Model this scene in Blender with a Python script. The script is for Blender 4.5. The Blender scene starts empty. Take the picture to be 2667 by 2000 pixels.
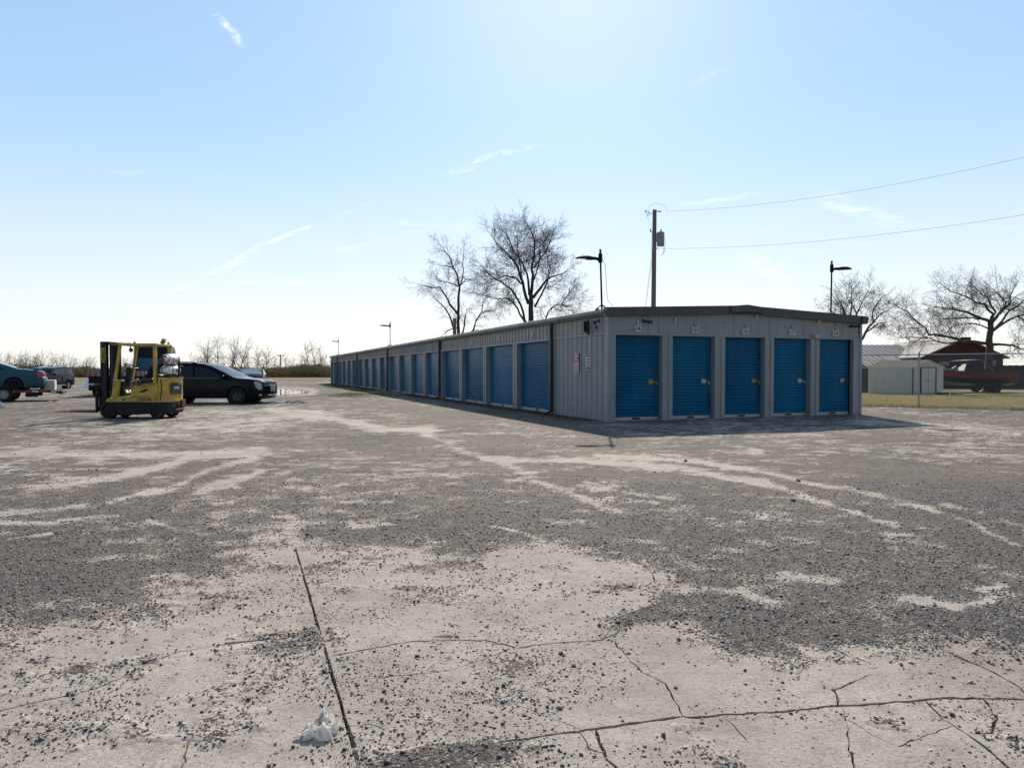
import bpy, bmesh, math, random
import numpy as np
from mathutils import Vector, Matrix
from mathutils.geometry import delaunay_2d_cdt

# ------------------------------------------------------------------ camera, sky, sun, exposure
scene = bpy.context.scene
COL = scene.collection
F_PX, CAM_H, PITCH = 1852.0, 1.32, -math.atan(33 / 1852.0)
cam_data = bpy.data.cameras.new('camera'); cam = bpy.data.objects.new('camera', cam_data)
COL.objects.link(cam); scene.camera = cam
cam_data.sensor_width = 36.0; cam_data.lens = F_PX / 2667 * 36.0
cam_data.clip_start = 0.05; cam_data.clip_end = 60000
cam.location = (0, 0, CAM_H); cam.rotation_euler = (math.pi / 2 + PITCH, 0, 0)

SUN_EL, SUN_AZ = math.radians(33.9), math.radians(5.2)      # azimuth measured from +Y towards +X
sun_dir = Vector((math.sin(SUN_AZ) * math.cos(SUN_EL), math.cos(SUN_AZ) * math.cos(SUN_EL), math.sin(SUN_EL)))
sd = bpy.data.lights.new('sun', 'SUN'); sd.energy = 5.0; sd.angle = math.radians(0.53); sd.color = (1.0, 0.905, 0.79)
sun = bpy.data.objects.new('sun', sd); COL.objects.link(sun)
sun.rotation_euler = sun_dir.to_track_quat('Z', 'Y').to_euler()

scene.view_settings.view_transform = 'Standard'; scene.view_settings.look = 'None'
scene.view_settings.exposure = 0.31; scene.view_settings.gamma = 1.0
scene.view_settings.use_curve_mapping = False
scene.render.engine = 'CYCLES'
scene.cycles.max_bounces = 6; scene.cycles.diffuse_bounces = 3; scene.cycles.glossy_bounces = 3
scene.cycles.transmission_bounces = 4; scene.cycles.transparent_max_bounces = 8
scene.cycles.caustics_reflective = False; scene.cycles.caustics_refractive = False
scene.cycles.use_denoising = True

_c, _s = math.cos(PITCH), math.sin(PITCH)
def ray(u, v):
    a = (u - 1333.5) / F_PX; b = (1000 - v) / F_PX
    return Vector((a, _c - b * _s, _s + b * _c))
def P(u, v, z=0.0):                      # pixel of the photograph -> point on the level z
    d = ray(u, v); t = (z - CAM_H) / d.z
    return Vector((d.x * t, d.y * t, z))
def PD(u, v, y):                         # pixel -> point at the distance y
    d = ray(u, v); t = y / d.y
    return Vector((d.x * t, y, CAM_H + d.z * t))
def proj(x, y, z=0.0):                   # world -> pixel (arrays too)
    zz = z - CAM_H; depth = y * _c + zz * _s; up = -y * _s + zz * _c
    return 1333.5 + F_PX * x / depth, 1000 - F_PX * up / depth

# node helpers
def nd(nt, typ, ins=None, **props):
    n = nt.nodes.new(typ)
    for k, v in props.items(): setattr(n, k, v)
    for k, v in (ins or {}).items():
        s = n.inputs[k]
        if isinstance(v, bpy.types.NodeSocket): nt.links.new(v, s)
        else: s.default_value = v
    return n
def mth(nt, op, a, b=None, c=None, clamp=False):
    ins = {0: a}
    if b is not None: ins[1] = b
    if c is not None: ins[2] = c
    return nd(nt, 'ShaderNodeMath', ins, operation=op, use_clamp=clamp).outputs[0]
def mixc(nt, fac, a, b, blend='MIX'):
    n = nd(nt, 'ShaderNodeMix', None, data_type='RGBA', blend_type=blend)
    for k, v in ((0, fac), (6, a), (7, b)):
        s = n.inputs[k]
        if isinstance(v, bpy.types.NodeSocket): nt.links.new(v, s)
        elif k == 0: s.default_value = v
        else: s.default_value = (*v[:3], 1)
    return n.outputs[2]
def ramp(nt, fac, stops):
    n = nd(nt, 'ShaderNodeValToRGB', {0: fac})
    cr = n.color_ramp
    while len(cr.elements) < len(stops): cr.elements.new(0.5)
    for e, (p, col) in zip(cr.elements, stops):
        e.position = p
        e.color = (*col, 1) if not isinstance(col, (int, float)) else (col, col, col, 1)
    return n.outputs[0]
def maprange(nt, v, a, b, c=0.0, d=1.0, smooth=False):
    n = nd(nt, 'ShaderNodeMapRange', {0: v, 1: a, 2: b, 3: c, 4: d})
    if smooth: n.interpolation_type = 'SMOOTHSTEP'
    return n.outputs[0]

# sky: Nishita plus thin cirrus lying on a high level sheet
world = bpy.data.worlds.new('World'); scene.world = world; world.use_nodes = True
wt = world.node_tree; wt.nodes.clear()
sky = nd(wt, 'ShaderNodeTexSky', None, sky_type='NISHITA', sun_disc=False, sun_elevation=SUN_EL, sun_rotation=SUN_AZ,
         altitude=100, air_density=1.0, dust_density=0.42, ozone_density=1.6)
SKY_K = 0.08
tc = nd(wt, 'ShaderNodeTexCoord').outputs['Generated']
el = nd(wt, 'ShaderNodeSeparateXYZ', {0: tc}).outputs[2]
# thin even haze, thickening towards the horizon
veil = maprange(wt, el, 0.0, 0.46, 0.72, 0.46, True)
toward = nd(wt, 'ShaderNodeVectorMath', {0: tc, 1: sun_dir}, operation='DOT_PRODUCT').outputs['Value']
veil = mth(wt, 'MULTIPLY', veil, maprange(wt, toward, -0.3, 0.62, 0.06, 1.0, True))      # haze scatters forward, so it thins away from the sun
soft = nd(wt, 'ShaderNodeHueSaturation', {'Saturation': 1.0, 'Value': 1.0, 'Fac': 1.0, 'Color': sky.outputs[0]}).outputs[0]
hz = mixc(wt, maprange(wt, el, 0.02, 0.36, 0.0, 1.0, True), (10.6, 10.8, 11.0), (6.0, 9.4, 14.0))
skyc = mixc(wt, veil, soft, hz)
bg = nd(wt, 'ShaderNodeBackground', {0: skyc, 1: SKY_K})
wo = nd(wt, 'ShaderNodeOutputWorld', {0: bg.outputs[0]})

# ------------------------------------------------------------------ helpers
R_ = random.Random(11)
def tag(o, label=None, cat=None, group=None, kind=None):
    if label: o['label'] = label
    if cat: o['category'] = cat
    if group: o['group'] = group
    if kind: o['kind'] = kind
    return o
def empty(name, loc=(0, 0, 0), rz=0.0, label=None, cat=None, group=None, kind=None):
    o = bpy.data.objects.new(name, None); COL.objects.link(o)
    o.location = loc; o.rotation_euler = (0, 0, rz); o.empty_display_size = 0.2
    return tag(o, label, cat, group, kind)
def link(name, me, parent=None):
    o = bpy.data.objects.new(name, me); COL.objects.link(o)
    if parent is not None: o.parent = parent
    return o
def copy_tree(o, parent=None):
    c = o.copy(); COL.objects.link(c); c.parent = parent
    for ch in list(o.children): copy_tree(ch, c)
    return c

class MB:
    """collects shapes; build() links them as one mesh object"""
    def __init__(s): s.v = []; s.f = []; s.m = []
    def add(s, vs, fs, mi=0):
        b = len(s.v); s.v += [tuple(v) for v in vs]
        s.f += [tuple(i + b for i in f) for f in fs]; s.m += [mi] * len(fs); return s
    def box(s, c, d, rot=None, mi=0, taper=(1, 1)):
        x, y, z = d[0] / 2, d[1] / 2, d[2] / 2; tx, ty = taper
        vs = [Vector(p) for p in ((-x, -y, -z), (x, -y, -z), (x, y, -z), (-x, y, -z), (-x * tx, -y * ty, z), (x * tx, -y * ty, z), (x * tx, y * ty, z), (-x * tx, y * ty, z))]
        if rot is not None: vs = [rot @ v for v in vs]
        c = Vector(c)
        return s.add([v + c for v in vs], [(0, 3, 2, 1), (4, 5, 6, 7), (0, 1, 5, 4), (1, 2, 6, 5), (2, 3, 7, 6), (3, 0, 4, 7)], mi)
    def span(s, a, b, mi=0):
        return s.box([(p + q) / 2 for p, q in zip(a, b)], [abs(q - p) for p, q in zip(a, b)], None, mi)
    def bar(s, a, b, w, h=None, mi=0, up=(0, 0, 1)):
        a, b = Vector(a), Vector(b); d = b - a; z = d.normalized(); up = Vector(up)
        if abs(z.dot(up)) > 0.98: up = Vector((1, 0, 0))
        x = up.cross(z).normalized(); y = z.cross(x); h = h or w
        return s.box((a + b) / 2, (w, h, d.length), Matrix((x, y, z)).transposed(), mi)
    def tube(s, pts, rad, n=8, caps=True, mi=0):
        pts = [Vector(p) for p in pts]; k = len(pts)
        rad = [rad] * k if isinstance(rad, (int, float)) else rad
        vs, fs = [], []; up = None
        for i, p in enumerate(pts):
            d = (pts[min(i + 1, k - 1)] - pts[max(i - 1, 0)])
            d = d.normalized() if d.length > 1e-9 else Vector((0, 0, 1))
            if up is None: up = Vector((0, 0, 1)) if abs(d.z) < 0.9 else Vector((1, 0, 0))
            x = up.cross(d)
            x = x.normalized() if x.length > 1e-6 else Vector((1, 0, 0)); y = d.cross(x); up = y
            for j in range(n):
                a = 2 * math.pi * j / n
                vs.append(p + (x * math.cos(a) + y * math.sin(a)) * rad[i])
        for i in range(k - 1):
            for j in range(n):
                fs.append((i * n + j, i * n + (j + 1) % n, (i + 1) * n + (j + 1) % n, (i + 1) * n + j))
        if caps: fs += [tuple(range(n))[::-1], tuple((k - 1) * n + j for j in range(n))]
        return s.add(vs, fs, mi)
    def lathe(s, prof, axis_o=(0, 0, 0), axis=(0, 0, 1), n=20, mi=0):
        """prof: (radius, height) pairs along the axis"""
        z = Vector(axis).normalized(); x = z.orthogonal().normalized(); y = z.cross(x); o = Vector(axis_o)
        vs, fs = [], []; k = len(prof)
        for r, h in prof:
            for j in range(n):
                a = 2 * math.pi * j / n
                vs.append(o + z * h + (x * math.cos(a) + y * math.sin(a)) * max(r, 1e-4))
        for i in range(k - 1):
            for j in range(n):
                fs.append((i * n + j, i * n + (j + 1) % n, (i + 1) * n + (j + 1) % n, (i + 1) * n + j))
        return s.add(vs, fs, mi)
    def prism(s, outline, o, ax, ay, depth, mi=0):
        """flat outline in the axes ax, ay from the point o, drawn out by the vector depth"""
        o, ax, ay, depth = Vector(o), Vector(ax), Vector(ay), Vector(depth); n = len(outline)
        a = [o + ax * p + ay * q for p, q in outline]
        fs = [tuple(range(n))[::-1], tuple(n + i for i in range(n))] + [(i, (i + 1) % n, n + (i + 1) % n, n + i) for i in range(n)]
        return s.add(a + [p + depth for p in a], fs, mi)
    def mesh(s, name, mats, smooth=False, angle=40):
        me = bpy.data.meshes.new(name); me.from_pydata(s.v, [], s.f)
        for m in (mats if isinstance(mats, (list, tuple)) else [mats]): me.materials.append(m)
        if any(s.m): me.polygons.foreach_set('material_index', s.m)
        bm = bmesh.new(); bm.from_mesh(me); bmesh.ops.recalc_face_normals(bm, faces=bm.faces); bm.to_mesh(me); bm.free()
        if smooth:
            me.polygons.foreach_set('use_smooth', [True] * len(me.polygons)); me.set_sharp_from_angle(angle=math.radians(angle))
        return me
    def build(s, name, mats, parent=None, smooth=False, bevel=0.0, angle=40, seg=2):
        o = link(name, s.mesh(name, mats, smooth or bevel > 0, angle), parent)
        if bevel > 0:
            m = o.modifiers.new('bevel', 'BEVEL'); m.width = bevel; m.segments = seg; m.limit_method = 'ANGLE'; m.angle_limit = math.radians(35)
            m.harden_normals = False
        return o
def raw_mesh(name, verts, faces, mat, parent=None, smooth=False):
    """fast path: numpy vertices and an (n,3) or (n,4) index array"""
    verts = np.asarray(verts, np.float32); faces = np.asarray(faces, np.int32)
    me = bpy.data.meshes.new(name); k = faces.shape[1]
    me.vertices.add(len(verts)); me.vertices.foreach_set('co', verts.ravel())
    me.loops.add(faces.size); me.loops.foreach_set('vertex_index', faces.ravel())
    me.polygons.add(len(faces)); me.polygons.foreach_set('loop_start', np.arange(0, faces.size, k, dtype=np.int32))
    me.update(calc_edges=True)
    if mat: me.materials.append(mat)
    if smooth: me.polygons.foreach_set('use_smooth', np.ones(len(faces), bool))
    return link(name, me, parent)
def text_mesh(name, body, size, mat, parent, M, extrude=0.0015, align='CENTER', bold=0.0, squeeze=1.0, shear=0.0):
    """lettering as a thin mesh; M places the text plane (x along the line, y up, z towards the reader)"""
    cu = bpy.data.curves.new(name, 'FONT'); cu.body = body; cu.size = size; cu.extrude = extrude
    cu.align_x = align; cu.align_y = 'CENTER'; cu.offset = bold; cu.resolution_u = 3; cu.shear = shear
    t = bpy.data.objects.new(name, cu); COL.objects.link(t)
    dg = bpy.context.evaluated_depsgraph_get(); me = bpy.data.meshes.new_from_object(t.evaluated_get(dg))
    bpy.data.objects.remove(t); bpy.data.curves.remove(cu)
    me.transform(M @ Matrix.Diagonal((squeeze, 1, 1, 1))); me.materials.clear(); me.materials.append(mat)
    me.name = name
    return link(name, me, parent)
def frame(o, x, y, z):
    m = Matrix((Vector(x).normalized(), Vector(y).normalized(), Vector(z).normalized())).transposed().to_4x4(); m.translation = Vector(o); return m

MATS = {}
def mat(name, col, rough=0.6, metal=0.0, var=0.0, vscale=4.0, bump=0.0, bscale=40.0, col2=None, spec=0.5, coat=0.0, space='Object', stretch=(1, 1, 1), trans=0.0, emit=None, alpha=None):
    if name in MATS: return MATS[name]
    m = bpy.data.materials.new(name); m.use_nodes = True; nt = m.node_tree
    b = nt.nodes['Principled BSDF']
    b.inputs['Base Color'].default_value = (*col, 1); b.inputs['Roughness'].default_value = rough
    b.inputs['Metallic'].default_value = metal; b.inputs['Specular IOR Level'].default_value = spec
    b.inputs['Coat Weight'].default_value = coat; b.inputs['Transmission Weight'].default_value = trans
    if alpha is not None: b.inputs['Alpha'].default_value = alpha
    if emit: b.inputs['Emission Color'].default_value = (*emit[:3], 1); b.inputs['Emission Strength'].default_value = emit[3]
    if var or bump:
        t = nd(nt, 'ShaderNodeTexCoord').outputs[space]
        v = nd(nt, 'ShaderNodeMapping', {0: t, 3: stretch}).outputs[0]
    if var:
        n1 = nd(nt, 'ShaderNodeTexNoise', {'Vector': v, 'Scale': vscale, 'Detail': 8.0, 'Roughness': 0.65})
        f = maprange(nt, n1.outputs[0], 0.3, 0.7)
        c2 = col2 or tuple(c * (1 - var) for c in col)
        nt.links.new(mixc(nt, f, c2, col), b.inputs['Base Color'])
        nt.links.new(maprange(nt, n1.outputs[0], 0.3, 0.7, min(rough + 0.12, 1), max(rough - 0.06, 0.02)), b.inputs['Roughness'])
    if bump:
        n2 = nd(nt, 'ShaderNodeTexNoise', {'Vector': v, 'Scale': bscale, 'Detail': 4.0})
        nt.links.new(nd(nt, 'ShaderNodeBump', {'Strength': bump, 'Distance': 0.02, 'Height': n2.outputs[0]}).outputs[0], b.inputs['Normal'])
    MATS[name] = m; return m

# numpy noise
def _h(ix, iy, seed):
    n = (ix.astype(np.int64) * 374761393 + iy.astype(np.int64) * 668265263 + seed * 974634777) & 0xFFFFFFFF
    n = ((n ^ (n >> 13)) * 1274126177) & 0xFFFFFFFF
    n = (n ^ (n >> 16)) & 0xFFFFFF
    return n / float(0xFFFFFF)
def vnoise(x, y, seed=0):
    ix, iy = np.floor(x), np.floor(y); fx, fy = x - ix, y - iy
    fx = fx * fx * (3 - 2 * fx); fy = fy * fy * (3 - 2 * fy)
    a, b, c, d = _h(ix, iy, seed), _h(ix + 1, iy, seed), _h(ix, iy + 1, seed), _h(ix + 1, iy + 1, seed)
    return (a * (1 - fx) + b * fx) * (1 - fy) + (c * (1 - fx) + d * fx) * fy
def fbm(x, y, seed=0, octv=5, gain=0.55):
    s = 0.0; a = 1.0; tot = 0.0
    for i in range(octv):
        s = s + a * vnoise(x * 2 ** i + 17.3 * i, y * 2 ** i - 9.1 * i, seed + i); tot += a; a *= gain
    return s / tot - 0.5

# ------------------------------------------------------------------ layout of the yard: axes of the storage building
C0 = P(1584, 1098.5); _F = P(863, 998.7)
E1 = (_F - C0).normalized(); E2 = Vector((E1.y, -E1.x, 0)); BRZ = math.atan2(E2.y, E2.x)
def loc2w(p, q, z=0.0): return C0 + E2 * p + E1 * q + Vector((0, 0, z))
def w2loc(w):
    d = Vector((w[0], w[1], 0)) - C0; return d.dot(E2), d.dot(E1)

# ---- where concrete lies bare and where gravel covers it
VB_U = [-900, 0, 330, 520, 640, 760, 840, 1000, 1200, 1350, 1500, 1650, 1750, 1850, 1950, 2300, 2450, 2667, 3500]
VB_V = [1690, 1655, 1600, 1560, 1500, 1450, 1515, 1485, 1485, 1440, 1465, 1530, 1600, 1680, 1715, 1715, 1700, 1765, 1810]
K = 1.2057
def sc(pts): return [(u * K, v * K) for u, v in pts]
TRACKS = [  # bare streaks left by wheels: points, half width in px, weight
    (sc([(1050, 990), (1300, 1000), (1480, 1015), (1650, 1045), (1750, 1075), (1850, 1105), (1940, 1140)]), 10, 1.7),
    (sc([(1290, 984), (1500, 995), (1640, 1020), (1750, 1045), (1880, 1070), (1990, 1095), (2080, 1125), (2230, 1195)]), 10, 1.6),
    (sc([(905, 925), (960, 955), (1060, 990), (1160, 1035), (1250, 1080), (1330, 1110)]), 12, 1.0),
    (sc([(-40, 985), (200, 985), (400, 980), (560, 972)]), 14, 1.5),
    (sc([(60, 1060), (200, 1040), (330, 1015), (420, 990), (560, 975)]), 11, 1.6),
    (sc([(320, 1072), (390, 1050), (450, 1020), (540, 995)]), 12, 1.5),
    (sc([(430, 1062), (500, 1042), (560, 1018)]), 10, 1.7),
    (sc([(-40, 1112), (120, 1100), (180, 1092)]), 8, 1.7), (sc([(-40, 1135), (90, 1130), (190, 1118), (260, 1110)]), 7, 1.5),
    (sc([(330, 1128), (375, 1142)]), 10, 1.7), (sc([(20, 1162), (110, 1150)]), 6, 1.6), (sc([(240, 1085), (330, 1060)]), 9, 1.2),
    (sc([(590, 1113), (625, 1112)]), 6, 1.6), (sc([(760, 1137), (840, 1134)]), 9, 1.8), (sc([(1060, 1134), (1130, 1150), (1170, 1166)]), 7, 1.6),
    (sc([(460, 1200), (560, 1190), (640, 1195)]), 16, 1.3), (sc([(1060, 1205), (1180, 1190), (1290, 1215), (1420, 1245)]), 26, 1.4),
    (sc([(560, 905), (700, 900), (840, 928), (930, 930)]), 13, 1.5), (sc([(590, 885), (680, 890)]), 14, 1.6), (sc([(1000, 938), (1150, 940)]), 5, 1.2),
    (sc([(1180, 944), (1260, 942)]), 4, 0.9), (sc([(1560, 958), (1640, 975)]), 5, 1.2), (sc([(1690, 1240), (1790, 1255)]), 16, 1.3),
    (sc([(1960, 1295), (2060, 1310), (2140, 1300)]), 14, 2.0), (sc([(2120, 1275), (2175, 1272)]), 8, 1.9), (sc([(1480, 1270), (1600, 1275), (1660, 1300)]), 22, 1.7),
    (sc([(1850, 905), (2000, 920), (2200, 935)]), 12, 0.9), (sc([(1640, 1120), (1800, 1130), (1950, 1165)]), 16, 0.8),
    (sc([(2050, 1090), (2150, 1120), (2300, 1180)]), 14, 0.9), (sc([(1300, 1060), (1450, 1075), (1600, 1110)]), 14, 0.6)]
TRACKS.append(([(935, 2020), (837, 1646), (783, 1452)], 3.2, 1.4))
BLOBS = [  # (u, v, ru, rv, tilt in degrees, weight): + bare, - gravel
    (780, 1690, 110, 42, -8, -1.5), (1130, 1985, 240, 40, -9, -2.6), (620, 1785, 170, 30, -10, -1.2), (1650, 1615, 120, 30, -18, -1.8), (1380, 1725, 190, 28, -6, -0.8),
    (1860, 1965, 110, 45, 10, -1.3), (300, 1735, 220, 16, -8, -0.9), (2150, 1800, 70, 22, -5, -1.0), (2300, 1885, 110, 26, 5, -1.2), (2640, 1950, 90, 60, 20, -1.3),
    (200, 1905, 260, 45, 0, -0.75), (1050, 1850, 120, 50, 20, -0.8), (560, 1880, 110, 60, -60, -1.0), (690, 1605, 90, 14, -8, -0.9), (1150, 1565, 130, 14, 0, -0.9),
    (2000, 1645, 250, 60, 8, -1.6), (200, 1000, 520, 60, 0, 0.15), (300, 1120, 380, 28, 0, 0.75), (620, 1080, 120, 26, 0, 0.55), (130, 1165, 200, 22, 0, 0.35),
    (1150, 1150, 300, 40, 0, -0.3), (2300, 1240, 300, 60, 0, -0.3), (748, 1020, 70, 8.0, 0, 4.6), (760, 1004, 90, 3.5, 0, -1.6), (760, 1034, 110, 5, 0, -1.6), (850, 1020, 30, 8, 0, -1.5)]
def seg_falloff(u, v, pts, hw):
    best = np.full(u.shape, 1e9)
    for (x1, y1), (x2, y2) in zip(pts[:-1], pts[1:]):
        dx, dy = x2 - x1, y2 - y1
        t = np.clip(((u - x1) * dx + (v - y1) * dy) / (dx * dx + dy * dy), 0, 1)
        best = np.minimum(best, np.hypot((u - x1 - t * dx) * 0.45, v - y1 - t * dy))
    return np.exp(-(best / hw) ** 2)
def sstep(x, a, b):
    t = np.clip((x - a) / (b - a), 0, 1); return t * t * (3 - 2 * t)
def bare_field(x, y):
    """> 0: bare concrete, < 0: gravel"""
    yy = np.maximum(y, 1.0); u, v = proj(x, yy)
    wu = u + 26 * fbm(x * 1.3, y * 1.3, 31, 3); wv = v + 20 * fbm(x * 1.3, y * 0.9, 37, 3)
    b = np.clip((wv - np.interp(wu, VB_U, VB_V)) / 110, -1.0, 0.72)
    k = sstep(v, 1330, 1170); b = b * (1 - k) - 0.72 * k
    for pts, hw, w in TRACKS: b = b + .86 * w * seg_falloff(wu, wv, pts, hw * .72)
    for cu, cv, ru, rv, tl, w in BLOBS:
        c, s = math.cos(math.radians(tl)), math.sin(math.radians(tl)); du, dv = wu - cu, wv - cv
        b = b + w * np.exp(-(((du * c + dv * s) / ru) ** 2 + ((-du * s + dv * c) / rv) ** 2))
    b = b + 1.5 * fbm(x * 0.55, y * 0.35, 3, 4) + 2.3 * fbm(x * 3.1, y * 4.2, 5, 4) + 1.5 * fbm(x * 13, y * 13, 9, 3)
    return b
def bed_z(x, y, b): return np.clip(-(b - 0.28 - 0.42 * sstep(y, 4.0, 7.0)) * 0.045, -0.055, 0.005) + 0.006 * fbm(x * 9, y * 9, 21, 3)

# ---- materials of the ground
def wpos(nt, scale=None):
    g = nd(nt, 'ShaderNodeNewGeometry').outputs['Position']
    return g if scale is None else nd(nt, 'ShaderNodeMapping', {0: g, 3: scale}).outputs[0]
def new_mat(name):
    m = bpy.data.materials.new(name); m.use_nodes = True; return m, m.node_tree, m.node_tree.nodes['Principled BSDF']
def conc_color(nt, g):
    n1 = nd(nt, 'ShaderNodeTexNoise', {'Vector': g, 'Scale': 1.1, 'Detail': 9.0, 'Roughness': 0.64}).outputs[0]
    n2 = nd(nt, 'ShaderNodeTexNoise', {'Vector': g, 'Scale': 55.0, 'Detail': 6.0, 'Roughness': 0.75}).outputs[0]
    n3 = nd(nt, 'ShaderNodeTexNoise', {'Vector': g, 'Scale': 7.0, 'Detail': 7.0, 'Roughness': 0.72}).outputs[0]
    c = ramp(nt, n1, [(0.30, (0.31, 0.255, 0.203)), (0.5, (0.41, 0.348, 0.287)), (0.70, (0.485, 0.42, 0.353))])
    c = mixc(nt, maprange(nt, n2, 0.32, 0.52, 0.65, 0.0), c, (0.15, 0.13, 0.112))
    c = mixc(nt, maprange(nt, n3, 0.47, 0.70, 0.0, 0.62), c, (0.205, 0.175, 0.145))
    return c, n2, n3
def concrete_mat():
    m, nt, b = new_mat('weathered_concrete'); g = wpos(nt)
    rnd = nd(nt, 'ShaderNodeObjectInfo').outputs['Random']
    c, n2, n3 = conc_color(nt, g)
    for scl_, kp, r0, r1 in ((120.0, 0.66, 0.16, 0.36), (52.0, 0.80, 0.08, 0.22)):      # dark grit bedded in the surface
        vo = nd(nt, 'ShaderNodeTexVoronoi', {'Vector': g, 'Scale': scl_, 'Randomness': 1.0})
        keep_ = maprange(nt, nd(nt, 'ShaderNodeSeparateColor', {0: vo.outputs['Color']}).outputs[0], kp, kp + .02)
        patch = maprange(nt, nd(nt, 'ShaderNodeTexNoise', {'Vector': g, 'Scale': 2.6, 'Detail': 5.0}).outputs[0], 0.36, 0.60, 0.12, 1.0)
        c = mixc(nt, mth(nt, 'MULTIPLY', mth(nt, 'MULTIPLY', maprange(nt, vo.outputs['Distance'], r0, r1, 0.85, 0.0), keep_), patch), c, (0.085, 0.08, 0.075))
    # hairline crazing
    vc = nd(nt, 'ShaderNodeTexVoronoi', {'Vector': nd(nt, 'ShaderNodeVectorMath', {0: g, 1: nd(nt, 'ShaderNodeVectorMath', {0: nd(nt, 'ShaderNodeTexNoise', {'Vector': g, 'Scale': 4.0, 'Detail': 4.0}).outputs['Color'], 3: 0.16}, operation='SCALE').outputs[0]}, operation='ADD').outputs[0], 'Scale': 1.9}, feature='DISTANCE_TO_EDGE')
    hair = mth(nt, 'MULTIPLY', maprange(nt, vc.outputs['Distance'], 0.0, 0.006, 0.5, 0.0), maprange(nt, n3, 0.40, 0.56))
    c = mixc(nt, hair, c, (0.12, 0.105, 0.09))
    hue = mixc(nt, 1.0, c, nd(nt, 'ShaderNodeCombineColor', {0: maprange(nt, rnd, 0, 1, 0.92, 1.04), 1: maprange(nt, rnd, 0, 1, 0.94, 1.03), 2: maprange(nt, rnd, 0, 1, 0.96, 1.0)}).outputs[0], 'MULTIPLY')
    nt.links.new(hue, b.inputs['Base Color']); b.inputs['Roughness'].default_value = 0.9; b.inputs['Specular IOR Level'].default_value = 0.2
    h = mth(nt, 'ADD', mth(nt, 'MULTIPLY', n2, 0.8), mth(nt, 'MULTIPLY', n3, 1.1))
    nt.links.new(nd(nt, 'ShaderNodeBump', {'Strength': 0.65, 'Distance': 0.014, 'Height': h}).outputs[0], b.inputs['Normal'])
    return m
def gravel_mat():
    m, nt, b = new_mat('loose_gravel'); g = wpos(nt)
    att = lambda nm: nd(nt, 'ShaderNodeAttribute', None, attribute_name=nm).outputs['Fac']
    green, dirt, dust = att('green'), att('dirt'), att('dust')
    warp = nd(nt, 'ShaderNodeTexNoise', {'Vector': g, 'Scale': 30.0, 'Detail': 3.0}).outputs['Color']
    gv = nd(nt, 'ShaderNodeVectorMath', {0: g, 1: nd(nt, 'ShaderNodeVectorMath', {0: warp, 3: 0.02}, operation='SCALE').outputs[0]}, operation='ADD').outputs[0]
    v1 = nd(nt, 'ShaderNodeTexVoronoi', {'Vector': gv, 'Scale': 105.0}); v2 = nd(nt, 'ShaderNodeTexVoronoi', {'Vector': gv, 'Scale': 46.0})
    s1, s2 = nd(nt, 'ShaderNodeSeparateColor', {0: v1.outputs['Color']}), nd(nt, 'ShaderNodeSeparateColor', {0: v2.outputs['Color']})
    c = ramp(nt, mth(nt, 'ADD', mth(nt, 'MULTIPLY', s1.outputs[0], 0.65), mth(nt, 'MULTIPLY', s2.outputs[1], 0.35)),
             [(0.1, (0.028, 0.028, 0.030)), (0.45, (0.066, 0.061, 0.058)), (0.70, (0.138, 0.126, 0.115)), (0.92, (0.40, 0.37, 0.33))])
    c = mixc(nt, maprange(nt, v1.outputs['Distance'], 0.3, 0.75, 0.0, 0.7), c, (0.045, 0.040, 0.035))
    n1 = nd(nt, 'ShaderNodeTexNoise', {'Vector': g, 'Scale': 0.5, 'Detail': 8.0, 'Roughness': 0.66}).outputs[0]
    cc, n2, n3 = conc_color(nt, g)
    df = mth(nt, 'MULTIPLY', dirt, mth(nt, 'ADD', maprange(nt, n1, 0.38, 0.62, 0.08, 0.85), maprange(nt, n3, 0.4, 0.7, -0.15, 0.35)), clamp=True)
    c = mixc(nt, df, c, ramp(nt, n3, [(0.3, (0.115, 0.086, 0.063)), (0.7, (0.24, 0.188, 0.143))]))
    # gravel thins out stone by stone where the dust and concrete come through
    f = maprange(nt, mth(nt, 'ADD', dust, mth(nt, 'MULTIPLY', mth(nt, 'SUBTRACT', n3, 0.5), 0.55)), 0.0, 1.0, -0.05, 1.03)
    who = mth(nt, 'ADD', mth(nt, 'MULTIPLY', s1.outputs[2], 0.68), mth(nt, 'MULTIPLY', s2.outputs[2], 0.32))
    pres = maprange(nt, mth(nt, 'SUBTRACT', who, f), -0.05, 0.05)
    c = mixc(nt, pres, cc, c)
    n4 = nd(nt, 'ShaderNodeTexNoise', {'Vector': g, 'Scale': 5.0, 'Detail': 6.0}).outputs[0]
    c = mixc(nt, mth(nt, 'MULTIPLY', green, maprange(nt, n4, 0.4, 0.6)), c, (0.12, 0.15, 0.04))
    nt.links.new(c, b.inputs['Base Color']); b.inputs['Roughness'].default_value = 0.88; b.inputs['Specular IOR Level'].default_value = 0.12
    h = mth(nt, 'ADD', mth(nt, 'MULTIPLY', mth(nt, 'ADD', mth(nt, 'MULTIPLY', v1.outputs['Distance'], -0.7), mth(nt, 'MULTIPLY', v2.outputs['Distance'], -0.6)), pres), mth(nt, 'MULTIPLY', n2, 0.35))
    nt.links.new(nd(nt, 'ShaderNodeBump', {'Strength': 0.7, 'Distance': 0.010, 'Height': h}).outputs[0], b.inputs['Normal'])
    return m
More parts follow.
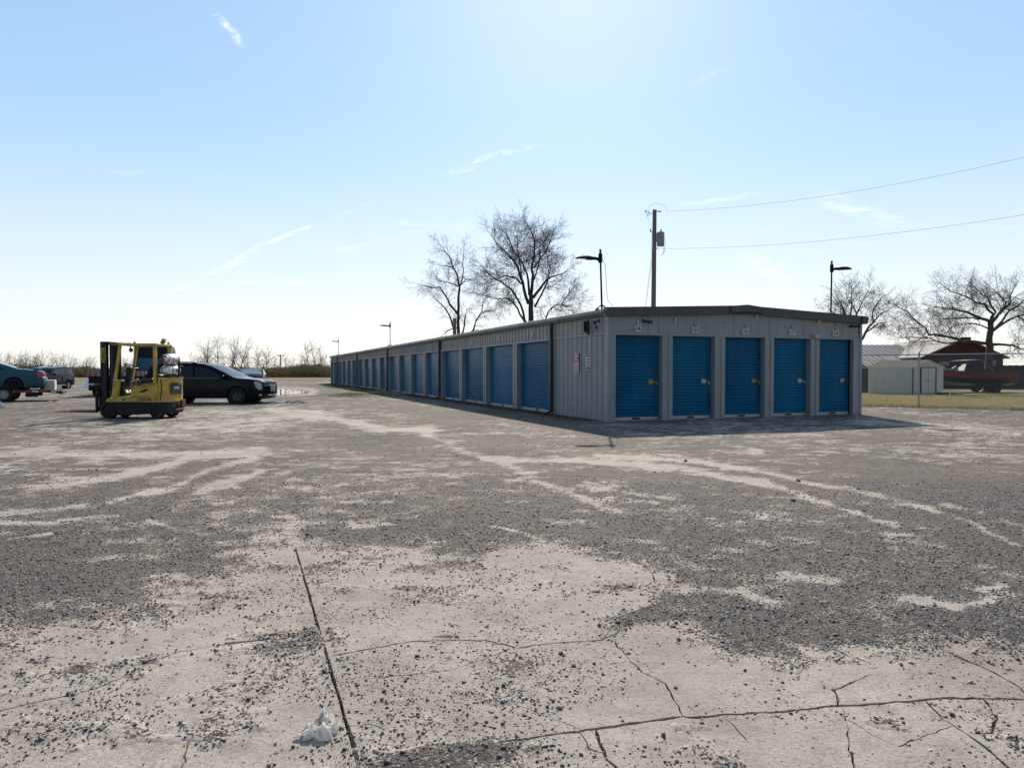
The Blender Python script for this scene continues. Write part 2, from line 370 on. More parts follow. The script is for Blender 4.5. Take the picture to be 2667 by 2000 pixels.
def earth_mat():
    m, nt, b = new_mat('bare_earth'); g = wpos(nt)
    n1 = nd(nt, 'ShaderNodeTexNoise', {'Vector': g, 'Scale': 0.25, 'Detail': 9.0, 'Roughness': 0.65}).outputs[0]
    n2 = nd(nt, 'ShaderNodeTexNoise', {'Vector': g, 'Scale': 25.0, 'Detail': 5.0, 'Roughness': 0.7}).outputs[0]
    c = ramp(nt, n1, [(0.3, (0.11, 0.092, 0.07)), (0.5, (0.19, 0.16, 0.128)), (0.7, (0.28, 0.245, 0.205))])
    c = mixc(nt, maprange(nt, n2, 0.35, 0.6, 0.5, 0.0), c, (0.09, 0.078, 0.065))
    nt.links.new(c, b.inputs['Base Color']); b.inputs['Roughness'].default_value = 0.95
    nt.links.new(nd(nt, 'ShaderNodeBump', {'Strength': 0.6, 'Distance': 0.02, 'Height': n2}).outputs[0], b.inputs['Normal'])
    return m
def grass_ground_mat(name, c1, c2, c3, scale):
    m, nt, b = new_mat(name); g = wpos(nt)
    n1 = nd(nt, 'ShaderNodeTexNoise', {'Vector': g, 'Scale': scale, 'Detail': 8.0, 'Roughness': 0.65}).outputs[0]
    n2 = nd(nt, 'ShaderNodeTexNoise', {'Vector': g, 'Scale': 14.0, 'Detail': 6.0, 'Roughness': 0.7}).outputs[0]
    c = ramp(nt, n1, [(0.34, c1), (0.52, c2), (0.68, c3)])
    c = mixc(nt, maprange(nt, n2, 0.35, 0.62, 0.55, 0.0), c, tuple(v * 0.35 for v in c2))
    nt.links.new(c, b.inputs['Base Color']); b.inputs['Roughness'].default_value = 0.95; b.inputs['Specular IOR Level'].default_value = 0.1
    nt.links.new(nd(nt, 'ShaderNodeBump', {'Strength': 0.8, 'Distance': 0.05, 'Height': n2}).outputs[0], b.inputs['Normal'])
    return m
M_CONC, M_GRAV, M_EARTH = concrete_mat(), gravel_mat(), earth_mat()
M_FIELD = grass_ground_mat('dry_field_grass', (0.20, 0.14, 0.075), (0.30, 0.21, 0.115), (0.22, 0.19, 0.08), 0.12)
M_LAWN = grass_ground_mat('winter_lawn', (0.16, 0.155, 0.06), (0.28, 0.235, 0.12), (0.38, 0.30, 0.18), 0.5)

def sheet(name, pts, z, m, label=None):
    me = bpy.data.meshes.new(name); me.from_pydata([(x, y, z) for x, y in pts], [], [tuple(range(len(pts)))]); me.materials.append(m)
    return tag(link(name, me), label, None, None, 'structure')
sheet('ground', [(4000 * math.cos(a * math.pi / 16), 4000 * math.sin(a * math.pi / 16)) for a in range(32)], -0.09, M_EARTH, 'bare brown earth reaching to the horizon under the yard')
# dry field behind the yard, with an uneven near edge
_r = random.Random(5); fe = [(x, 93 + 2.5 * math.sin(x * 0.07) + _r.uniform(-1.2, 1.2)) for x in range(-260, 261, 4)]
sheet('field', fe + [(600, 420), (-600, 420)], -0.02, M_FIELD, 'strip of dry brown field grass in front of the far trees')

# ---- concrete slabs: real pieces parted by joints and cracks
cr_px = [
    ([(862, 1707), (900, 1701), (981, 1685), (1071, 1670), (1185, 1667), (1266, 1668), (1350, 1687), (1409, 1678), (1567, 1667), (1673, 1614), (1783, 1573), (1850, 1560)], .006),
    ([(1600, 1669), (1638, 1720), (1673, 1750), (1734, 1781), (1767, 1838), (1779, 1866)], .0035),
    ([(820, 2035), (973, 1992), (1144, 1960), (1307, 1931), (1429, 1913), (1527, 1901), (1673, 1880), (1779, 1865), (1791, 1868), (2052, 1852), (2174, 1840), (2377, 1825), (2459, 1817), (2667, 1823), (3000, 1828)], .0078),
    ([(1551, 1899), (1571, 1956), (1600, 1996), (1640, 2060)], .006), ([(1505, 1903), (1535, 1948), (1571, 1960)], .004),
    ([(2271, 1756), (2215, 1777), (2174, 1797), (2178, 1821), (2180, 1842)], .005), ([(2410, 1822), (2459, 1874), (2520, 1911), (2601, 1972), (2630, 2000), (2720, 2090)], .0055),
    ([(2564, 1819), (2593, 1870), (2581, 1907), (2518, 1911)], .005), ([(2450, 1690), (2589, 1752), (2642, 1781), (2700, 1826)], .006),
    ([(1881, 1860), (1922, 1903), (1950, 1935)], .0028), ([(2194, 1842), (2206, 1899), (2217, 1968), (2228, 2040)], .0028), ([(2198, 1870), (2296, 1927), (2337, 1943), (2480, 1890)], .0026),
    ([(-400, 1920), (0, 1848), (122, 1821), (244, 1793), (317, 1764), (366, 1736), (468, 1695), (610, 1675), (712, 1659), (843, 1650)], .0045),
    ([(868, 1896), (905, 1893), (960, 1886), (1010, 1895)], .003), ([(582, 1793), (529, 1854), (504, 1899), (488, 1952), (462, 2040)], .004),
    ([(850, 1782), (1000, 1763), (1180, 1744), (1330, 1690)], .0026), ([(1693, 1470), (1710, 1533), (1716, 1585), (1700, 1600)], .004),
    ([(1210, 1800), (1330, 1830), (1440, 1870), (1520, 1902)], .0020), ([(1783, 1573), (1900, 1600), (2000, 1590), (2080, 1605)], .003), ([(2010, 1620), (2070, 1640), (2160, 1625)], .004)]
J0 = -8.56
segs_l = [([w2loc(P(u, v)) for u, v in pts], hw) for pts, hw in cr_px]
PX0, PX1, QX0, QX1 = J0 - 6 * 3.7, J0 + 7 * 3.7, -17.6, 22.0
cross = [-17.6 + 4.4 * k for k in range(1, 9)]
for k in range(-5, 7): segs_l.append(([(J0 + 3.7 * k, QX0 - .2), (J0 + 3.7 * k, QX1 + .2)], .0072 if k == 0 else .007))
for q in cross:
    if q > -12: segs_l.append(([(PX0 - .2, q), (PX1 + .2, q)], .007))
segs_l.append(([(J0 - .02, -12.83), (J0 - 0.45, -12.78)], .010))
vs, faces = [], []
rr = random.Random(3)
for pts, hw in segs_l:
    # resample with a wandering centre line and an uneven width
    out = []
    straight = len(pts) == 2
    for (x1, y1), (x2, y2) in zip(pts[:-1], pts[1:]):
        L = math.hypot(x2 - x1, y2 - y1); step = 0.035 if not straight else (0.10 if L < 60 else 0.2)
        n = max(1, int(L / step)); nx, ny = -(y2 - y1) / L, (x2 - x1) / L
        for i in range(n):
            t = i / n; px, py = x1 + (x2 - x1) * t, y1 + (y2 - y1) * t
            far = straight and (py > -4 or abs(px - J0) > 8)
            if far and i % 12: continue
            j = (rr.uniform(-1, 1) * (0.0016 if straight else 0.006)) if not far else 0
            out.append((px + nx * j, py + ny * j, nx, ny))
    out.append((pts[-1][0], pts[-1][1], nx, ny))
    b0 = len(vs); n = len(out)
    for i, (px, py, nx, ny) in enumerate(out):
        w = hw * (rr.uniform(.75, 1.25) if straight else rr.uniform(0.35, 1.6)) * (0.35 if (i in (0, n - 1) and not straight) else 1)
        w2 = hw * (rr.uniform(.75, 1.25) if straight else rr.uniform(0.35, 1.6)) * (0.35 if (i in (0, n - 1) and not straight) else 1)
        vs += [Vector((px + nx * w, py + ny * w)), Vector((px - nx * w2, py - ny * w2))]
    for i in range(n - 1):
        a = b0 + 2 * i; faces.append([a, a + 1, a + 3, a + 2])
nb = len(vs); vs += [Vector((PX0, QX0)), Vector((PX1, QX0)), Vector((PX1, QX1)), Vector((PX0, QX1))]
bound = [(nb, nb + 1), (nb + 1, nb + 2), (nb + 2, nb + 3), (nb + 3, nb)]
ov, oe, of, _a, _b, ofa = delaunay_2d_cdt(vs, bound, faces, 0, 1e-5, True)
keep = []
for f, og in zip(of, ofa):
    if og: continue
    cx = sum(ov[i].x for i in f) / 3; cy = sum(ov[i].y for i in f) / 3
    if PX0 < cx < PX1 and QX0 < cy < QX1: keep.append(f)
edge_of = {}; par = list(range(len(keep)))
def find(i):
    while par[i] != i: par[i] = par[par[i]]; i = par[i]
    return i
for i, f in enumerate(keep):
    for a, b in ((f[0], f[1]), (f[1], f[2]), (f[2], f[0])):
        k = (min(a, b), max(a, b))
        if k in edge_of: par[find(i)] = find(edge_of[k])
        else: edge_of[k] = i
comp = {}
for i in range(len(keep)): comp.setdefault(find(i), []).append(keep[i])
yard = empty('concrete_yard', (0, 0, 0), 0, 'old cracked concrete slabs of the yard, half buried in gravel', None, None, 'structure')
n_slab = 0
def tri_area(f): a, b, c = (ov[i] for i in f); return abs((b.x - a.x) * (c.y - a.y) - (c.x - a.x) * (b.y - a.y)) / 2
for ci, tris in comp.items():
    if sum(tri_area(f) for f in tris) < 0.0015: continue
    idx = {}; tv = []
    dz = rr.uniform(-0.003, 0.002); gx, gy = rr.uniform(-.0012, .0012), rr.uniform(-.0012, .0012)
    cx = sum(ov[f[0]].x for f in tris) / len(tris); cy = sum(ov[f[0]].y for f in tris) / len(tris)
    def vi(i):
        if i not in idx:
            p = ov[i]; w = loc2w(p.x, p.y); idx[i] = len(tv)
            tv.append((w.x, w.y, dz + max(-.006, min(.004, gx * (p.x - cx) + gy * (p.y - cy)))))
        return idx[i]
    top = []; cnt = {}
    for f in tris:
        a, b, c = (vi(i) for i in f)
        if (ov[f[1]] - ov[f[0]]).cross(ov[f[2]] - ov[f[0]]) < 0: b, c = c, b
        top.append((a, b, c))
        for e in ((a, b), (b, c), (c, a)): cnt[e] = 1
    nt_ = len(tv); tv2 = tv + [(x, y, z - 0.07) for x, y, z in tv]
    side = [(b, a, a + nt_, b + nt_) for (a, b) in cnt if (b, a) not in cnt]
    me = bpy.data.meshes.new('concrete_slab'); me.from_pydata(tv2, [], top + side); me.materials.append(M_CONC)
    link('concrete_slab', me, yard); n_slab += 1

# ---- gravel lying over the slabs: a sheet that rises where there is gravel and dips under bare concrete
rows = [1.25]
while rows[-1] < 96: rows.append(rows[-1] * (1.0072 if rows[-1] < 14 else 1.0125))
NC = 560; yy = np.array(rows)[:, None]; ss = np.linspace(-1, 1, NC)[None, :]
gx_ = ss * (1.0 * yy + 2.6) ; gy_ = np.repeat(yy, NC, 1)
bb = bare_field(gx_, gy_); gz_ = bed_z(gx_, gy_, bb)
# the open joint and the wider cracks in front stay clear of the sheet
near = gy_ < 6.2; dmin = np.full(int(near.sum()), 9.0); nx_, ny_ = gx_[near], gy_[near]
lp = (nx_ - C0.x) * E2.x + (ny_ - C0.y) * E2.y; lq = (nx_ - C0.x) * E1.x + (ny_ - C0.y) * E1.y
for pts, hw in segs_l:
    if hw < .0042 or (len(pts) == 2 and abs(pts[0][0] - J0) > .6): continue
    for (x1, y1), (x2, y2) in zip(pts[:-1], pts[1:]):
        dx, dy = x2 - x1, y2 - y1; t = np.clip(((lp - x1) * dx + (lq - y1) * dy) / (dx * dx + dy * dy), 0, 1)
        dmin = np.minimum(dmin, np.hypot(lp - x1 - t * dx, lq - y1 - t * dy) - hw)
clear = (dmin < .022) & (bb[near] > -.15) & (fbm(nx_ * 2.2, ny_ * 2.2, 91, 2) > -.12) & (ny_ < 5.3)
zn = gz_[near]; zn[clear] = np.minimum(zn[clear], -.022); gz_[near] = zn
Rn = len(rows); ii = (np.arange(Rn - 1)[:, None] * NC + np.arange(NC - 1)[None, :]).ravel()
gf = np.stack([ii, ii + 1, ii + NC + 1, ii + NC], 1)
gravel = raw_mesh('gravel_bed', np.stack([gx_.ravel(), gy_.ravel(), gz_.ravel()], 1), gf, M_GRAV, None, True)
tag(gravel, 'grey gravel and dirt spread unevenly over the concrete yard', 'gravel', None, 'stuff')
gu, gv_ = proj(gx_, gy_)
GREENS = [(930, 1003, 40, 7, .9), (1010, 1012, 60, 6, .8), (905, 1030, 22, 5, .8), (960, 1020, 40, 6, .6), (1150, 1060, 120, 8, .35), (2280, 1142, 90, 6, .6), (2100, 1140, 120, 5, .25),
          (985, 1045, 60, 5, .3), (1080, 1035, 60, 10, .6), (1300, 1075, 130, 12, .5), (880, 1006, 30, 6, .6)]
gg = np.zeros_like(gx_)
for cu, cv, ru, rv, w in GREENS: gg = np.maximum(gg, w * np.exp(-((gu - cu) / ru) ** 2 - ((gv_ - cv) / rv) ** 2))
dd = np.clip(0.45 + 0.6 * sstep(gv_, 1400, 1130), 0, 1) * np.where(gu > 1750, 0.75, 1.0)
for nm, ar in (('green', gg), ('dirt', dd), ('dust', np.clip(sstep(bb, -1.45, .85), 0, 1))):
    at = gravel.data.attributes.new(nm, 'FLOAT', 'POINT'); at.data.foreach_set('value', ar.ravel().astype(np.float32))

# ---- loose stones, instanced on points
rng = np.random.default_rng(7)
def cand(d0, d1, dens):
    area = 0.85 * (d1 ** 2 - d0 ** 2) + 1.0 * (d1 - d0); n = int(area * dens)
    y = np.sqrt(rng.uniform(d0 ** 2, d1 ** 2, n)); x = rng.uniform(-1, 1, n) * (0.84 * y + 0.6); return x, y
PX, PY, PR = [], [], []
for d0, d1, dens, r0, r1, pb in ((1.9, 4.4, 3600, .0017, .0038, .60), (1.9, 7.0, 1500, .0032, .0062, .60), (1.9, 9.5, 420, .0055, .0100, .22), (1.9, 24, 5, .009, .015, .20)):
    x, y = cand(d0, d1, dens); b = bare_field(x, y)
    clump = np.clip(0.62 + 4.2 * fbm(x * 2.6, y * 2.6, 77, 4), 0.04, 1.8)
    tap = 1 - .9 * sstep(y, d0 + .55 * (d1 - d0), d1) if d0 < 3 else (1 - sstep(y, d0, d1)) * sstep(y, d0 - .1, d0 + 1.5)
    pr = tap * np.where(b < -.35, .6, pb * clump + (1 - pb) * np.exp(-np.maximum(b + .1, 0) / 0.32) * 0.7)
    ok = rng.uniform(size=len(x)) < pr
    x, y, b = x[ok], y[ok], b[ok]; PX.append(x); PY.append(y)
    PR.append(r0 * (r1 / r0) ** (rng.uniform(size=len(x)) ** 1.4))
x, y, r = np.concatenate(PX), np.concatenate(PY), np.concatenate(PR)
z = np.maximum(bed_z(x, y, bare_field(x, y)), -0.0005) + r * 0.30
# keep stones out of the building
dxy = np.stack([x - C0.x, y - C0.y], 1); pl = dxy @ np.array([E2.x, E2.y]); ql = dxy @ np.array([E1.x, E1.y])
ok = ~((pl > -0.05) & (ql > -0.05)); x, y, r, z = x[ok], y[ok], r[ok], z[ok]
def stone_mat():
    m, nt, b = new_mat('gravel_stone'); rnd = nd(nt, 'ShaderNodeNewGeometry').outputs['Random Per Island']
    c = ramp(nt, rnd, [(0.0, (0.028, 0.030, 0.035)), (0.45, (0.066, 0.064, 0.065)), (0.8, (0.135, 0.126, 0.118)), (0.95, (0.30, 0.275, 0.245)), (1.0, (0.45, 0.42, 0.38))])
    n = nd(nt, 'ShaderNodeTexNoise', {'Vector': nd(nt, 'ShaderNodeTexCoord').outputs['Object'], 'Scale': 3.0, 'Detail': 4.0}).outputs[0]
    nt.links.new(mixc(nt, maprange(nt, n, 0.4, 0.7, 0, 0.4), c, (0.24, 0.21, 0.18)), b.inputs['Base Color']); b.inputs['Roughness'].default_value = 0.62; return m
M_STONE = stone_mat()
n = len(x)
def base_shapes(sub):
    out = []
    for k in range(9):
        bm = bmesh.new()
        if sub: bmesh.ops.create_icosphere(bm, subdivisions=1, radius=1.0)
        else: bmesh.ops.create_cube(bm, size=1.35); bmesh.ops.triangulate(bm, faces=bm.faces)
        r3 = random.Random(40 + k)
        for v in bm.verts: v.co *= r3.uniform(0.66, 1.25); v.co.z *= 0.68; v.co.x *= 1.15
        bm.verts.ensure_lookup_table()
        out.append((np.array([v.co[:] for v in bm.verts]), np.array([[v.index for v in f.verts] for f in bm.faces]))); bm.free()
    return out
def stone_mesh(sel, shapes, name, label):
    xs, ys, zs, rs = x[sel], y[sel], z[sel], r[sel]; kind = rng.integers(0, 9, len(xs)); V, Fc, C = [], [], []; base = 0
    for k, (sv, sf) in enumerate(shapes):
        m_ = kind == k; c_ = int(m_.sum())
        if not c_: continue
        a = rng.uniform(0, 6.2832, c_); s3 = rs[m_][:, None] * rng.uniform(0.75, 1.3, (c_, 3)); tl = rng.uniform(-.4, .4, (c_, 2))
        p = sv[None] * s3[:, None, :]; ca, sa = np.cos(a)[:, None], np.sin(a)[:, None]
        px_, py_ = p[..., 0] * ca - p[..., 1] * sa, p[..., 0] * sa + p[..., 1] * ca
        pz_ = p[..., 2] + px_ * tl[:, :1] + py_ * tl[:, 1:]
        V.append(np.stack([px_ + xs[m_][:, None], py_ + ys[m_][:, None], pz_ + zs[m_][:, None]], 2).reshape(-1, 3))
        Fc.append((sf[None] + (np.arange(c_) * len(sv))[:, None, None] + base).reshape(-1, 3)); base += c_ * len(sv)
    o = raw_mesh(name, np.concatenate(V), np.concatenate(Fc), M_STONE)
    return tag(o, label, 'gravel', None, 'stuff')
stone_mesh(r >= 0.0062, base_shapes(True), 'loose_stones', 'loose dark gravel stones scattered over the concrete slabs')
stone_mesh(r < 0.0062, base_shapes(False), 'fine_gravel', 'fine dark grit and chips between the larger gravel stones')

# ---- puddle
wm, wnt, wb = new_mat('puddle_water'); wb.inputs['Base Color'].default_value = (0.05, 0.045, 0.035, 1); wb.inputs['Roughness'].default_value = 0.01
wb.inputs['Specular IOR Level'].default_value = 0.7
wn = nd(wnt, 'ShaderNodeTexNoise', {'Vector': wpos(wnt), 'Scale': 6.0, 'Detail': 3.0})
wnt.links.new(nd(wnt, 'ShaderNodeBump', {'Strength': 0.006, 'Distance': 0.02, 'Height': wn.outputs[0]}).outputs[0], wb.inputs['Normal'])
pc = P(752, 1020); pr_ = random.Random(9)
sheet('puddle', [(pc.x + 3.1 * math.cos(a) * pr_.uniform(.85, 1.1), pc.y + 7.5 * math.sin(a) * pr_.uniform(.85, 1.1)) for a in [i * math.tau / 28 for i in range(28)]], -0.008, wm, 'shallow puddle reflecting the bright sky beyond the dark SUV')
print('slabs', n_slab, 'stones', n, 'bed quads', len(gf))

# ------------------------------------------------------------------ storage building
BW, BL, EAVE, RIDGE = 8.6, 62.95, 2.95, 3.13
bld = empty('storage_building', C0, BRZ, 'long low metal storage building with two rows of blue roll-up doors', 'storage building')
def wall_mat():
    m, nt, b = new_mat('painted_wall_metal'); t = nd(nt, 'ShaderNodeTexCoord').outputs['Object']
    n1 = nd(nt, 'ShaderNodeTexNoise', {'Vector': t, 'Scale': 0.8, 'Detail': 6.0, 'Roughness': 0.6}).outputs[0]
    n2 = nd(nt, 'ShaderNodeTexNoise', {'Vector': nd(nt, 'ShaderNodeMapping', {0: t, 3: (7, 7, 0.35)}).outputs[0], 'Scale': 1.0, 'Detail': 6.0, 'Roughness': 0.6}).outputs[0]
    n3 = nd(nt, 'ShaderNodeTexNoise', {'Vector': nd(nt, 'ShaderNodeMapping', {0: t, 3: (1.6, 1.6, 1.0)}).outputs[0], 'Scale': 1.0, 'Detail': 2.0}).outputs[0]
    c = mixc(nt, maprange(nt, n1, 0.3, 0.7), (0.285, 0.276, 0.272), (0.34, 0.33, 0.325))
    c = mixc(nt, maprange(nt, n2, 0.55, 0.74, 0.0, 0.5), c, (0.19, 0.17, 0.15))
    c = mixc(nt, maprange(nt, nd(nt, 'ShaderNodeTexNoise', {'Vector': t, 'Scale': 9.0, 'Detail': 6.0, 'Roughness': 0.7}).outputs[0], 0.66, 0.72, 0.0, 0.6), c, (0.20, 0.12, 0.08))
    nt.links.new(c, b.inputs['Base Color']); nt.links.new(maprange(nt, n2, 0.3, 0.7, 0.36, 0.55), b.inputs['Roughness'])
    nt.links.new(nd(nt, 'ShaderNodeBump', {'Strength': 0.35, 'Distance': 0.05, 'Height': n3}).outputs[0], b.inputs['Normal']); return m
M_WALL = wall_mat()
M_TRIM = mat('dark_trim_metal', (0.062, 0.066, 0.072), 0.36, 0.0, 0.25, 1.5, 0.03, 4.0)
M_GUT = mat('gutter_metal', (0.16, 0.16, 0.165), 0.34, 0.0, 0.25, 1.0, 0.04, 3.0)  # same colour as the trim, painted paler to stand for reflected sky
M_DOWN = mat('downspout_metal', (0.035, 0.045, 0.052), 0.4, 0.0, 0.2, 3.0)
M_ROOF = mat('roof_metal', (0.42, 0.43, 0.44), 0.35, 0.0, 0.2, 0.7)
M_BAR = mat('galvanised_bar', (0.50, 0.50, 0.50), 0.45, 0.4, 0.3, 6.0)
M_BLACK = mat('black_plastic', (0.014, 0.015, 0.017), 0.45, 0.0, 0.2, 9.0)
M_WHITE = mat('white_paint', (0.74, 0.74, 0.73), 0.5, 0.0, 0.08, 9.0)
M_FADED = mat('faded_white_plate', (0.46, 0.46, 0.47), 0.6, 0.0, 0.3, 25.0)
M_INK = mat('black_ink', (0.02, 0.02, 0.022), 0.6)
M_BRASS = mat('brass', (0.38, 0.25, 0.07), 0.38, 0.8, 0.25, 40.0)
M_STEEL = mat('bare_steel', (0.42, 0.42, 0.43), 0.36, 0.8, 0.25, 20.0)
M_RUST = mat('rusty_steel', (0.20, 0.075, 0.04), 0.75, 0.2, 0.5, 20.0)
def door_mat(name, c):
    m, nt, b = new_mat(name); t = nd(nt, 'ShaderNodeTexCoord').outputs['Object']
    rnd = nd(nt, 'ShaderNodeObjectInfo').outputs['Random']
    n1 = nd(nt, 'ShaderNodeTexNoise', {'Vector': nd(nt, 'ShaderNodeMapping', {0: t, 3: (1.2, 1.2, 0.5)}).outputs[0], 'Scale': 1.6, 'Detail': 7.0, 'Roughness': 0.6}).outputs[0]
    n2 = nd(nt, 'ShaderNodeTexNoise', {'Vector': nd(nt, 'ShaderNodeMapping', {0: t, 3: (0.8, 0.8, 3.2)}).outputs[0], 'Scale': 2.2, 'Detail': 2.0}).outputs[0]
    nt.links.new(mixc(nt, maprange(nt, n1, 0.3, 0.7), tuple(v * 0.78 for v in c), tuple(v * 1.12 for v in c)), b.inputs['Base Color'])
    base = b.inputs['Base Color'].links[0].from_socket
    scuff = nd(nt, 'ShaderNodeTexNoise', {'Vector': nd(nt, 'ShaderNodeVectorMath', {0: nd(nt, 'ShaderNodeMapping', {0: t, 3: (2.5, 2.5, 1.1)}).outputs[0], 1: nd(nt, 'ShaderNodeCombineXYZ', {0: mth(nt, 'MULTIPLY', rnd, 40.0)}).outputs[0]}, operation='ADD').outputs[0], 'Scale': 1.4, 'Detail': 8.0, 'Roughness': 0.7}).outputs[0]
    base = mixc(nt, maprange(nt, scuff, 0.54, 0.72, 0.0, 0.35), base, (0.10, 0.17, 0.22))
    base = mixc(nt, 1.0, base, nd(nt, 'ShaderNodeCombineColor', {0: maprange(nt, rnd, 0, 1, 0.8, 1.3), 1: maprange(nt, rnd, 0, 1, 0.86, 1.14), 2: maprange(nt, rnd, 0, 1, 0.88, 1.1)}).outputs[0], 'MULTIPLY')
    nt.links.new(base, b.inputs['Base Color'])
    nt.links.new(maprange(nt, n1, 0.3, 0.75, 0.23, 0.28), b.inputs['Roughness']); b.inputs['Specular IOR Level'].default_value = 0.12
    h = mth(nt, 'ADD', n2, mth(nt, 'MULTIPLY', rnd, 0.0))
    nt.links.new(nd(nt, 'ShaderNodeBump', {'Strength': 0.03, 'Distance': 0.05, 'Height': h}).outputs[0], b.inputs['Normal']); return m
M_DOOR = door_mat('blue_door_paint', (0.005, 0.13, 0.255))

def rib_profile(a, b, pitch=0.305, hgt=0.03, phase=0.0, minor=True):
    """positions and heights of the sheet's ribs between a and b"""
    pts = [(a, 0.0)]; k = math.floor((a - phase) / pitch) - 1
    while True:
        c = phase + k * pitch
        if c > b + pitch: break
        for off, h in ((-.038, 0), (-.018, hgt), (.018, hgt), (.038, 0)) + (((.105, 0), (.115, .006), (.13, .006), (.14, 0), (.19, 0), (.20, .006), (.215, .006), (.225, 0)) if minor else ()):
            s = c + off
            if a < s < b: pts.append((s, h))
        k += 1
    pts.append((b, 0.0)); return pts
def wall_sheet(parent, side, a, b, z0, z1, name='wall_panel', phase=0.0, z1b=None, minor=True, hgt=0.03):
    """side 'L': long wall, plane x = 0 facing -x, running along y;  'E': end wall, plane y = 0 facing -y;  'B', 'R': the two other walls"""
    pr = rib_profile(a, b, 0.305, hgt, phase, minor); m = MB(); vs = []; fs = []
    for s, h in pr:
        zt = z1 if z1b is None else z1 + (z1b - z1) * (s - a) / (b - a)
        for z in (z0, zt):
            vs.append({'L': (-h, s, z), 'E': (s, -h, z), 'R': (BW + h, s, z), 'B': (s, BL + h, z)}[side])
    for i in range(len(pr) - 1): fs.append((2 * i, 2 * i + 2, 2 * i + 3, 2 * i + 1))
    m.add(vs, fs); return m.build(name, M_WALL, parent)
def z_rake(x, base): return base + (RIDGE - EAVE) * (1 - abs(x - BW / 2) / (BW / 2))
HEAD = 2.31
# blank corner panels of the long wall, lower and upper sheet, and the trim between them
for a, b in ((0.10, 1.0), (1.0, 1.915), (1.915, 3.30)): wall_sheet(bld, 'L', a, b, 0.0, HEAD - 0.02, phase=0.05)
MB().span((-0.04, 0.10, HEAD - 0.02), (-0.002, 3.3, HEAD + 0.025)).build('trim_strip', M_WALL, bld)
for a, b in ((0.10, 1.0), (1.0, 1.915), (1.915, 3.30)): wall_sheet(bld, 'L', a, b, HEAD + 0.025, 2.80, phase=0.05)
# header sheets over the doors of the long wall, one per bay of four doors
PITCH_D, S0, OPEN_D = 3.325, 3.62, 2.95
head_edges = [3.3] + [S0 - 0.18 + PITCH_D * 4 * k for k in range(1, 5)] + [BL]
for a, b in zip(head_edges[:-1], head_edges[1:]): wall_sheet(bld, 'L', a, b, HEAD, 2.80, 'wall_panel', phase=0.05, minor=False, hgt=0.034)
# end wall header under the sloping rake
xs_ = [0.06, 1.52, 2.74, 3.965, BW / 2]
for a, b in zip(xs_[:-1], xs_[1:]): wall_sheet(bld, 'E', a, b, HEAD, z_rake(a, EAVE) - 0.1, 'wall_panel', phase=0.0, z1b=z_rake(b, EAVE) - 0.1, minor=False, hgt=0.018)
xs_ = [BW / 2, 5.185, 6.405, 7.63, BW - 0.06]
for a, b in zip(xs_[:-1], xs_[1:]): wall_sheet(bld, 'E', a, b, HEAD, z_rake(a, EAVE) - 0.1, 'wall_panel', phase=0.0, z1b=z_rake(b, EAVE) - 0.1, minor=False, hgt=0.018)
# far walls
for k in range(7): wall_sheet(bld, 'R', k * 9.0, min(BL, k * 9.0 + 9.0), 0.0, 2.80, 'wall_panel')
wall_sheet(bld, 'B', 0, BW, 0, 2.9, 'wall_panel')
# corner trims
for cx, cy in ((0, 0), (BW, 0)):
    m = MB(); m.span((cx - 0.045, cy - 0.05, 0.0), (cx + 0.045, cy + 0.10, 2.82)); m.build('corner_trim', M_WALL, bld, bevel=0.006)
m = MB(); m.span((0.045, -0.035, 0), (0.2, 0.10, HEAD)); m.build('door_pillar', M_WALL, bld, bevel=0.004)
m = MB(); m.span((8.315, -0.035, 0), (BW - 0.045, 0.10, HEAD)); m.build('door_pillar', M_WALL, bld, bevel=0.004)
# roof
m = MB()
for s, xa, xb in ((0, -0.05, BW / 2), (1, BW / 2, BW + 0.05)):
    za, zb = z_rake(max(xa, 0), EAVE) + 0.02, z_rake(min(xb, BW), EAVE) + 0.02
    m.add([(xa, -0.12, za), (xb, -0.12, zb), (xb, BL + .1, zb), (xa, BL + .1, za)], [(0, 1, 2, 3)])
m.build('roof', M_ROOF, bld)
# slab floor and inner dark core so that nothing shows through the gaps
m = MB(); m.span((0.30, 0.30, -0.05), (BW - 0.05, BL - 0.05, 2.7)); m.build('inner_wall', M_BLACK, bld)
# rake trim on the end wall: deep folded strip, with a ridge cap
for xa, xb in ((-0.14, BW / 2), (BW / 2, BW + 0.14)):
    prof = [(-0.13, 0.035), (-0.13, -0.155), (-0.155, -0.18), (-0.155, -0.20), (0.0, -0.20), (0.02, 0.035)]
    m = MB(); vs = []
    for x in (xa, xb):
        zb = z_rake(min(max(x, 0), BW), EAVE) + (0 if 0 <= x <= BW else -0.006)
        vs += [(x, y, zb + z) for y, z in prof]
    n = len(prof); m.add(vs, [(i, (i + 1) % n, n + (i + 1) % n, n + i) for i in range(n)] + [tuple(range(n)), tuple(range(n, 2 * n))])
    m.build('rake_trim', M_TRIM, bld)
m = MB(); prof = [(-0.55, -0.04), (0, 0.015), (0.55, -0.04), (0.55, -0.22), (0, -0.175), (-0.55, -0.22)]
m.prism(prof, (BW / 2, -0.168, RIDGE + 0.04), (1, 0, 0), (0, 0, 1), (0, 0.3, 0)); m.build('ridge_cap', M_TRIM, bld)
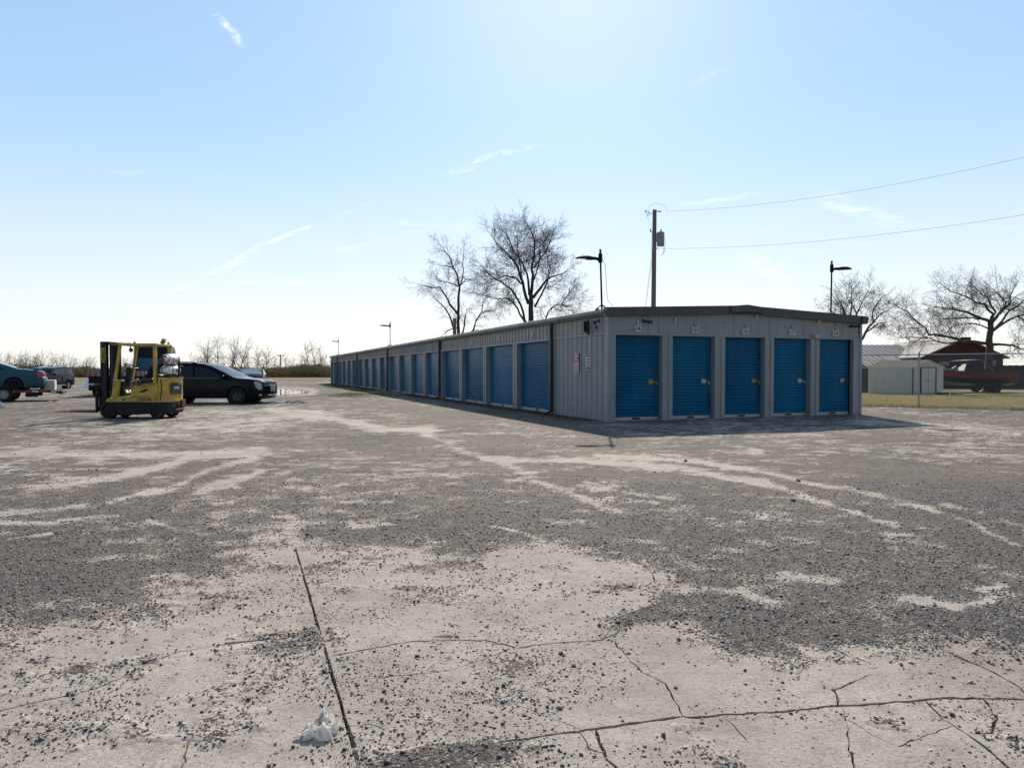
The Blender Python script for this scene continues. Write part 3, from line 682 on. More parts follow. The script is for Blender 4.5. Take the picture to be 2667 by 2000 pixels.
# eave gutter of the long walls, in lengths
for sx_, x0 in ((-1, 0.0), (1, BW)):
    y = -0.02
    while y < BL - 0.1:
        y2 = min(y + 6.1, BL + 0.1)
        prof = [(0.0, 0.02), (-0.075, 0.025), (-0.125, 0.005), (-0.125, -0.075), (-0.075, -0.155), (0.0, -0.155)]
        m = MB(); m.prism(prof, (x0 + sx_ * 0.035, y, EAVE - 0.02), (-sx_, 0, 0), (0, 0, 1), (0, y2 - y - 0.008, 0)); m.build('gutter', M_GUT, bld)
        y = y2
m = MB(); m.prism([(-.13, .035), (-.15, -.05), (-.09, -.19), (.06, -.19), (.06, .035)], (-.02, -.02, EAVE - .012), (1, 0, 0), (0, 0, 1), (0, -.148, 0)); m.build('gutter_end_cap', M_TRIM, bld)
m = MB(); m.prism([(.16, .02), (.18, -.05), (.12, -.19), (-.06, -.19), (-.06, .02)], (BW, -.02, EAVE - .012), (1, 0, 0), (0, 0, 1), (0, -.148, 0)); m.build('gutter_end_cap', M_TRIM, bld)

def curtain(w, h, pitch=0.088, dep=0.019):
    """ribbed roll-up curtain in the plane x-z, facing -y, lower left corner at the origin"""
    m = MB(); n = int(h / pitch); vs = []; zs = []
    for i in range(n):
        for f, d in ((0.0, 0.0), (0.16, 0.0), (0.34, -dep), (0.70, -dep), (0.88, 0.0)): zs.append(((i + f) * h / n, d))
    zs.append((h, 0.0))
    for z, d in zs:
        for k in range(5): vs.append((w * k / 4, d + 0.004 * math.sin(z * 2.3 + k), z))
    fs = [(5 * i + k, 5 * i + k + 1, 5 * i + k + 6, 5 * i + k + 5) for i in range(len(zs) - 1) for k in range(4)]
    return m.add(vs, fs)
def M_side(side, s):
    return Matrix.Translation((0, s, 0)) @ Matrix.Rotation(-math.pi / 2, 4, 'Z') if side == 'L' else Matrix.Translation((s, 0, 0))
# for the long wall the curtain's x axis runs towards -y, so the origin sits at the far jamb
def roll_door(side, s, w, idx, latch):
    h = HEAD - 0.11; mm = M_side(side, s + w if side == 'L' else s)
    me = curtain(w - 0.02, h).mesh('door', M_DOOR, False); me.transform(mm @ Matrix.Translation((0.01, 0.155, 0.10)))
    d = link('door', me, bld)
    m = MB(); m.span((0.02, 0.125, 0.018), (w - 0.02, 0.165, 0.10)); m.span((0.02, 0.115, 0.012), (w - 0.02, 0.13, 0.03)); me = m.mesh('bottom_bar', M_BAR); me.transform(mm); link('bottom_bar', me, d)
    m = MB(); m.span((w * .5 - .11, 0.108, 0.035), (w * .5 + .11, 0.126, 0.085)); me = m.mesh('pull_handle', M_BLACK); me.transform(mm); link('pull_handle', me, d)
    if latch:
        lm = {'brass': M_BRASS, 'steel': M_STEEL, 'rust': M_RUST}[latch]
        m = MB(); m.span((w - .34, .112, .985), (w - .20, .136, 1.10)); m.span((w - .31, .104, 1.0), (w - .235, .113, 1.085)); m.span((w - .20, .118, 1.025), (w - .03, .13, 1.055))
        me = m.mesh('latch', M_BRASS if latch == 'brass' else M_STEEL); me.transform(mm); lo_ = link('latch', me, d)
        m = MB(); m.span((w - .13, .085, .965), (w - .075, .112, 1.015)); m.tube([(w - .12, .1, 1.01), (w - .12, .1, 1.045), (w - .085, .1, 1.045), (w - .085, .1, 1.01)], .006, 6)
        if latch == 'rust': m.span((w - .26, .095, 1.01), (w - .02, .11, 1.05))
        me = m.mesh('padlock', M_RUST if latch == 'rust' else (M_BRASS if latch == 'brass' else M_BAR)); me.transform(mm); link('padlock', me, d)
    return d
def pillar(side, a, b):
    mm = M_side(side, b if side == 'L' else a); w = b - a
    m = MB(); m.span((0, -0.035, 0), (w * .40, 0.17, HEAD - .001)); m.span((w * .40, -0.018, 0), (w * .62, 0.17, HEAD - .001)); m.span((w * .62, -0.035, 0), (w, 0.17, HEAD - .001))
    me = m.mesh('door_pillar', M_WALL); me.transform(mm); link('door_pillar', me, bld)
def lintel(side, a, b):
    mm = M_side(side, b if side == 'L' else a); m = MB(); m.span((0, -0.042, HEAD - .035), (b - a, 0.16, HEAD + .012))
    me = m.mesh('door_lintel', M_WALL); me.transform(mm); link('door_lintel', me, bld)
# doors of the end wall
EO = [(0.20, 1.62), (1.94, 3.31), (3.65, 5.02), (5.34, 6.68), (7.01, 8.315)]
for i, (a, b) in enumerate(EO):
    roll_door('E', a, b - a, i, ['brass', 'steel', 'brass', 'steel', 'rust'][i])
    if i: pillar('E', EO[i - 1][1], a)
lintel('E', 0.06, BW - 0.06)
# doors of the long wall
M_long = [None]
for i in range(18):
    s = S0 + PITCH_D * i
    roll_door('L', s, OPEN_D if i < 17 else BL - 0.35 - s, i, None)
    pillar('L', s - (PITCH_D - OPEN_D) + (0.055 if i == 0 else 0), s)
    if i % 4 == 0:
        yc = s - 0.13
        m = MB(); m.span((-0.145, yc - .055, 0.06), (-0.042, yc + .055, 2.82)); m.bar((-0.09, yc, 0.10), (-0.26, yc, 0.03), .09, .07)
        m.build('downspout', M_DOWN, bld)
pillar('L', BL - 0.35, BL)
lintel('L', 3.3, BL)

# ---- painted door numbers on plates
FX = {'E': lambda s, z, d: frame((s, -d, z), (1, 0, 0), (0, 0, 1), (0, -1, 0)), 'L': lambda s, z, d: frame((-d, s, z), (0, -1, 0), (0, 0, 1), (-1, 0, 0))}
def number_plate(side, s, z, txt, w, h, faded=False, gap=0.0, size=None):
    d0 = 0.036 if side == 'E' else 0.052
    chars = [txt] if not gap else list(txt)
    for k, ch in enumerate(chars):
        ww = w if not gap else w * 0.47; off = 0 if not gap else (k - .5) * (w * 0.5 + gap)
        if side == 'L': off = -off
        m = MB(); M = FX[side](s + off, z, d0)
        m.box((0, 0, 0), (ww, h, 0.004)); me = m.mesh('number_plate', M_FADED if faded else M_WHITE); me.transform(M); pl = link('number_plate', me, bld)
        text_mesh('digit', ch, size or h * 0.98, M_INK if not faded else mat('faded_ink', (0.12, 0.12, 0.13), .6), pl, FX[side](s + off, z - h * .02, d0 + 0.0035), 0.001, bold=0.004 if not faded else .001, squeeze=0.82)
for i, (a, b) in enumerate(EO):
    c = (a + b) / 2 + (-0.03, 0.06, 0.02, 0.0, -0.03)[i]; t = str(34 + i)
    number_plate('E', c - 0.02, HEAD + 0.135, t, 0.16 if i == 0 else 0.20, 0.17, gap=0 if i == 0 else 0.02)
    number_plate('E', c + 0.03, HEAD + 0.30, t, 0.14, 0.11, faded=i > 0, size=.095)
for i in range(7):
    number_plate('L', S0 + PITCH_D * i + OPEN_D / 2, HEAD + 0.21, str(33 - i), 0.15, 0.15, faded=i > 2)

# ---- fittings on the building: cameras, insulators, junction box, signs (things of their own)
def on_b(p, q, z): return loc2w(p, q, z)
def bullet_camera(loc, rz, label, tilt=-0.25, size=1.0, double=False):
    e = empty('security_camera', loc, rz, label, 'camera', 'security cameras on the building')
    m = MB(); m.lathe([(0, 0), (.045, 0), (.045, .02), (.02, .035), (.02, .05), (0, .05)], (0, 0, 0), (0, -1, 0), 12); m.build('mount', M_BLACK, e, True)
    m = MB(); m.tube([(0, -.04, 0), (0, -.085, -.005), (.02 * size, -.11, -.02)], .012, 8); m.build('arm', M_BLACK, e, True)
    m = MB(); m.lathe([(0, 0), (.034, 0), (.036, .01), (.036, .17 * size), (.041, .175 * size), (.041, .205 * size), (.034, .205 * size), (.03, .19 * size), (0, .19 * size)], (-.07 * size, -.12, -.01), (1, -.35, tilt), 14); m.build('housing', M_BLACK, e, True)
    m = MB(); m.lathe([(0, 0), (.018, 0), (.018, .004), (0, .006)], (-.07 * size + .19 * size * .92, -.12 - .066 * size, -.01 + tilt * .185 * size), (1, -.35, tilt), 10); m.build('lens', mat('lens_glass', (.01, .012, .02), .08), e, True)
    return e
RZL = BRZ - math.pi / 2
bullet_camera(on_b(-0.05, 0.42, 2.66), RZL, 'black bullet security camera on the long wall nearest the corner', size=1.2)
bullet_camera(on_b(1.02, -0.02, 2.66), BRZ, 'black bullet security camera on the end wall near its left corner', size=1.3, tilt=-.15)
bullet_camera(on_b(8.22, -0.02, 2.68), BRZ + math.pi * 0, 'black bullet security camera at the right end of the end wall', size=1.2, tilt=-.05)
e = empty('flood_light', on_b(-0.05, 0.98, 2.52), RZL, 'black upright flood light with bracket on the long wall beside the corner camera', 'flood light')
m = MB(); m.box((0, -.05, 0), (.10, .06, .40)); m.build('housing', M_BLACK, e, bevel=.012)
m = MB(); m.box((-.07, -.10, .02), (.035, .10, .30)); m.box((-.12, -.08, .0), (.10, .04, .05)); m.build('bracket', M_BLACK, e, bevel=.006)
e = empty('sensor', on_b(-0.05, 0.55, 2.50), RZL, 'small black sensor box on the long wall under the corner camera', 'sensor')
m = MB(); m.box((0, -.03, 0), (.06, .06, .07)); m.build('housing', M_BLACK, e, bevel=.01); m = MB(); m.tube([(0, -.03, -.03), (0.02, -.06, -.08)], .012, 8); m.build('stalk', M_BLACK, e)
for x, z, l in ((2.02, 2.72, 'left'), (4.70, 2.89, 'middle'), (6.95, 2.78, 'right')):
    e = empty('wall_knob', on_b(x, -0.025, z + 0.02), BRZ, {'left': 'leftmost', 'middle': 'middle', 'right': 'rightmost'}[l] + ' small pale knob under the dark trim of the end wall', 'knob', 'pale knobs under the roof trim')
    m = MB(); m.lathe([(0, 0), (.02, 0), (.032, .02), (.032, .05), (.018, .07), (0, .07)], (0, 0, 0), (0, -1, 0), 12); m.build('cap', M_WHITE, e, True); m = MB(); m.box((0, -.01, -.06), (.02, .02, .12)); m.build('stem', M_WHITE, e)
e = empty('junction_box', on_b(6.86, -0.04, HEAD + .03), BRZ, 'small light grey electrical box at the top of the pillar between doors 37 and 38', 'electrical box')
m = MB(); m.box((0, -.045, 0), (.20, .09, .11)); m.build('box', M_FADED, e, bevel=.008); m = MB(); m.box((-.13, -.03, .01), (.06, .05, .05)); m.build('fitting', M_FADED, e)
M_RED = mat('sign_red', (0.42, 0.03, 0.035), 0.5, 0, .2, 20)
def wall_sign(q, z, w, h, label, kind):
    e = empty('warning_sign', on_b(-0.036, q, z), RZL, label, 'sign'); M = Matrix.Identity(4)
    m = MB(); m.box((0, -.003, 0), (w, .005, h)); m.build('panel', M_WHITE, e)
    r = random.Random(int(q * 100)); m = MB()
    if kind == 1:
        m.box((0, -.0075, h * .24), (w * .94, .003, h * .48)); m.build('red_field', M_RED, e)
        m = MB()
        for k, (ww, zz) in enumerate(((.6, .40), (.75, .31), (.5, .22), (.7, .12))): m.box((r.uniform(-.03, .03) * w, -.0105, h * zz), (w * ww, .002, h * .05))
        m.build('lettering', M_WHITE, e); m = MB()
        for k in range(6): m.box((r.uniform(-.04, .04) * w, -.0075, h * (-.08 - .07 * k)), (w * r.uniform(.55, .85), .003, h * .038))
        m.build('lettering', M_RED, e)
    else:
        m.box((0, -.0075, h * .42), (w * .92, .003, h * .12)); m.box((0, -.0075, -h * .38), (w * .92, .003, h * .16)); m.build('red_field', M_RED, e)
        m = MB(); m.box((0, -.0075, h * .12), (w * .62, .003, h * .30)); m.build('pictogram_field', M_INK, e)
        m = MB(); m.box((-.1 * w, -.0105, h * .14), (w * .22, .002, h * .14)); m.box((.12 * w, -.0105, h * .08), (w * .16, .002, h * .08)); m.build('pictogram', M_WHITE, e)
        m = MB()
        for k in range(4): m.box((0, -.0075, h * (-.09 - .055 * k)), (w * r.uniform(.6, .85), .003, h * .03))
        m.build('lettering', M_INK, e)
wall_sign(1.83, 1.57, 0.32, 0.56, 'larger red and white warning sign on the long metal wall', 1)
wall_sign(1.08, 1.56, 0.26, 0.42, 'smaller white sign with red bands and black pictogram nearest the wall corner', 2)

# ---- roof lamps
M_LAMP = mat('lamp_black_metal', (0.015, 0.017, 0.021), 0.75, 0.0, .2, 8, spec=.15)
M_LENS = mat('lamp_lens', (0.55, 0.52, 0.47), 0.35, 0, .1, 9)
def roof_lamp(p, q, zb, hgt, dirv, label, lean=(0, 0), size=1.0, cable=True):
    o = on_b(p, q, zb); e = empty('roof_lamp', o, 0, label, 'lamp', 'pole lamps on the storage roof')
    top = Vector((lean[0], lean[1], hgt))
    m = MB(); m.box((0, 0, .03), (.34, .22, .012)); m.bar((-.16, 0, .03), (0, 0, .15), .03, .03); m.bar((.16, 0, .03), (0, 0, .15), .03, .03); m.box((0, 0, .015), (.2, .3, .03)); m.build('bracket', M_LAMP, e)
    m = MB(); m.tube([(0, 0, .02), top * .5, top], [.026, .025, .024], 10); m.build('pole', M_LAMP, e, True)
    d = Vector((dirv[0], dirv[1], 0)).normalized(); sd_ = Vector((-d.y, d.x, 0)); c = top + Vector((0, 0, -.12))
    m = MB(); m.lathe([(0, 0), (.05, 0), (.055, .03), (.055, .22), (.04, .25), (0, .25)], c - Vector((0, 0, .08)), (0, 0, 1), 12); m.lathe([(.0, .25), (.025, .25), (.03, .30), (.03, .35), (.0, .37)], c - Vector((0, 0, .08)), (0, 0, 1), 10)
    m.tube([c + d * .02, c + d * .10 + Vector((0, 0, .03)), c + d * .19 + Vector((0, 0, .035))], [.05, .042, .045], 10); m.build('lamp_arm', M_LAMP, e, True)
    # leaf shaped head, thin, slightly arched
    L = .52 * size; st = []
    for t, w, zt, zb_ in ((0, .06, .045, -.02), (.15, .085, .06, -.03), (.35, .13, .075, -.02), (.55, .155, .075, -.005), (.75, .14, .06, .0), (.9, .09, .035, .0), (1.0, .015, .012, .0)):
        b0 = c + d * (.17 + t * L) + Vector((0, 0, .02)); st.append([b0 + sd_ * w + Vector((0, 0, (zt + zb_) / 2)), b0 + sd_ * w * .6 + Vector((0, 0, zt)), b0 - sd_ * w * .6 + Vector((0, 0, zt)), b0 - sd_ * w + Vector((0, 0, (zt + zb_) / 2)), b0 - sd_ * w * .6 + Vector((0, 0, zb_)), b0 + sd_ * w * .6 + Vector((0, 0, zb_))])
    m = MB(); vs = [v for s in st for v in s]; n = 6
    m.add(vs, [(i * n + j, i * n + (j + 1) % n, (i + 1) * n + (j + 1) % n, (i + 1) * n + j) for i in range(len(st) - 1) for j in range(n)] + [tuple(range(n)), tuple(range((len(st) - 1) * n, len(st) * n))])
    hd = m.build('lamp_head', M_LAMP, e, True, angle=50)
    m = MB(); q0 = c + d * (.17 + .42 * L); m.add([q0 + sd_ * .085 + Vector((0, 0, .006)), q0 - sd_ * .085 + Vector((0, 0, .006)), q0 + d * L * .42 - sd_ * .065 + Vector((0, 0, .012)), q0 + d * L * .42 + sd_ * .065 + Vector((0, 0, .012))], [(0, 1, 2, 3)]); m.build('lens', M_LENS, hd)
    if cable:
        m = MB(); m.tube([top + Vector((.06, 0, -.1)), top * .8 + Vector((.13, .02, 0)), top * .5 + Vector((.14, .02, 0)), top * .2 + Vector((.16, .02, 0)), Vector((.36, .03, .02))], .006, 5); m.build('cable', M_LAMP, e)
    return e
roof_lamp(0.02, 0.40, EAVE - .01, 1.46, (-1.0, -.12), 'black pole lamp on the roof corner nearest the camera, head pointing left', lean=(-.045, 0))
roof_lamp(8.5, 1.05, EAVE + .0, 1.70, (1.0, .15), 'black pole lamp on the far right roof edge, head pointing right', lean=(.02, 0), cable=False)
roof_lamp(0.02, 29.6, EAVE - .01, 1.42, (-1.0, -.1), 'thin pole lamp on the long roof edge halfway along the building', cable=False)
roof_lamp(0.02, 56.6, EAVE - .01, 1.46, (-1.0, -.1), 'thin pole lamp near the far end of the roof edge, smallest of the four', cable=False)

# ------------------------------------------------------------------ vehicles
M_GLASS = mat('dark_tinted_glass', (0.008, 0.011, 0.014), 0.07, 0, spec=0.4)
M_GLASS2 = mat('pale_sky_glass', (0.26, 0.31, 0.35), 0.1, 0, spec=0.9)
M_TYRE = mat('tyre_rubber', (0.018, 0.018, 0.019), 0.85, 0, .4, 12, .2, 30)
M_ALLOY = mat('alloy_wheel', (0.45, 0.45, 0.46), 0.32, .85, .2, 12)
M_CHROME = mat('chrome', (0.6, 0.6, 0.6), 0.12, 1.0)
M_LIGHTG = mat('headlight_glass', (0.42, 0.44, 0.46), 0.08, 0, .3, 20, spec=.8)
M_TAIL = mat('tail_light_red', (0.45, 0.012, 0.02), 0.15, 0, .2, 20, spec=.7)
M_UNDER = mat('underbody_black', (0.012, 0.012, 0.013), 0.8, 0, .3, 5)
def paint(name, c, rough=.22): return mat(name, c, rough, 0, .22, 2.5, .01, 30, spec=.14)

def inside(poly, x, y):
    c = False; n = len(poly)
    for i in range(n):
        x1, y1 = poly[i]; x2, y2 = poly[(i + 1) % n]
        if (y1 > y) != (y2 > y) and x < (x2 - x1) * (y - y1) / (y2 - y1) + x1: c = not c
    return c
def flat_tri(poly, step):
    """triangulated polygon with inner points, for side panels that curve"""
    vs = [Vector(p) for p in poly]; n = len(vs); ed = [(i, (i + 1) % n) for i in range(n)]
    xs = [p[0] for p in poly]; ys = [p[1] for p in poly]
    x = min(xs) + step * .5
    while x < max(xs):
        y = min(ys) + step * .5
        while y < max(ys):
            if inside(poly, x, y): vs.append(Vector((x, y)))
            y += step
        x += step
    ov, oe, of, *_ = delaunay_2d_cdt(vs, ed, [], 0, 1e-5)
    fs = []
    for f in of:
        cx = sum(ov[i].x for i in f) / 3; cy = sum(ov[i].y for i in f) / 3
        if inside(poly, cx, cy): fs.append(tuple(f))
    return [(v.x, v.y) for v in ov], fs
def make_wheel(parent, x, y, r, w, side, rim=None, name='wheel', spokes=5):
    e = bpy.data.objects.new(name, None); COL.objects.link(e); e.parent = parent; e.location = (x, y, r)
    m = MB(); m.lathe([(r * .62, -w / 2), (r * .92, -w / 2), (r, -w * .36), (r, w * .36), (r * .92, w / 2), (r * .62, w / 2), (r * .6, w * .3), (r * .6, -w * .3), (r * .62, -w / 2)], (0, 0, 0), (0, 1, 0), 28); m.build('tyre', M_TYRE, e, True)
    m = MB(); s = side; m.lathe([(r * .60, s * w * .48), (r * .57, s * w * .40), (r * .52, s * w * .25), (r * .15, s * w * .22), (0, s * w * .22)], (0, 0, 0), (0, 1, 0), 24)
    if spokes:
        for k in range(spokes):
            a = k * math.tau / spokes + .3; m.bar((r * .1 * math.cos(a), s * w * .36, r * .1 * math.sin(a)), (r * .56 * math.cos(a), s * w * .42, r * .56 * math.sin(a)), r * .16, w * .12, up=(0, 1, 0))
        m.lathe([(r * .16, s * w * .30), (r * .15, s * w * .44), (0, s * w * .45)], (0, 0, 0), (0, 1, 0), 16)
    m.build('rim', rim or M_ALLOY, e, True, angle=35); return e
def car(name, loc, rz, label, cat, top, xr, xf, ra, sill, W, belt, pm, windows, doors=(), glass=None, tumble=.22, group=None, wheel_r=.34, wheels=(1, 1), rim=None, nose=.16, tail=.10, cross=6):
    """top: profile from the rear bumper foot over the roof to the front bumper foot, as (x, z); front is +x"""
    e = empty(name, loc, rz, label, cat, group)
    x0, x1 = min(p[0] for p in top), max(p[0] for p in top); xm, hl = (x0 + x1) / 2, (x1 - x0) / 2
    zc = wheel_r
    def arch(xc):
        a0 = math.asin(max(-1, min(1, (sill - zc) / ra)))
        return [(xc + ra * math.cos(a), zc + ra * math.sin(a)) for a in [a0 + (math.pi - 2 * a0) * k / 12 for k in range(13)]]
    poly = list(top) + arch(xf) + arch(xr)
    def hw(x, z):
        n = (x - xm) / hl; k = (nose if n > 0 else tail); w = W / 2 * (1 - k * max(0, abs(n) - .55) ** 2 / .2)
        w -= .05 * max(0, (.55 - z) / .55) ** 2 * W / 2 * 1.2
        if z > belt: w -= tumble * (z - belt) + .012
        else: w -= .05 * max(0, (z - belt + .25) / .25) ** 2 * .5
        return w
    pv, pf = flat_tri(poly, .13); m = MB()
    for s in (1, -1): m.add([(x, s * hw(x, z), z) for x, z in pv], pf)
    # strip across the car along the profile
    nt_ = len(top)
    for i in range(nt_ - 1):
        (xa, za), (xb, zb) = top[i], top[i + 1]; vs = []
        for x, z, nx in ((xa, za, 0), (xb, zb, 0)):
            h = hw(x, z); up = .03 if z > belt + .2 else .02
            for k in range(cross + 1):
                t = -1 + 2 * k / cross; bulge = (1 - t * t)
                nn = (x - xm) / hl; vs.append((x + (.10 if nn > .9 else (-.07 if nn < -.9 else 0)) * bulge, t * h, z + up * bulge * (1 if z > .8 else 0)))
        m.add(vs, [(k, k + 1, cross + 2 + k, cross + 1 + k) for k in range(cross)])
    m.build('body', pm, e, True, angle=32)
    # inner wells and floor
    m = MB(); m.span((x0 + .25, -W / 2 + .12, sill - .02), (x1 - .25, W / 2 - .12, sill + .12))
    for xc in (xr, xf):
        for s in (1, -1): m.lathe([(0, 0), (ra - .012, 0), (ra - .012, .30)], (xc, s * (W / 2 - .33), zc), (0, s, 0), 24)
    m.build('underbody', M_UNDER, e)
    gl = glass or M_GLASS
    for wname, pts in windows:
        if wname == 'side':
            for s in (1, -1):
                v2, f2 = flat_tri(pts, .2); m = MB(); m.add([(x, s * (hw(x, z) + .005), z) for x, z in v2], f2); m.build('window', M_GLASS, e, True)
        else:
            (xa, za), (xb, zb) = pts; dx, dz = xb - xa, zb - za; L = math.hypot(dx, dz); nx, nz = (dz / L, -dx / L)
            if nz < 0: nx, nz = -nx, -nz
            vs = []
            for t in (.06, .94):
                x, z = xa + dx * t, za + dz * t; h = hw(x, z) * .90
                for k in range(cross + 1):
                    q = -1 + 2 * k / cross; b = 1 - q * q; vs.append((x + nx * .012, q * h, z + nz * .012 + .032 * b))
            m = MB(); m.add(vs, [(k, k + 1, cross + 2 + k, cross + 1 + k) for k in range(cross)]); m.build(wname, gl, e, True)
    for pts, hx in doors:
        for s in (1, -1):
            v2, f2 = flat_tri(pts, .25); m = MB(); m.add([(x, s * (hw(x, z) + .006), z) for x, z in v2], f2)
            n = len(pts); rim_v = [(x, s * (hw(x, z) + .006), z) for x, z in pts] + [(x, s * (hw(x, z) - .01), z) for x, z in pts]
            m.add(rim_v, [(i, (i + 1) % n, n + (i + 1) % n, n + i) for i in range(n)]); d = m.build('door', pm, e, True, angle=25)
            m = MB(); m.box((hx[0], s * (hw(*hx) + .025), hx[1]), (.19, .03, .03)); m.build('handle', M_CHROME if hx[2:] else pm, d, bevel=.006) if False else m.build('handle', pm, d, bevel=.006)
    for on, xc in zip(wheels, (xr, xf)):
        if not on: continue
        for s in (1, -1): make_wheel(e, xc, s * (W / 2 - .12), wheel_r, .22, s, rim)
    e['w'] = W
    return e, hw
def blob(parent, name, pts, hw, m, s, off=.008, thick=.02):
    """lamp or trim patch that hugs the car's side"""
    v2, f2 = flat_tri(pts, .15); b = MB(); b.add([(x, s * (hw(x, z) + off), z) for x, z in v2], f2)
    n = len(pts); b.add([(x, s * (hw(x, z) + off), z) for x, z in pts] + [(x, s * (hw(x, z) - thick), z) for x, z in pts], [(i, (i + 1) % n, n + (i + 1) % n, n + i) for i in range(n)])
    return b.build(name, m, parent, True, angle=30)

# ---- black SUV behind the forklift, nose to the right
blk = paint('black_car_paint', (0.004, 0.008, 0.015), .12)
top = [(-2.40, .32), (-2.44, .55), (-2.42, .95), (-2.36, 1.08), (-2.16, 1.50), (-2.02, 1.60), (-1.5, 1.675), (-.7, 1.69), (-.05, 1.66), (.32, 1.56), (.80, 1.34), (1.22, 1.12), (1.40, 1.07), (1.85, 1.04), (2.22, .985), (2.38, .91), (2.44, .74), (2.45, .45), (2.38, .24)]
suv, hw = car('parked_suv', (-12.42, 29.42, -0.03), 0, 'glossy black SUV parked side-on behind the yellow forklift, nose to the right', 'SUV', top, -1.45, 1.38, .42, .28, 1.86, 1.05, blk,
    [('side', [(-2.02, 1.12), (-1.90, 1.48), (-1.40, 1.53), (-1.30, 1.10)]), ('side', [(-1.22, 1.10), (-1.28, 1.53), (-.42, 1.54), (-.38, 1.09)]), ('side', [(-.30, 1.09), (-.34, 1.54), (0.0, 1.52), (.45, 1.34), (.92, 1.07)]),
     ('windshield', [(1.30, 1.05), (.20, 1.55)]), ('rear_window', [(-2.36, 1.08), (-2.12, 1.53)])],
    [([(-1.28, .38), (-1.0, .36), (-.38, .36), (-.36, 1.06), (-1.22, 1.07), (-1.36, .80)], (-.55, .96)), ([(-.33, .36), (.88, .36), (.94, .6), (.92, 1.04), (-.31, 1.06)], (-.12, .96))], wheel_r=.345, rim=mat('dark_wheel', (.06, .06, .065), .4, .5))
for s in (1, -1):
    blob(suv, 'headlight', [(2.06, .95), (2.24, .93), (2.35, .84), (2.37, .62), (2.24, .60), (2.12, .72)], hw, M_LIGHTG, s, .012)
    blob(suv, 'tail_light', [(-2.40, .95), (-2.34, 1.06), (-2.16, 1.04), (-2.22, .82), (-2.38, .80)], hw, M_TAIL, s, .012)
    blob(suv, 'fog_light', [(2.24, .44), (2.36, .44), (2.37, .36), (2.26, .36)], hw, M_LIGHTG, s, .01)
    m = MB(); m.box((.86, s * 1.02, 1.12), (.16, .22, .15)); m.bar((.86, s * .86, 1.06), (.86, s * .98, 1.08), .07, .05); m.build('mirror', blk, suv, bevel=.03)
    m = MB(); m.tube([(-1.75, s * .66, 1.66), (-1.6, s * .66, 1.715), (-.6, s * .66, 1.725), (-.3, s * .66, 1.675)], .018, 8); m.build('roof_rail', M_BLACK, suv, True)
    m = MB(); m.tube([(x, s * (hw(x, 1.07) + .008), 1.07) for x in (-1.9, -1.3, -.6, 0, .5, .95)], .008, 6); m.build('chrome_strip', M_CHROME, suv)
    m = MB(); m.tube([(x, s * (hw(x, .40) + .012), .40) for x in (-1.0, -.4, .2, .85)], .012, 6); m.build('sill_strip', M_CHROME if s > 5 else M_UNDER, suv)
m = MB()
for z in (.55, .61, .67, .73, .79): m.tube([(2.44, -.5, z), (2.53, -.25, z), (2.55, 0, z), (2.53, .25, z), (2.44, .5, z)], .013, 6)
m.build('grille', M_CHROME, suv, True)
m = MB(); m.tube([(2.40, -.72, .40), (2.53, -.3, .38), (2.55, 0, .38), (2.53, .3, .38), (2.40, .72, .40)], .02, 6); m.build('bumper_trim', M_CHROME, suv, True)

# ---- dark sedan seen from behind
dk = paint('dark_sedan_paint', (0.012, 0.013, 0.018), .15)
top = [(-2.38, .34), (-2.42, .55), (-2.40, .92), (-2.32, 1.02), (-1.75, 1.06), (-1.55, 1.10), (-.95, 1.40), (-.6, 1.47), (0, 1.49), (.45, 1.42), (1.2, 1.02), (1.5, .97), (2.2, .83), (2.38, .66), (2.40, .4), (2.34, .24)]
sed, hw = car('parked_sedan', (-18.85, 51.6, -.03), math.radians(105), 'dark sedan with pale rear window parked facing away, beyond the black SUV', 'car', top, -1.42, 1.42, .38, .25, 1.84, 1.0, dk,
    [('side', [(-1.35, 1.06), (-.85, 1.37), (-.35, 1.42), (-.30, 1.03)]), ('side', [(-.22, 1.03), (-.27, 1.43), (.28, 1.40), (.95, 1.04)]), ('rear_window', [(-1.56, 1.10), (-.88, 1.42)]), ('windshield', [(1.2, 1.03), (.42, 1.43)])],
    [([(-1.0, .34), (-.3, .34), (-.28, 1.0), (-1.05, 1.0)], (-.5, .9)), ([(-.24, .34), (.95, .34), (1.0, .98), (-.22, 1.0)], (.0, .9))], glass=M_GLASS2, wheel_r=.33)
for s in (1, -1):
    m = MB(); m.add([(-2.435, s * .50, .96), (-2.435, s * .84, .98), (-2.30, s * .90, .98), (-2.30, s * .90, .80), (-2.44, s * .82, .80), (-2.455, s * .55, .82)], [(0, 1, 2, 3, 4, 5)]); m.build('tail_light', M_TAIL, sed)
    m = MB(); m.box((.75, s * .98, 1.05), (.12, .18, .12)); m.build('mirror', dk, sed, bevel=.02)
m = MB(); m.box((-2.49, 0, .90), (.02, .16, .05)); m.build('badge', M_CHROME, sed, bevel=.004)
m = MB(); m.box((-2.475, 0, .70), (.02, .34, .17)); m.build('number_plate', M_FADED, sed)
m = MB(); m.lathe([(.0, 0), (.05, 0), (.03, .05), (0, .06)], (-.55, 0, 1.49), (0, 0, 1), 8); m.build('antenna_fin', dk, sed)

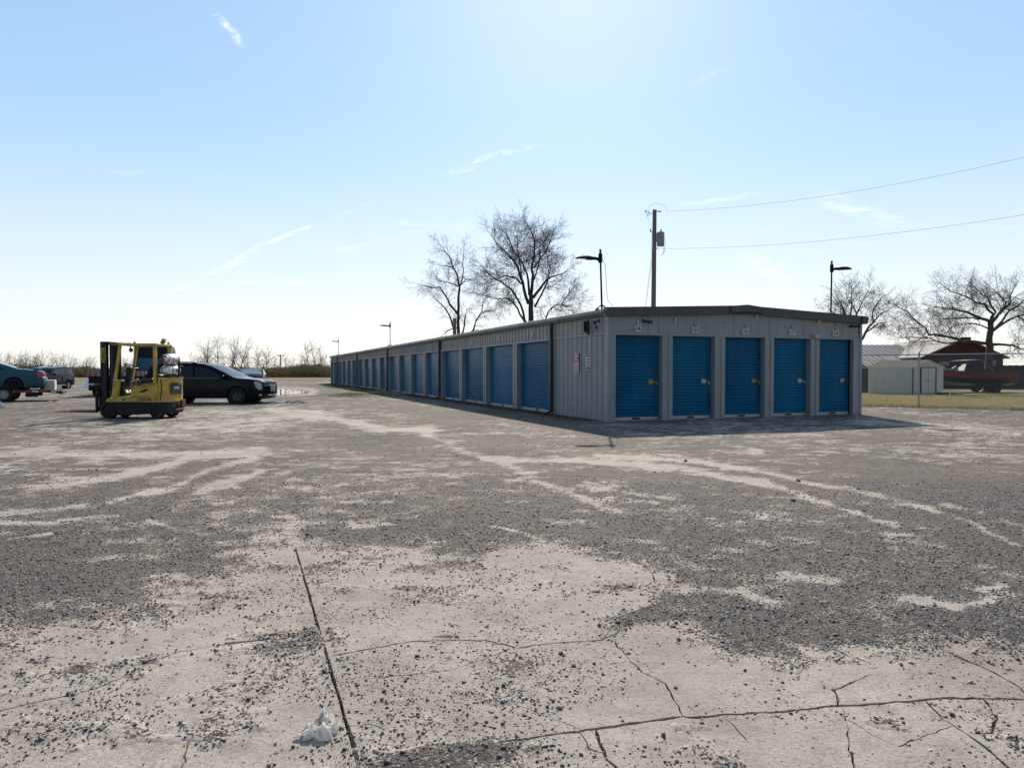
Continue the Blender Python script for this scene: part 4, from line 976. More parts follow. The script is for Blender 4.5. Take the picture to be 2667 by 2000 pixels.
# ---- dark blue compact SUV at the left, nose towards the camera
nv = paint('navy_car_paint', (0.012, 0.014, 0.045), .14)
top = [(-2.18, .36), (-2.24, .6), (-2.22, 1.0), (-2.12, 1.25), (-1.95, 1.54), (-1.75, 1.62), (-1.0, 1.67), (-.2, 1.66), (.35, 1.58), (.62, 1.40), (.92, 1.12), (1.05, 1.06), (1.6, 1.01), (2.02, .90), (2.2, .70), (2.22, .42), (2.15, .26)]
hhr, hw = car('parked_suv', (-34.0, 51.9, -.03), math.radians(-87), 'dark navy compact SUV beyond the teal car, nose towards the viewer', 'SUV', top, -1.32, 1.32, .41, .30, 1.76, 1.02, nv,
    [('side', [(-2.0, 1.14), (-1.84, 1.50), (-1.18, 1.56), (-1.12, 1.12)]), ('side', [(-1.04, 1.12), (-1.10, 1.57), (-.36, 1.57), (-.32, 1.10)]), ('side', [(-.24, 1.10), (-.28, 1.57), (.25, 1.52), (.68, 1.08)]),
     ('windshield', [(.95, 1.10), (.36, 1.58)]), ('rear_window', [(-2.18, 1.12), (-1.93, 1.55)])],
    [([(-1.05, .38), (-.32, .38), (-.30, 1.06), (-1.05, 1.08)], (-.5, .94)), ([(-.27, .38), (.80, .38), (.86, .7), (.70, 1.04), (-.26, 1.06)], (-.1, .94))], wheel_r=.335)
for s in (1, -1):
    blob(hhr, 'headlight', [(1.86, .90), (2.06, .82), (2.12, .68), (1.96, .66), (1.86, .76)], hw, M_LIGHTG, s, .012)
    for xc in (-1.32, 1.32):
        m = MB(); m.tube([(xc + .44 * math.cos(a), s * (hw(xc, .7) + .015), .335 + .44 * math.sin(a)) for a in [k * math.pi / 12 for k in range(13)]], .035, 8); m.build('wheel_arch', nv, hhr, True)
    m = MB(); m.box((.66, s * .98, 1.14), (.14, .2, .14)); m.build('mirror', nv, hhr, bevel=.03)
    m = MB(); m.tube([(-1.7, s * .62, 1.66), (-1.5, s * .62, 1.70), (-.4, s * .62, 1.70), (-.2, s * .62, 1.66)], .016, 6); m.build('roof_rail', M_CHROME, hhr)
    m = MB(); m.tube([(x, s * (hw(x, .34) + .03), .34) for x in (-.85, 0, .85)], .03, 8); m.build('running_board', M_CHROME, hhr, True)
m = MB()
for z in (.55, .66, .77): m.tube([(2.22, -.42, z), (2.31, 0, z), (2.22, .42, z)], .025, 6)
m.build('grille', M_CHROME, hhr)

# ---- teal coupe on a car trailer at the left edge
tl = paint('teal_car_paint', (0.035, 0.115, 0.145), .24)
Z0 = .42
top = [(-2.42, .24), (-2.47, .38), (-2.44, .60), (-2.36, .66), (-2.33, .88), (-2.2, .93), (-1.75, .98), (-1.45, 1.00), (-.75, 1.27), (-.4, 1.33), (.1, 1.33), (.5, 1.25), (1.25, .92), (1.5, .88), (2.2, .72), (2.4, .55), (2.42, .34), (2.34, .2)]
tcar, hw = car('coupe', (-23.36, 31.17, Z0), math.pi + .49, 'teal two-door car loaded on a trailer at the left edge, rear to the right', 'car', top, -1.36, 1.40, .36, .17, 1.84, .93, tl,
    [('side', [(-1.05, .97), (-.62, 1.24), (-.42, 1.27), (-.36, .96)]), ('side', [(-.28, .96), (-.32, 1.28), (.28, 1.26), (.95, .94)]), ('rear_window', [(-1.46, 1.01), (-.74, 1.27)]), ('windshield', [(1.22, .94), (.48, 1.26)])],
    [([(-.55, .26), (.95, .26), (1.0, .90), (-.62, .93)], (-.35, .82))], wheel_r=.30, tail=.12, rim=M_UNDER)
for s in (1, -1):
    blob(tcar, 'tail_light', [(-2.40, .86), (-2.22, .90), (-2.20, .74), (-2.26, .62), (-2.40, .60)], hw, M_TAIL, s, .012)
    m = MB(); m.box((.72, s * .98, .98), (.13, .18, .11)); m.build('mirror', tl, tcar, bevel=.02)
m = MB(); m.box((-2.18, 0, 1.02), (.16, 1.5, .025)); m.box((-2.1, .55, .97), (.08, .05, .09)); m.box((-2.1, -.55, .97), (.08, .05, .09)); m.build('spoiler', tl, tcar, bevel=.008)
m = MB(); m.tube([(-1.62, .62, .98), (-1.78, .62, 1.06)], .006, 5); m.build('antenna', M_BLACK, tcar)
m = MB(); m.box((-2.40, 0, .74), (.05, 1.2, .14)); m.build('tail_panel', M_TAIL, tcar, bevel=.01)

M_TRFR = mat('trailer_frame', (0.02, 0.022, 0.025), .55, .2, .3, 5); M_TRRED = mat('trailer_red', (0.07, 0.010, 0.012), .5, 0, .35, 6)
M_TAPEW = mat('tape_white', (0.62, 0.62, 0.6), .35, 0, .15, 30); M_TAPER = mat('tape_red', (0.40, 0.02, 0.025), .35, 0, .2, 30)
trl = empty('car_trailer', (-22.67, 31.24, 0), math.pi + .49, 'flat car trailer with red and white reflective tape carrying the teal car', 'trailer')
m = MB()
for s in (1, -1): m.span((-2.0, s * .98 - .05, .39), (3.4, s * .98 + .05, .50))
for k in range(10): m.span((-1.9 + .55 * k, -.93, .40), (-1.82 + .55 * k, .93, .46))
m.build('frame', M_TRFR, trl)
for s in (1, -1): MB().span((-1.95, s * .72 - .24, .462), (3.35, s * .72 + .24, .49)).build('deck_track', M_TRFR, trl)
m = MB()
for s in (1, -1): m.bar((-1.98, s * .98, .445), (-2.50, s * .98, .375), .10, .11)
m.bar((-2.50, -1.03, .37), (-2.50, 1.03, .37), .10, .12); m.build('beaver_tail', M_TRRED, trl, bevel=.005)
for s in (1, -1):
    for k, (a, b, red) in enumerate(((-1.95, -1.70, 1), (-1.66, -1.42, 0), (-1.10, -.85, 1), (-1.38, -1.12, 1), (-.82, -.58, 0))):
        MB().span((a, s * 1.034 - .003, .40), (b, s * 1.034 + .003, .49)).build('reflective_tape', M_TAPER if red else M_TAPEW, trl)
    m = MB(); m.bar((-2.12, s * 1.036, .432), (-2.32, s * 1.036, .405), .006, .05, up=(0, 0, 1)); m.build('reflective_tape', M_TAPEW, trl)
    for xc in (-.43, .40):
        make_wheel(trl, xc, s * 1.18, .33, .2, s, mat('trailer_rim', (.38, .38, .37), .5, .4, .3, 12), spokes=8)
    m = MB(); arc = [(-.02 + .92 * math.cos(a), .33 + .42 * math.sin(a) ** .8) for a in [k * math.pi / 14 for k in range(15)]]
    for (xa, za), (xb, zb) in zip(arc[:-1], arc[1:]): m.add([(xa, s * 1.05, za), (xb, s * 1.05, zb), (xb, s * 1.32, zb), (xa, s * 1.32, za), (xa, s * 1.05, za + .012), (xb, s * 1.05, zb + .012), (xb, s * 1.32, zb + .012), (xa, s * 1.32, za + .012)], [(0, 1, 2, 3), (4, 5, 6, 7), (3, 2, 6, 7), (0, 1, 5, 4)])
    m.build('fender', M_TRFR, trl)
    MB().span((-1.62, s * .98 - .06, .20), (-1.18, s * .98 + .06, .386)).build('ramp_holder', M_UNDER, trl)
m = MB(); m.bar((3.4, .9, .44), (4.9, 0, .46), .08, .1); m.bar((3.4, -.9, .44), (4.9, 0, .46), .08, .1); m.bar((4.75, 0, .44), (4.75, 0, .02), .06); m.build('drawbar', M_TRFR, trl)
MB().span((-2.35, -.9, .44), (-1.62, .9, .461)).build('tail_plate', M_TRFR, trl)
M_CARD = mat('stained_white_board', (0.85, 0.80, 0.72), .7, 0, .25, 6, col2=(.55, .42, .30))
e = empty('carton', (-20.9, 32.2, .463), .35, 'stained white box standing on the tail of the car trailer', 'box')
m = MB(); m.box((0, 0, .23), (.40, .36, .44)); m.build('box', M_CARD, e, bevel=.012); m = MB(); m.box((0, -.04, .455), (.41, .26, .012), Matrix.Rotation(.05, 3, 'X')); m.build('flap', M_CARD, e)

# ---- flatbed semi-trailer and tractor
fb = Vector((-20.62, 37.0, 0)); fdir = Vector((-.31, .951, 0)); FRZ = math.atan2(fdir.y, fdir.x)
sem = empty('flatbed_trailer', fb, FRZ, 'flatbed semi-trailer with round red tail lights behind the forklift', 'trailer')
M_WOOD = mat('grey_deck_boards', (.30, .26, .22), .8, 0, .35, 3, .2, 20, stretch=(.2, 6, 1))
for k in range(8): MB().span((.08, -1.28 + .32 * k, 1.24), (11.5, -1.28 + .32 * k + .31, 1.30)).build('deck_plank', M_WOOD, sem)
m = MB()
for s in (1, -1): m.span((0.08, s * 1.32 - .03, 1.16), (11.5, s * 1.32 + .03, 1.32)); m.span((.3, s * .5 - .07, .85), (11.3, s * .5 + .07, 1.235))
m.build('frame', M_TRFR, sem)
MB().span((-.03, -1.30, 1.08), (.07, 1.30, 1.30)).build('rear_sill', mat('worn_white_sill', (.55, .52, .50), .6, 0, .3, 8, col2=(.30, .20, .18)), sem)
for y in (-1.18, -.96, -.30, -.08, .14, .92, 1.16):
    m = MB(); m.lathe([(0, 0), (.07, 0), (.075, .01), (.05, .03), (0, .035)], (-.03, y, 1.17), (-1, 0, 0), 16); m.build('tail_lamp', M_TAIL, sem, True)
MB().span((-.045, -1.28, 1.262), (-.031, 1.28, 1.30)).build('reflective_tape', M_TAPER, sem)
for s in (1, -1):
    MB().span((.05, s * .93 - .33, .32), (.075, s * .93 + .33, 1.075)).build('mud_flap', M_UNDER, sem)
    MB().span((.02, s * .93 - .32, .60), (.048, s * .93 + .05, .70)).build('reflective_tape', M_TAPER, sem)
    MB().span((.02, s * .93 + .06, .60), (.048, s * .93 + .32, .70)).build('reflective_tape', M_TAPEW, sem)
    for xc in (.95, 2.2):
        for yy_ in (.80, 1.08): make_wheel(sem, xc, s * yy_, .50, .26, s, spokes=0)
    MB().span((9.0, s * .6 - .05, .02), (9.12, s * .6 + .05, .85)).build('landing_leg', M_TRFR, sem)
MB().span((-.02, -1.2, .48), (.08, 1.2, .58)).build('bumper_bar', M_TRFR, sem)
trk = empty('truck_tractor', fb + fdir * 11.2, FRZ, 'dark blue truck tractor with sleeper cab and exhaust stack behind the forklift', 'truck')
M_TRK = paint('dark_truck_blue', (0.010, 0.016, 0.03), .3); M_TRKB = mat('truck_blue_panel', (0.012, 0.10, 0.16), .4, 0, .3, 3)
m = MB(); m.prism([(0, .95), (0, 2.85), (.25, 3.05), (1.9, 3.05), (2.5, 2.75), (3.05, 2.0), (4.4, 1.85), (4.75, 1.65), (4.8, .7), (4.0, .6), (0, .6)], (0, -1.12, 0), (1, 0, 0), (0, 0, 1), (0, 2.24, 0)); m.build('cab', M_TRK, trk, bevel=.10, seg=3)
MB().span((-.03, -1.0, 1.25), (-.003, 1.0, 2.20)).build('rear_panel', M_TRKB, trk, bevel=.01)
m = MB(); m.span((-2.0, -.45, .75), (4.0, .45, .95)); m.build('chassis', M_TRFR, trk)
for s in (1, -1):
    m = MB(); m.tube([(-.15, s * 1.02, .8), (-.15, s * 1.02, 2.95), (-.15, s * 1.02, 3.1), (-.28, s * 1.02, 3.24)], .075, 12); m.build('exhaust_stack', M_STEEL, trk, True)
    m = MB(); m.add([(1.9, s * 1.125, 2.05), (2.9, s * 1.125, 2.02), (2.5, s * 1.125, 2.65), (1.9, s * 1.125, 2.7)], [(0, 1, 2, 3)]); m.build('window', M_GLASS, trk)
    make_wheel(trk, 3.9, s * 1.02, .50, .28, s, spokes=0)
    for xc in (-1.5, -.4): make_wheel(trk, xc, s * .92, .50, .5, s, spokes=0)
    MB().span((-1.95, s * .92 - .3, 1.02), (0.0, s * .92 + .3, 1.06)).build('fender', M_TRFR, trk)
m = MB(); m.lathe([(0, 0), (.18, 0), (.2, .05), (.2, .75), (.14, .85), (0, .85)], (.5, .95, 2.1), (0, 0, 1), 14); m.build('air_cleaner', M_TRK, trk, True)

# ------------------------------------------------------------------ forklift (front is +x, its left side +y)
M_YEL = mat('worn_yellow_paint', (0.66, 0.45, 0.055), .5, 0, .40, 7.0, .05, 25, col2=(.36, .235, .05)); M_GRIME = mat('grimy_black_metal', (.020, .021, .024), .65, .2, .4, 7, .1, 30)
fk = empty('forklift', (-10.45, 20.22, 0), math.pi, 'worn yellow forklift with black mast and two gas bottles, facing left', 'forklift')
m = MB(); m.prism([(.80, .10), (.80, .46), (-.55, .46), (-.90, .46), (-.92, .22), (-.78, .13), (-.36, .13), (.36, .10)], (0, -.47, 0), (1, 0, 0), (0, 0, 1), (0, .94, 0)); m.build('chassis', M_GRIME, fk, bevel=.01)
m = MB(); m.prism([(.83, .47), (.80, .56), (.62, .60), (-.64, .60), (-.64, .462), (.66, .462)], (0, -.5, 0), (1, 0, 0), (0, 0, 1), (0, 1.0, 0)); m.build('side_band', M_YEL, fk, bevel=.012)
m = MB(); m.prism([(.165, .604), (.12, .885), (-.50, .985), (-.62, .985), (-.62, .604)], (0, -.49, 0), (1, 0, 0), (0, 0, 1), (0, .98, 0)); hood = m.build('engine_hood', M_YEL, fk, bevel=.018)
m = MB(); m.prism([(.10, .858), (-.52, .955), (-.52, .945), (.10, .848)], (0, .493, 0), (1, 0, 0), (0, 0, 1), (0, .004, 0)); m.build('seam', M_GRIME, hood)
m = MB(); m.prism([(-.02, -.05), (.10, -.02), (.16, .03), (.10, .06), (-.02, .0), (-.10, -.03)], (-.19, .4935, .78), (-1, 0, 0), (0, 0, 1), (0, .002, 0)); m.build('grime_patch', M_GRIME, hood)
cw = MB(); hwid = [(-.64, .50), (-.80, .49), (-.88, .44), (-.92, .33), (-.93, 0)]
ring = [(x, y) for x, y in hwid] + [(x, -y) for x, y in reversed(hwid[:-1])]
vs = []; lev = [(.464, 0.0), (.62, .0), (1.06, .0), (1.13, -.02), (1.15, -.05)]
for z, ins in lev: vs += [(x - (ins if x < -.7 else 0) * -1, y * (1 + ins * .3), z) for x, y in ring]
n = len(ring); cw.add(vs, [(i * n + j, i * n + (j + 1) % n, (i + 1) * n + (j + 1) % n, (i + 1) * n + j) for i in range(len(lev) - 1) for j in range(n)] + [tuple(range((len(lev) - 1) * n, len(lev) * n))])
cwo = cw.build('counterweight', M_YEL, fk, True, angle=35)
m = MB(); ring2 = [(x * 1.0 - .02, y * .96) for x, y in ring]; vs = [(x, y, z) for z in (.15, .46) for x, y in ring2]
m.add(vs, [(j, (j + 1) % n, n + (j + 1) % n, n + j) for j in range(n)] + [tuple(range(n))]); m.build('lower_counterweight', M_GRIME, fk)
m = MB(); m.box((-.938, .05, .82), (.012, .60, .30)); lab = m.build('rear_label', M_BLACK, fk, bevel=.004)
text_mesh('lettering', 'HYSTER', .085, M_WHITE, lab, frame((-.9455, .06, .85), (0, -1, 0), (0, 0, 1), (-1, 0, 0)), .001, bold=.002)
for z0, z1 in ((.68, .665), (.985, .995)):
    m = MB(); m.tube([(-.936, -.36, z1), (-.936, .10, z0), (-.936, .36, z0 + .01), (-.925, .40, z0 + (.05 if z0 < .8 else -.05))], .009, 6); m.build('painted_line', M_GRIME, cwo)
m = MB(); m.tube([(-.925, .41, .73), (-.925, .42, .94)], .009, 6); m.build('painted_line', M_GRIME, cwo)
m = MB(); m.tube([(-.70, .503, 1.10), (-.735, .503, .95), (-.72, .503, .72), (-.69, .503, .52)], .012, 6); m.build('painted_line', M_GRIME, cwo)
m = MB(); m.box((-.95, -.30, .40), (.06, .22, .22)); m.box((-.97, 0, .24), (.10, .5, .05)); m.lathe([(0, 0), (.03, 0), (.03, .2), (0, .2)], (-.97, 0, .22), (0, 0, 1), 10); m.build('tow_hitch', M_RUST, fk, bevel=.006)
# cowl, floor, pedals
m = MB(); m.prism([(.69, .60), (.60, 1.05), (.46, 1.08), (.52, .62)], (0, -.48, 0), (1, 0, 0), (0, 0, 1), (0, .13, 0)); m.prism([(.69, .60), (.60, 1.05), (.46, 1.08), (.52, .62)], (0, .35, 0), (1, 0, 0), (0, 0, 1), (0, .13, 0)); m.build('cowl', M_YEL, fk, bevel=.01)
m = MB(); m.prism([(.66, .61), (.56, 1.04), (.42, 1.04), (.40, .61)], (0, -.34, 0), (1, 0, 0), (0, 0, 1), (0, .68, 0)); m.build('dashboard', M_GRIME, fk, bevel=.01)
for y in (-.40, .40): MB().span((.40, y - .10, 1.062), (.62, y + .10, 1.085)).build('cowl_plate', mat('worn_light_metal', (.55, .55, .53), .45, .3, .3, 9), fk)
m = MB(); m.span((.17, -.46, .602), (.60, .46, .625)); m.build('floor_plate', M_YEL, fk)
for y in (.02, .20): m = MB(); m.box((.40, y, .74), (.05, .13, .09), Matrix.Rotation(.5, 3, 'Y')); m.build('pedal', MATS['worn_light_metal'], fk, bevel=.008)
m = MB(); m.bar((.50, .06, .75), (.37, .06, 1.42), .16, .12); m.build('steering_column', M_GRIME, fk, bevel=.02)
ax = Vector((-.34, 0, .94)).normalized(); cst = Vector((.36, .06, 1.47)); xx = Vector((0, 1, 0)); zz = ax.cross(xx)
m = MB(); m.tube([cst + (xx * math.cos(a) + zz * math.sin(a)) * .185 for a in [k * math.tau / 28 for k in range(29)]], .013, 8, False)
for k in range(3): a = k * math.tau / 3 + .5; m.bar(cst - ax * .03, cst + (xx * math.cos(a) + zz * math.sin(a)) * .18, .018, .012)
m.lathe([(0, 0), (.04, 0), (.045, .03), (0, .045)], cst - ax * .04, ax, 12); m.build('steering_wheel', M_BLACK, fk, True)
m = MB(); m.box((-.12, 0, 1.045), (.46, .50, .11), Matrix.Rotation(.12, 3, 'Y')); m.build('seat', M_BLACK, fk, bevel=.035, seg=3)
m = MB(); m.box((-.40, 0, 1.15), (.10, .44, .16), Matrix.Rotation(-.18, 3, 'Y')); m.build('seat_back', M_BLACK, fk, bevel=.035, seg=3)
m = MB(); m.tube([(-.02, .26, 1.02), (0.02, .29, 1.10), (.06, .29, 1.13)], .012, 6); m.build('lever', M_CHROME, fk)
# overhead guard
for y in (.44, -.44):
    m = MB(); m.bar((.655, y, .60), (.44, y, 2.05), .085, .06); m.build('guard_pillar', M_YEL, fk, bevel=.008)
    m = MB(); m.bar((-.525, y, .95), (-.525, y, 2.05), .10, .075); m.build('guard_pillar', M_YEL, fk, bevel=.008)
    m = MB(); m.span((-.57, y - .04, 2.03), (.47, y + .04, 2.095)); m.build('guard_rail', M_YEL, fk, bevel=.01)
    m = MB(); m.box((-.525, y + (.041 if y > 0 else -.041), 1.80), (.05, .008, .17)); m.build('slot', M_GRIME, fk)
for x in (-.54, .44): m = MB(); m.span((x - .04, -.40, 2.035), (x + .04, .40, 2.09)); m.build('guard_crossbar', M_YEL, fk, bevel=.008)
for k in range(6): m = MB(); m.span((-.38 + .145 * k, -.40, 2.045), (-.35 + .145 * k, .40, 2.08)); m.build('guard_bar', M_GRIME, fk)
# beacon in a cage
m = MB(); R3 = Matrix.Rotation(.35, 3, 'Y'); o = Vector((-.50, -.02, 2.10)); axb = R3 @ Vector((0, 0, 1)); axb = Vector((-.42, 0, .9)).normalized()
m.lathe([(0, 0), (.05, 0), (.05, .03), (0, .03)], o, axb, 12); bc = m.build('beacon', M_GRIME, fk, True)
m = MB(); m.lathe([(0, .03), (.042, .03), (.044, .10), (.03, .13), (0, .135)], o, axb, 14); m.build('amber_dome', mat('amber_plastic', (.75, .22, .01), .2, 0, .1, 20, trans=.3), bc, True)
m = MB(); px = axb.orthogonal().normalized(); py = axb.cross(px)
for k in range(6): a = k * math.tau / 6; d = px * math.cos(a) + py * math.sin(a); m.tube([o + d * .06, o + d * .064 + axb * .13, o + d * .03 + axb * .165], .005, 5)
for hgt in (.05, .13): m.tube([o + axb * hgt + (px * math.cos(a) + py * math.sin(a)) * .064 for a in [k * math.tau / 16 for k in range(17)]], .005, 5, False)
m.build('cage', M_GRIME, bc)
# work lamp under the guard, coiled wire by the mast top
m = MB(); m.lathe([(0, 0), (.05, .01), (.06, .05), (.06, .07), (0, .07)], (.36, -.05, 1.93), (1, 0, -.15), 14); m.bar((.40, -.05, 1.96), (.42, -.05, 2.04), .03, .02); m.build('work_lamp', M_BLACK, fk, True)
m = MB(); r = random.Random(2); pts = []
for k in range(60): t = k / 59; pts.append((.85 - .55 * t, .30 - .15 * t + .05 * math.cos(k * 1.4), 2.10 + .035 * math.sin(k * 1.4) + r.uniform(-.02, .02) - .02 * t))
m.tube(pts, .006, 5); m.build('coiled_wire', M_GRIME, fk, True)
# gas bottles
M_ALU = mat('scuffed_aluminium', (.78, .78, .76), .36, .8, .25, 7, .04, 15); M_ORANGE = mat('orange_collar', (.65, .16, .02), .5, 0, .2, 9)
def bottle(x, z, tilt, collar):
    axis = Vector((tilt, 1, tilt * .3)).normalized(); o = Vector((x, -.36, z)); L = .74; r = .155
    m = MB(); prof = [(0, 0), (.07, .005), (.12, .03), (r, .10), (r, L - .10), (.12, L - .03), (.07, L - .005), (0, L)]
    m.lathe(prof, o, axis, 28); b = m.build('gas_bottle', M_ALU, fk, True, angle=50)
    m = MB(); m.lathe([(.10, L), (.105, L - .05), (.11, L - .05), (.108, L + .04), (.10, L + .04)], o, axis, 20); m.build('collar', M_ORANGE if collar else M_ALU, b, True)
    for h in (.18, .54): m = MB(); m.lathe([(r + .002, h), (r + .006, h), (r + .006, h + .035), (r + .002, h + .035)], o, axis, 28); m.build('strap', M_GRIME, b)
    return b
bottle(-.76, 1.345, 0, False); bottle(-.74, 1.665, -.06, True)
m = MB(); m.span((-.92, -.34, 1.15), (-.60, .34, 1.185)); m.tube([(-.60, .0, 1.19), (-.59, .02, 1.5), (-.62, .02, 1.7)], .02, 8); m.bar((-.94, -.1, 1.16), (-.94, -.1, 1.62), .03, .05); m.build('bottle_bracket', M_GRIME, fk)
m = MB(); m.tube([(-.74, .40, 1.66), (-.70, .48, 1.52), (-.60, .46, 1.44), (-.54, .30, 1.42), (-.50, .2, 1.1)], .012, 6); m.tube([(-.62, .45, 1.66), (-.80, .35, 1.52), (-.95, .0, 1.47), (-.95, -.3, 1.47)], .011, 6); m.build('gas_hose', M_BLACK, fk, True)
# mast: two channels, inner rails, cross members, cylinders, carriage, forks
for y in (.30, -.30):
    m = MB(); m.span((.86, y - .035, .09), (1.06, y - .012, 2.15)); m.span((1.04, y - .035, .09), (1.06, y + .035, 2.15)); m.span((.86, y - .035, .09), (.88, y + .035, 2.15))
    if y > 0: m.span((.86, y + .012, .09), (1.06, y + .035, 2.15))
    ch = m.build('mast_channel', M_GRIME, fk)
    if y > 0: text_mesh('lettering', 'HYSTER', .20, mat('letter_yellow', (.55, .40, .04), .5), ch, frame((.965, y + .037, 1.77), (0, 0, 1), (1, 0, 0), (0, 1, 0)), .0015, bold=.003, squeeze=.62, shear=.15)
    m = MB(); m.span((.90, y * .72 - .02, .14), (1.08, y * .72 + .02, 2.12)); m.build('inner_rail', M_GRIME, fk)
    m = MB(); m.tube([(.82, y * .80, .25), (.82, y * .80, 1.98)], .03, 10); m.build('lift_cylinder', M_STEEL if False else M_GRIME, fk, True)
for z in (.20, 1.15, 2.10): m = MB(); m.span((.845, -.33, z - .05), (.90, .33, z + .05)); m.build('mast_crossbar', M_GRIME, fk, bevel=.006)
m = MB(); m.tube([(1.0, .04, .4), (1.0, .04, 2.0)], .012, 6); m.tube([(1.0, -.05, .4), (1.0, -.05, 2.0)], .012, 6); m.tube([(.92, .10, 2.05), (.90, .13, 1.4), (.84, .14, .8)], .014, 6); m.build('chains_and_hoses', M_BLACK, fk, True)
m = MB(); m.span((1.09, -.46, .22), (1.14, .46, .33)); m.span((1.09, -.46, .62), (1.14, .46, .73)); m.span((1.09, -.30, .22), (1.13, -.22, .73)); m.span((1.09, .22, .22), (1.13, .30, .73)); m.build('carriage', M_GRIME, fk, bevel=.006)
for y in (.33, -.33):
    m = MB(); m.prism([(1.145, .74), (1.185, .74), (1.185, .215), (2.25, .205), (2.31, .195), (2.31, .185), (1.30, .165), (1.16, .165), (1.145, .19)], (0, y - .05, 0), (1, 0, 0), (0, 0, 1), (0, .10, 0)); m.build('fork', M_GRIME, fk)
m = MB(); m.bar((.55, .28, .36), (.88, .28, .62), .06); m.bar((.55, -.28, .36), (.88, -.28, .62), .06); m.build('tilt_cylinder', M_GRIME, fk)
for s in (1, -1):
    make_wheel(fk, .77, s * .40, .245, .19, s, M_GRIME, spokes=6); make_wheel(fk, -.575, s * .41, .205, .15, s, M_GRIME, spokes=6)
text_mesh('lettering', 'HYSTER', .105, M_INK, fk, frame((-.25, .5025, .53), (-1, 0, 0), (0, 0, 1), (0, 1, 0)), .001, bold=.003, squeeze=1.08, shear=.12)
text_mesh('lettering', '35', .105, mat('letter_red', (.42, .03, .02), .5), fk, frame((-.565, .5025, .53), (-1, 0, 0), (0, 0, 1), (0, 1, 0)), .001, bold=.003, squeeze=1.05, shear=.12)
m = MB(); m.lathe([(0, 0), (.028, 0), (.028, .006), (0, .006)], (.335, .501, .535), (0, 1, 0), 14); m.build('filler_cap', M_GRIME, fk)

# ------------------------------------------------------------------ bare winter trees
M_BARK = mat('dark_bark', (0.055, 0.047, 0.042), .9, 0, .4, 3, .4, 14); M_TWIG = mat('twig_bark', (0.075, 0.062, 0.058), .9, 0, .3, 4)
M_BARK2 = mat('grey_brown_bark', (0.10, 0.080, 0.064), .9, 0, .4, 3, .4, 14); M_TWIG2 = mat('brown_twigs', (0.09, 0.07, 0.06), .9, 0, .3, 4)
class Tubes:
    def __init__(s): s.v = []; s.f = []
    def add(s, pts, rads, n):
        b = len(s.v); k = len(pts); up = Vector((.31, .17, .93))
        for i, p in enumerate(pts):
            d = pts[min(i + 1, k - 1)] - pts[max(i - 1, 0)]
            x = up.cross(d); x = x.normalized() if x.length > 1e-6 else Vector((1, 0, 0)); y = d.cross(x).normalized(); r = rads[i]
            for j in range(n):
                a = 6.2832 * j / n; q = p + x * (r * math.cos(a)) + y * (r * math.sin(a)); s.v.append((q.x, q.y, q.z))
        for i in range(k - 1):
            for j in range(n): s.f.append((b + i * n + j, b + i * n + (j + 1) % n, b + (i + 1) * n + (j + 1) % n, b + (i + 1) * n + j))
    def build(s, name, m, parent): return raw_mesh(name, s.v, s.f, m, parent, True) if s.f else None
def branch_pts(p, d, L, rng, nseg, wander, lift):
    pts = [p.copy()]; d = d.normalized()
    for i in range(nseg):
        d = (d + Vector((rng.gauss(0, wander), rng.gauss(0, wander), rng.gauss(0, wander) + lift))).normalized()
        p = p + d * (L / nseg); pts.append(p.copy())
    return pts
def side_dir(d, rng, lo=.6, hi=1.15):
    o = d.orthogonal().normalized(); o.rotate(Matrix.Rotation(rng.uniform(0, 6.283), 3, d)); a = rng.uniform(lo, hi)
    return (d * math.cos(a) + o * math.sin(a)).normalized()
def sprout(tw, pts, rads, rng, spacing, L, lvl, lift, rmin, t0=.2, wander=.16):
    """twigs along a branch"""
    seg = [(b - a).length for a, b in zip(pts[:-1], pts[1:])]; tot = sum(seg); n = max(1, int(tot * (1 - t0) / spacing))
    for i in range(n + 1):
        t = t0 + (1 - t0) * (i + rng.uniform(-.3, .3)) / max(n, 1); t = min(max(t, 0), .999); s = t * tot; k = 0
        while k < len(seg) - 1 and s > seg[k]: s -= seg[k]; k += 1
        f = s / max(seg[k], 1e-6); p = pts[k].lerp(pts[k + 1], f); d = (pts[k + 1] - pts[k]).normalized(); r = (rads[k] * (1 - f) + rads[k + 1] * f) * .55
        nd_ = side_dir(d, rng) if i < n else d
        l = L * rng.uniform(.55, 1.25) * (1.1 - .45 * t); r = max(min(r, l * .016), rmin)
        q = branch_pts(p, nd_, l, rng, 4 if lvl > 1 else 3, wander, lift); rr_ = [max(r * (1 - .65 * j / (len(q) - 1)), rmin * .7) for j in range(len(q))]
        tw.add(q, rr_, 3)
        if lvl > 0: sprout(tw, q, rr_, rng, spacing * (.72 if lvl > 1 else .6), L * .5, lvl - 1, lift, rmin, .15, wander)
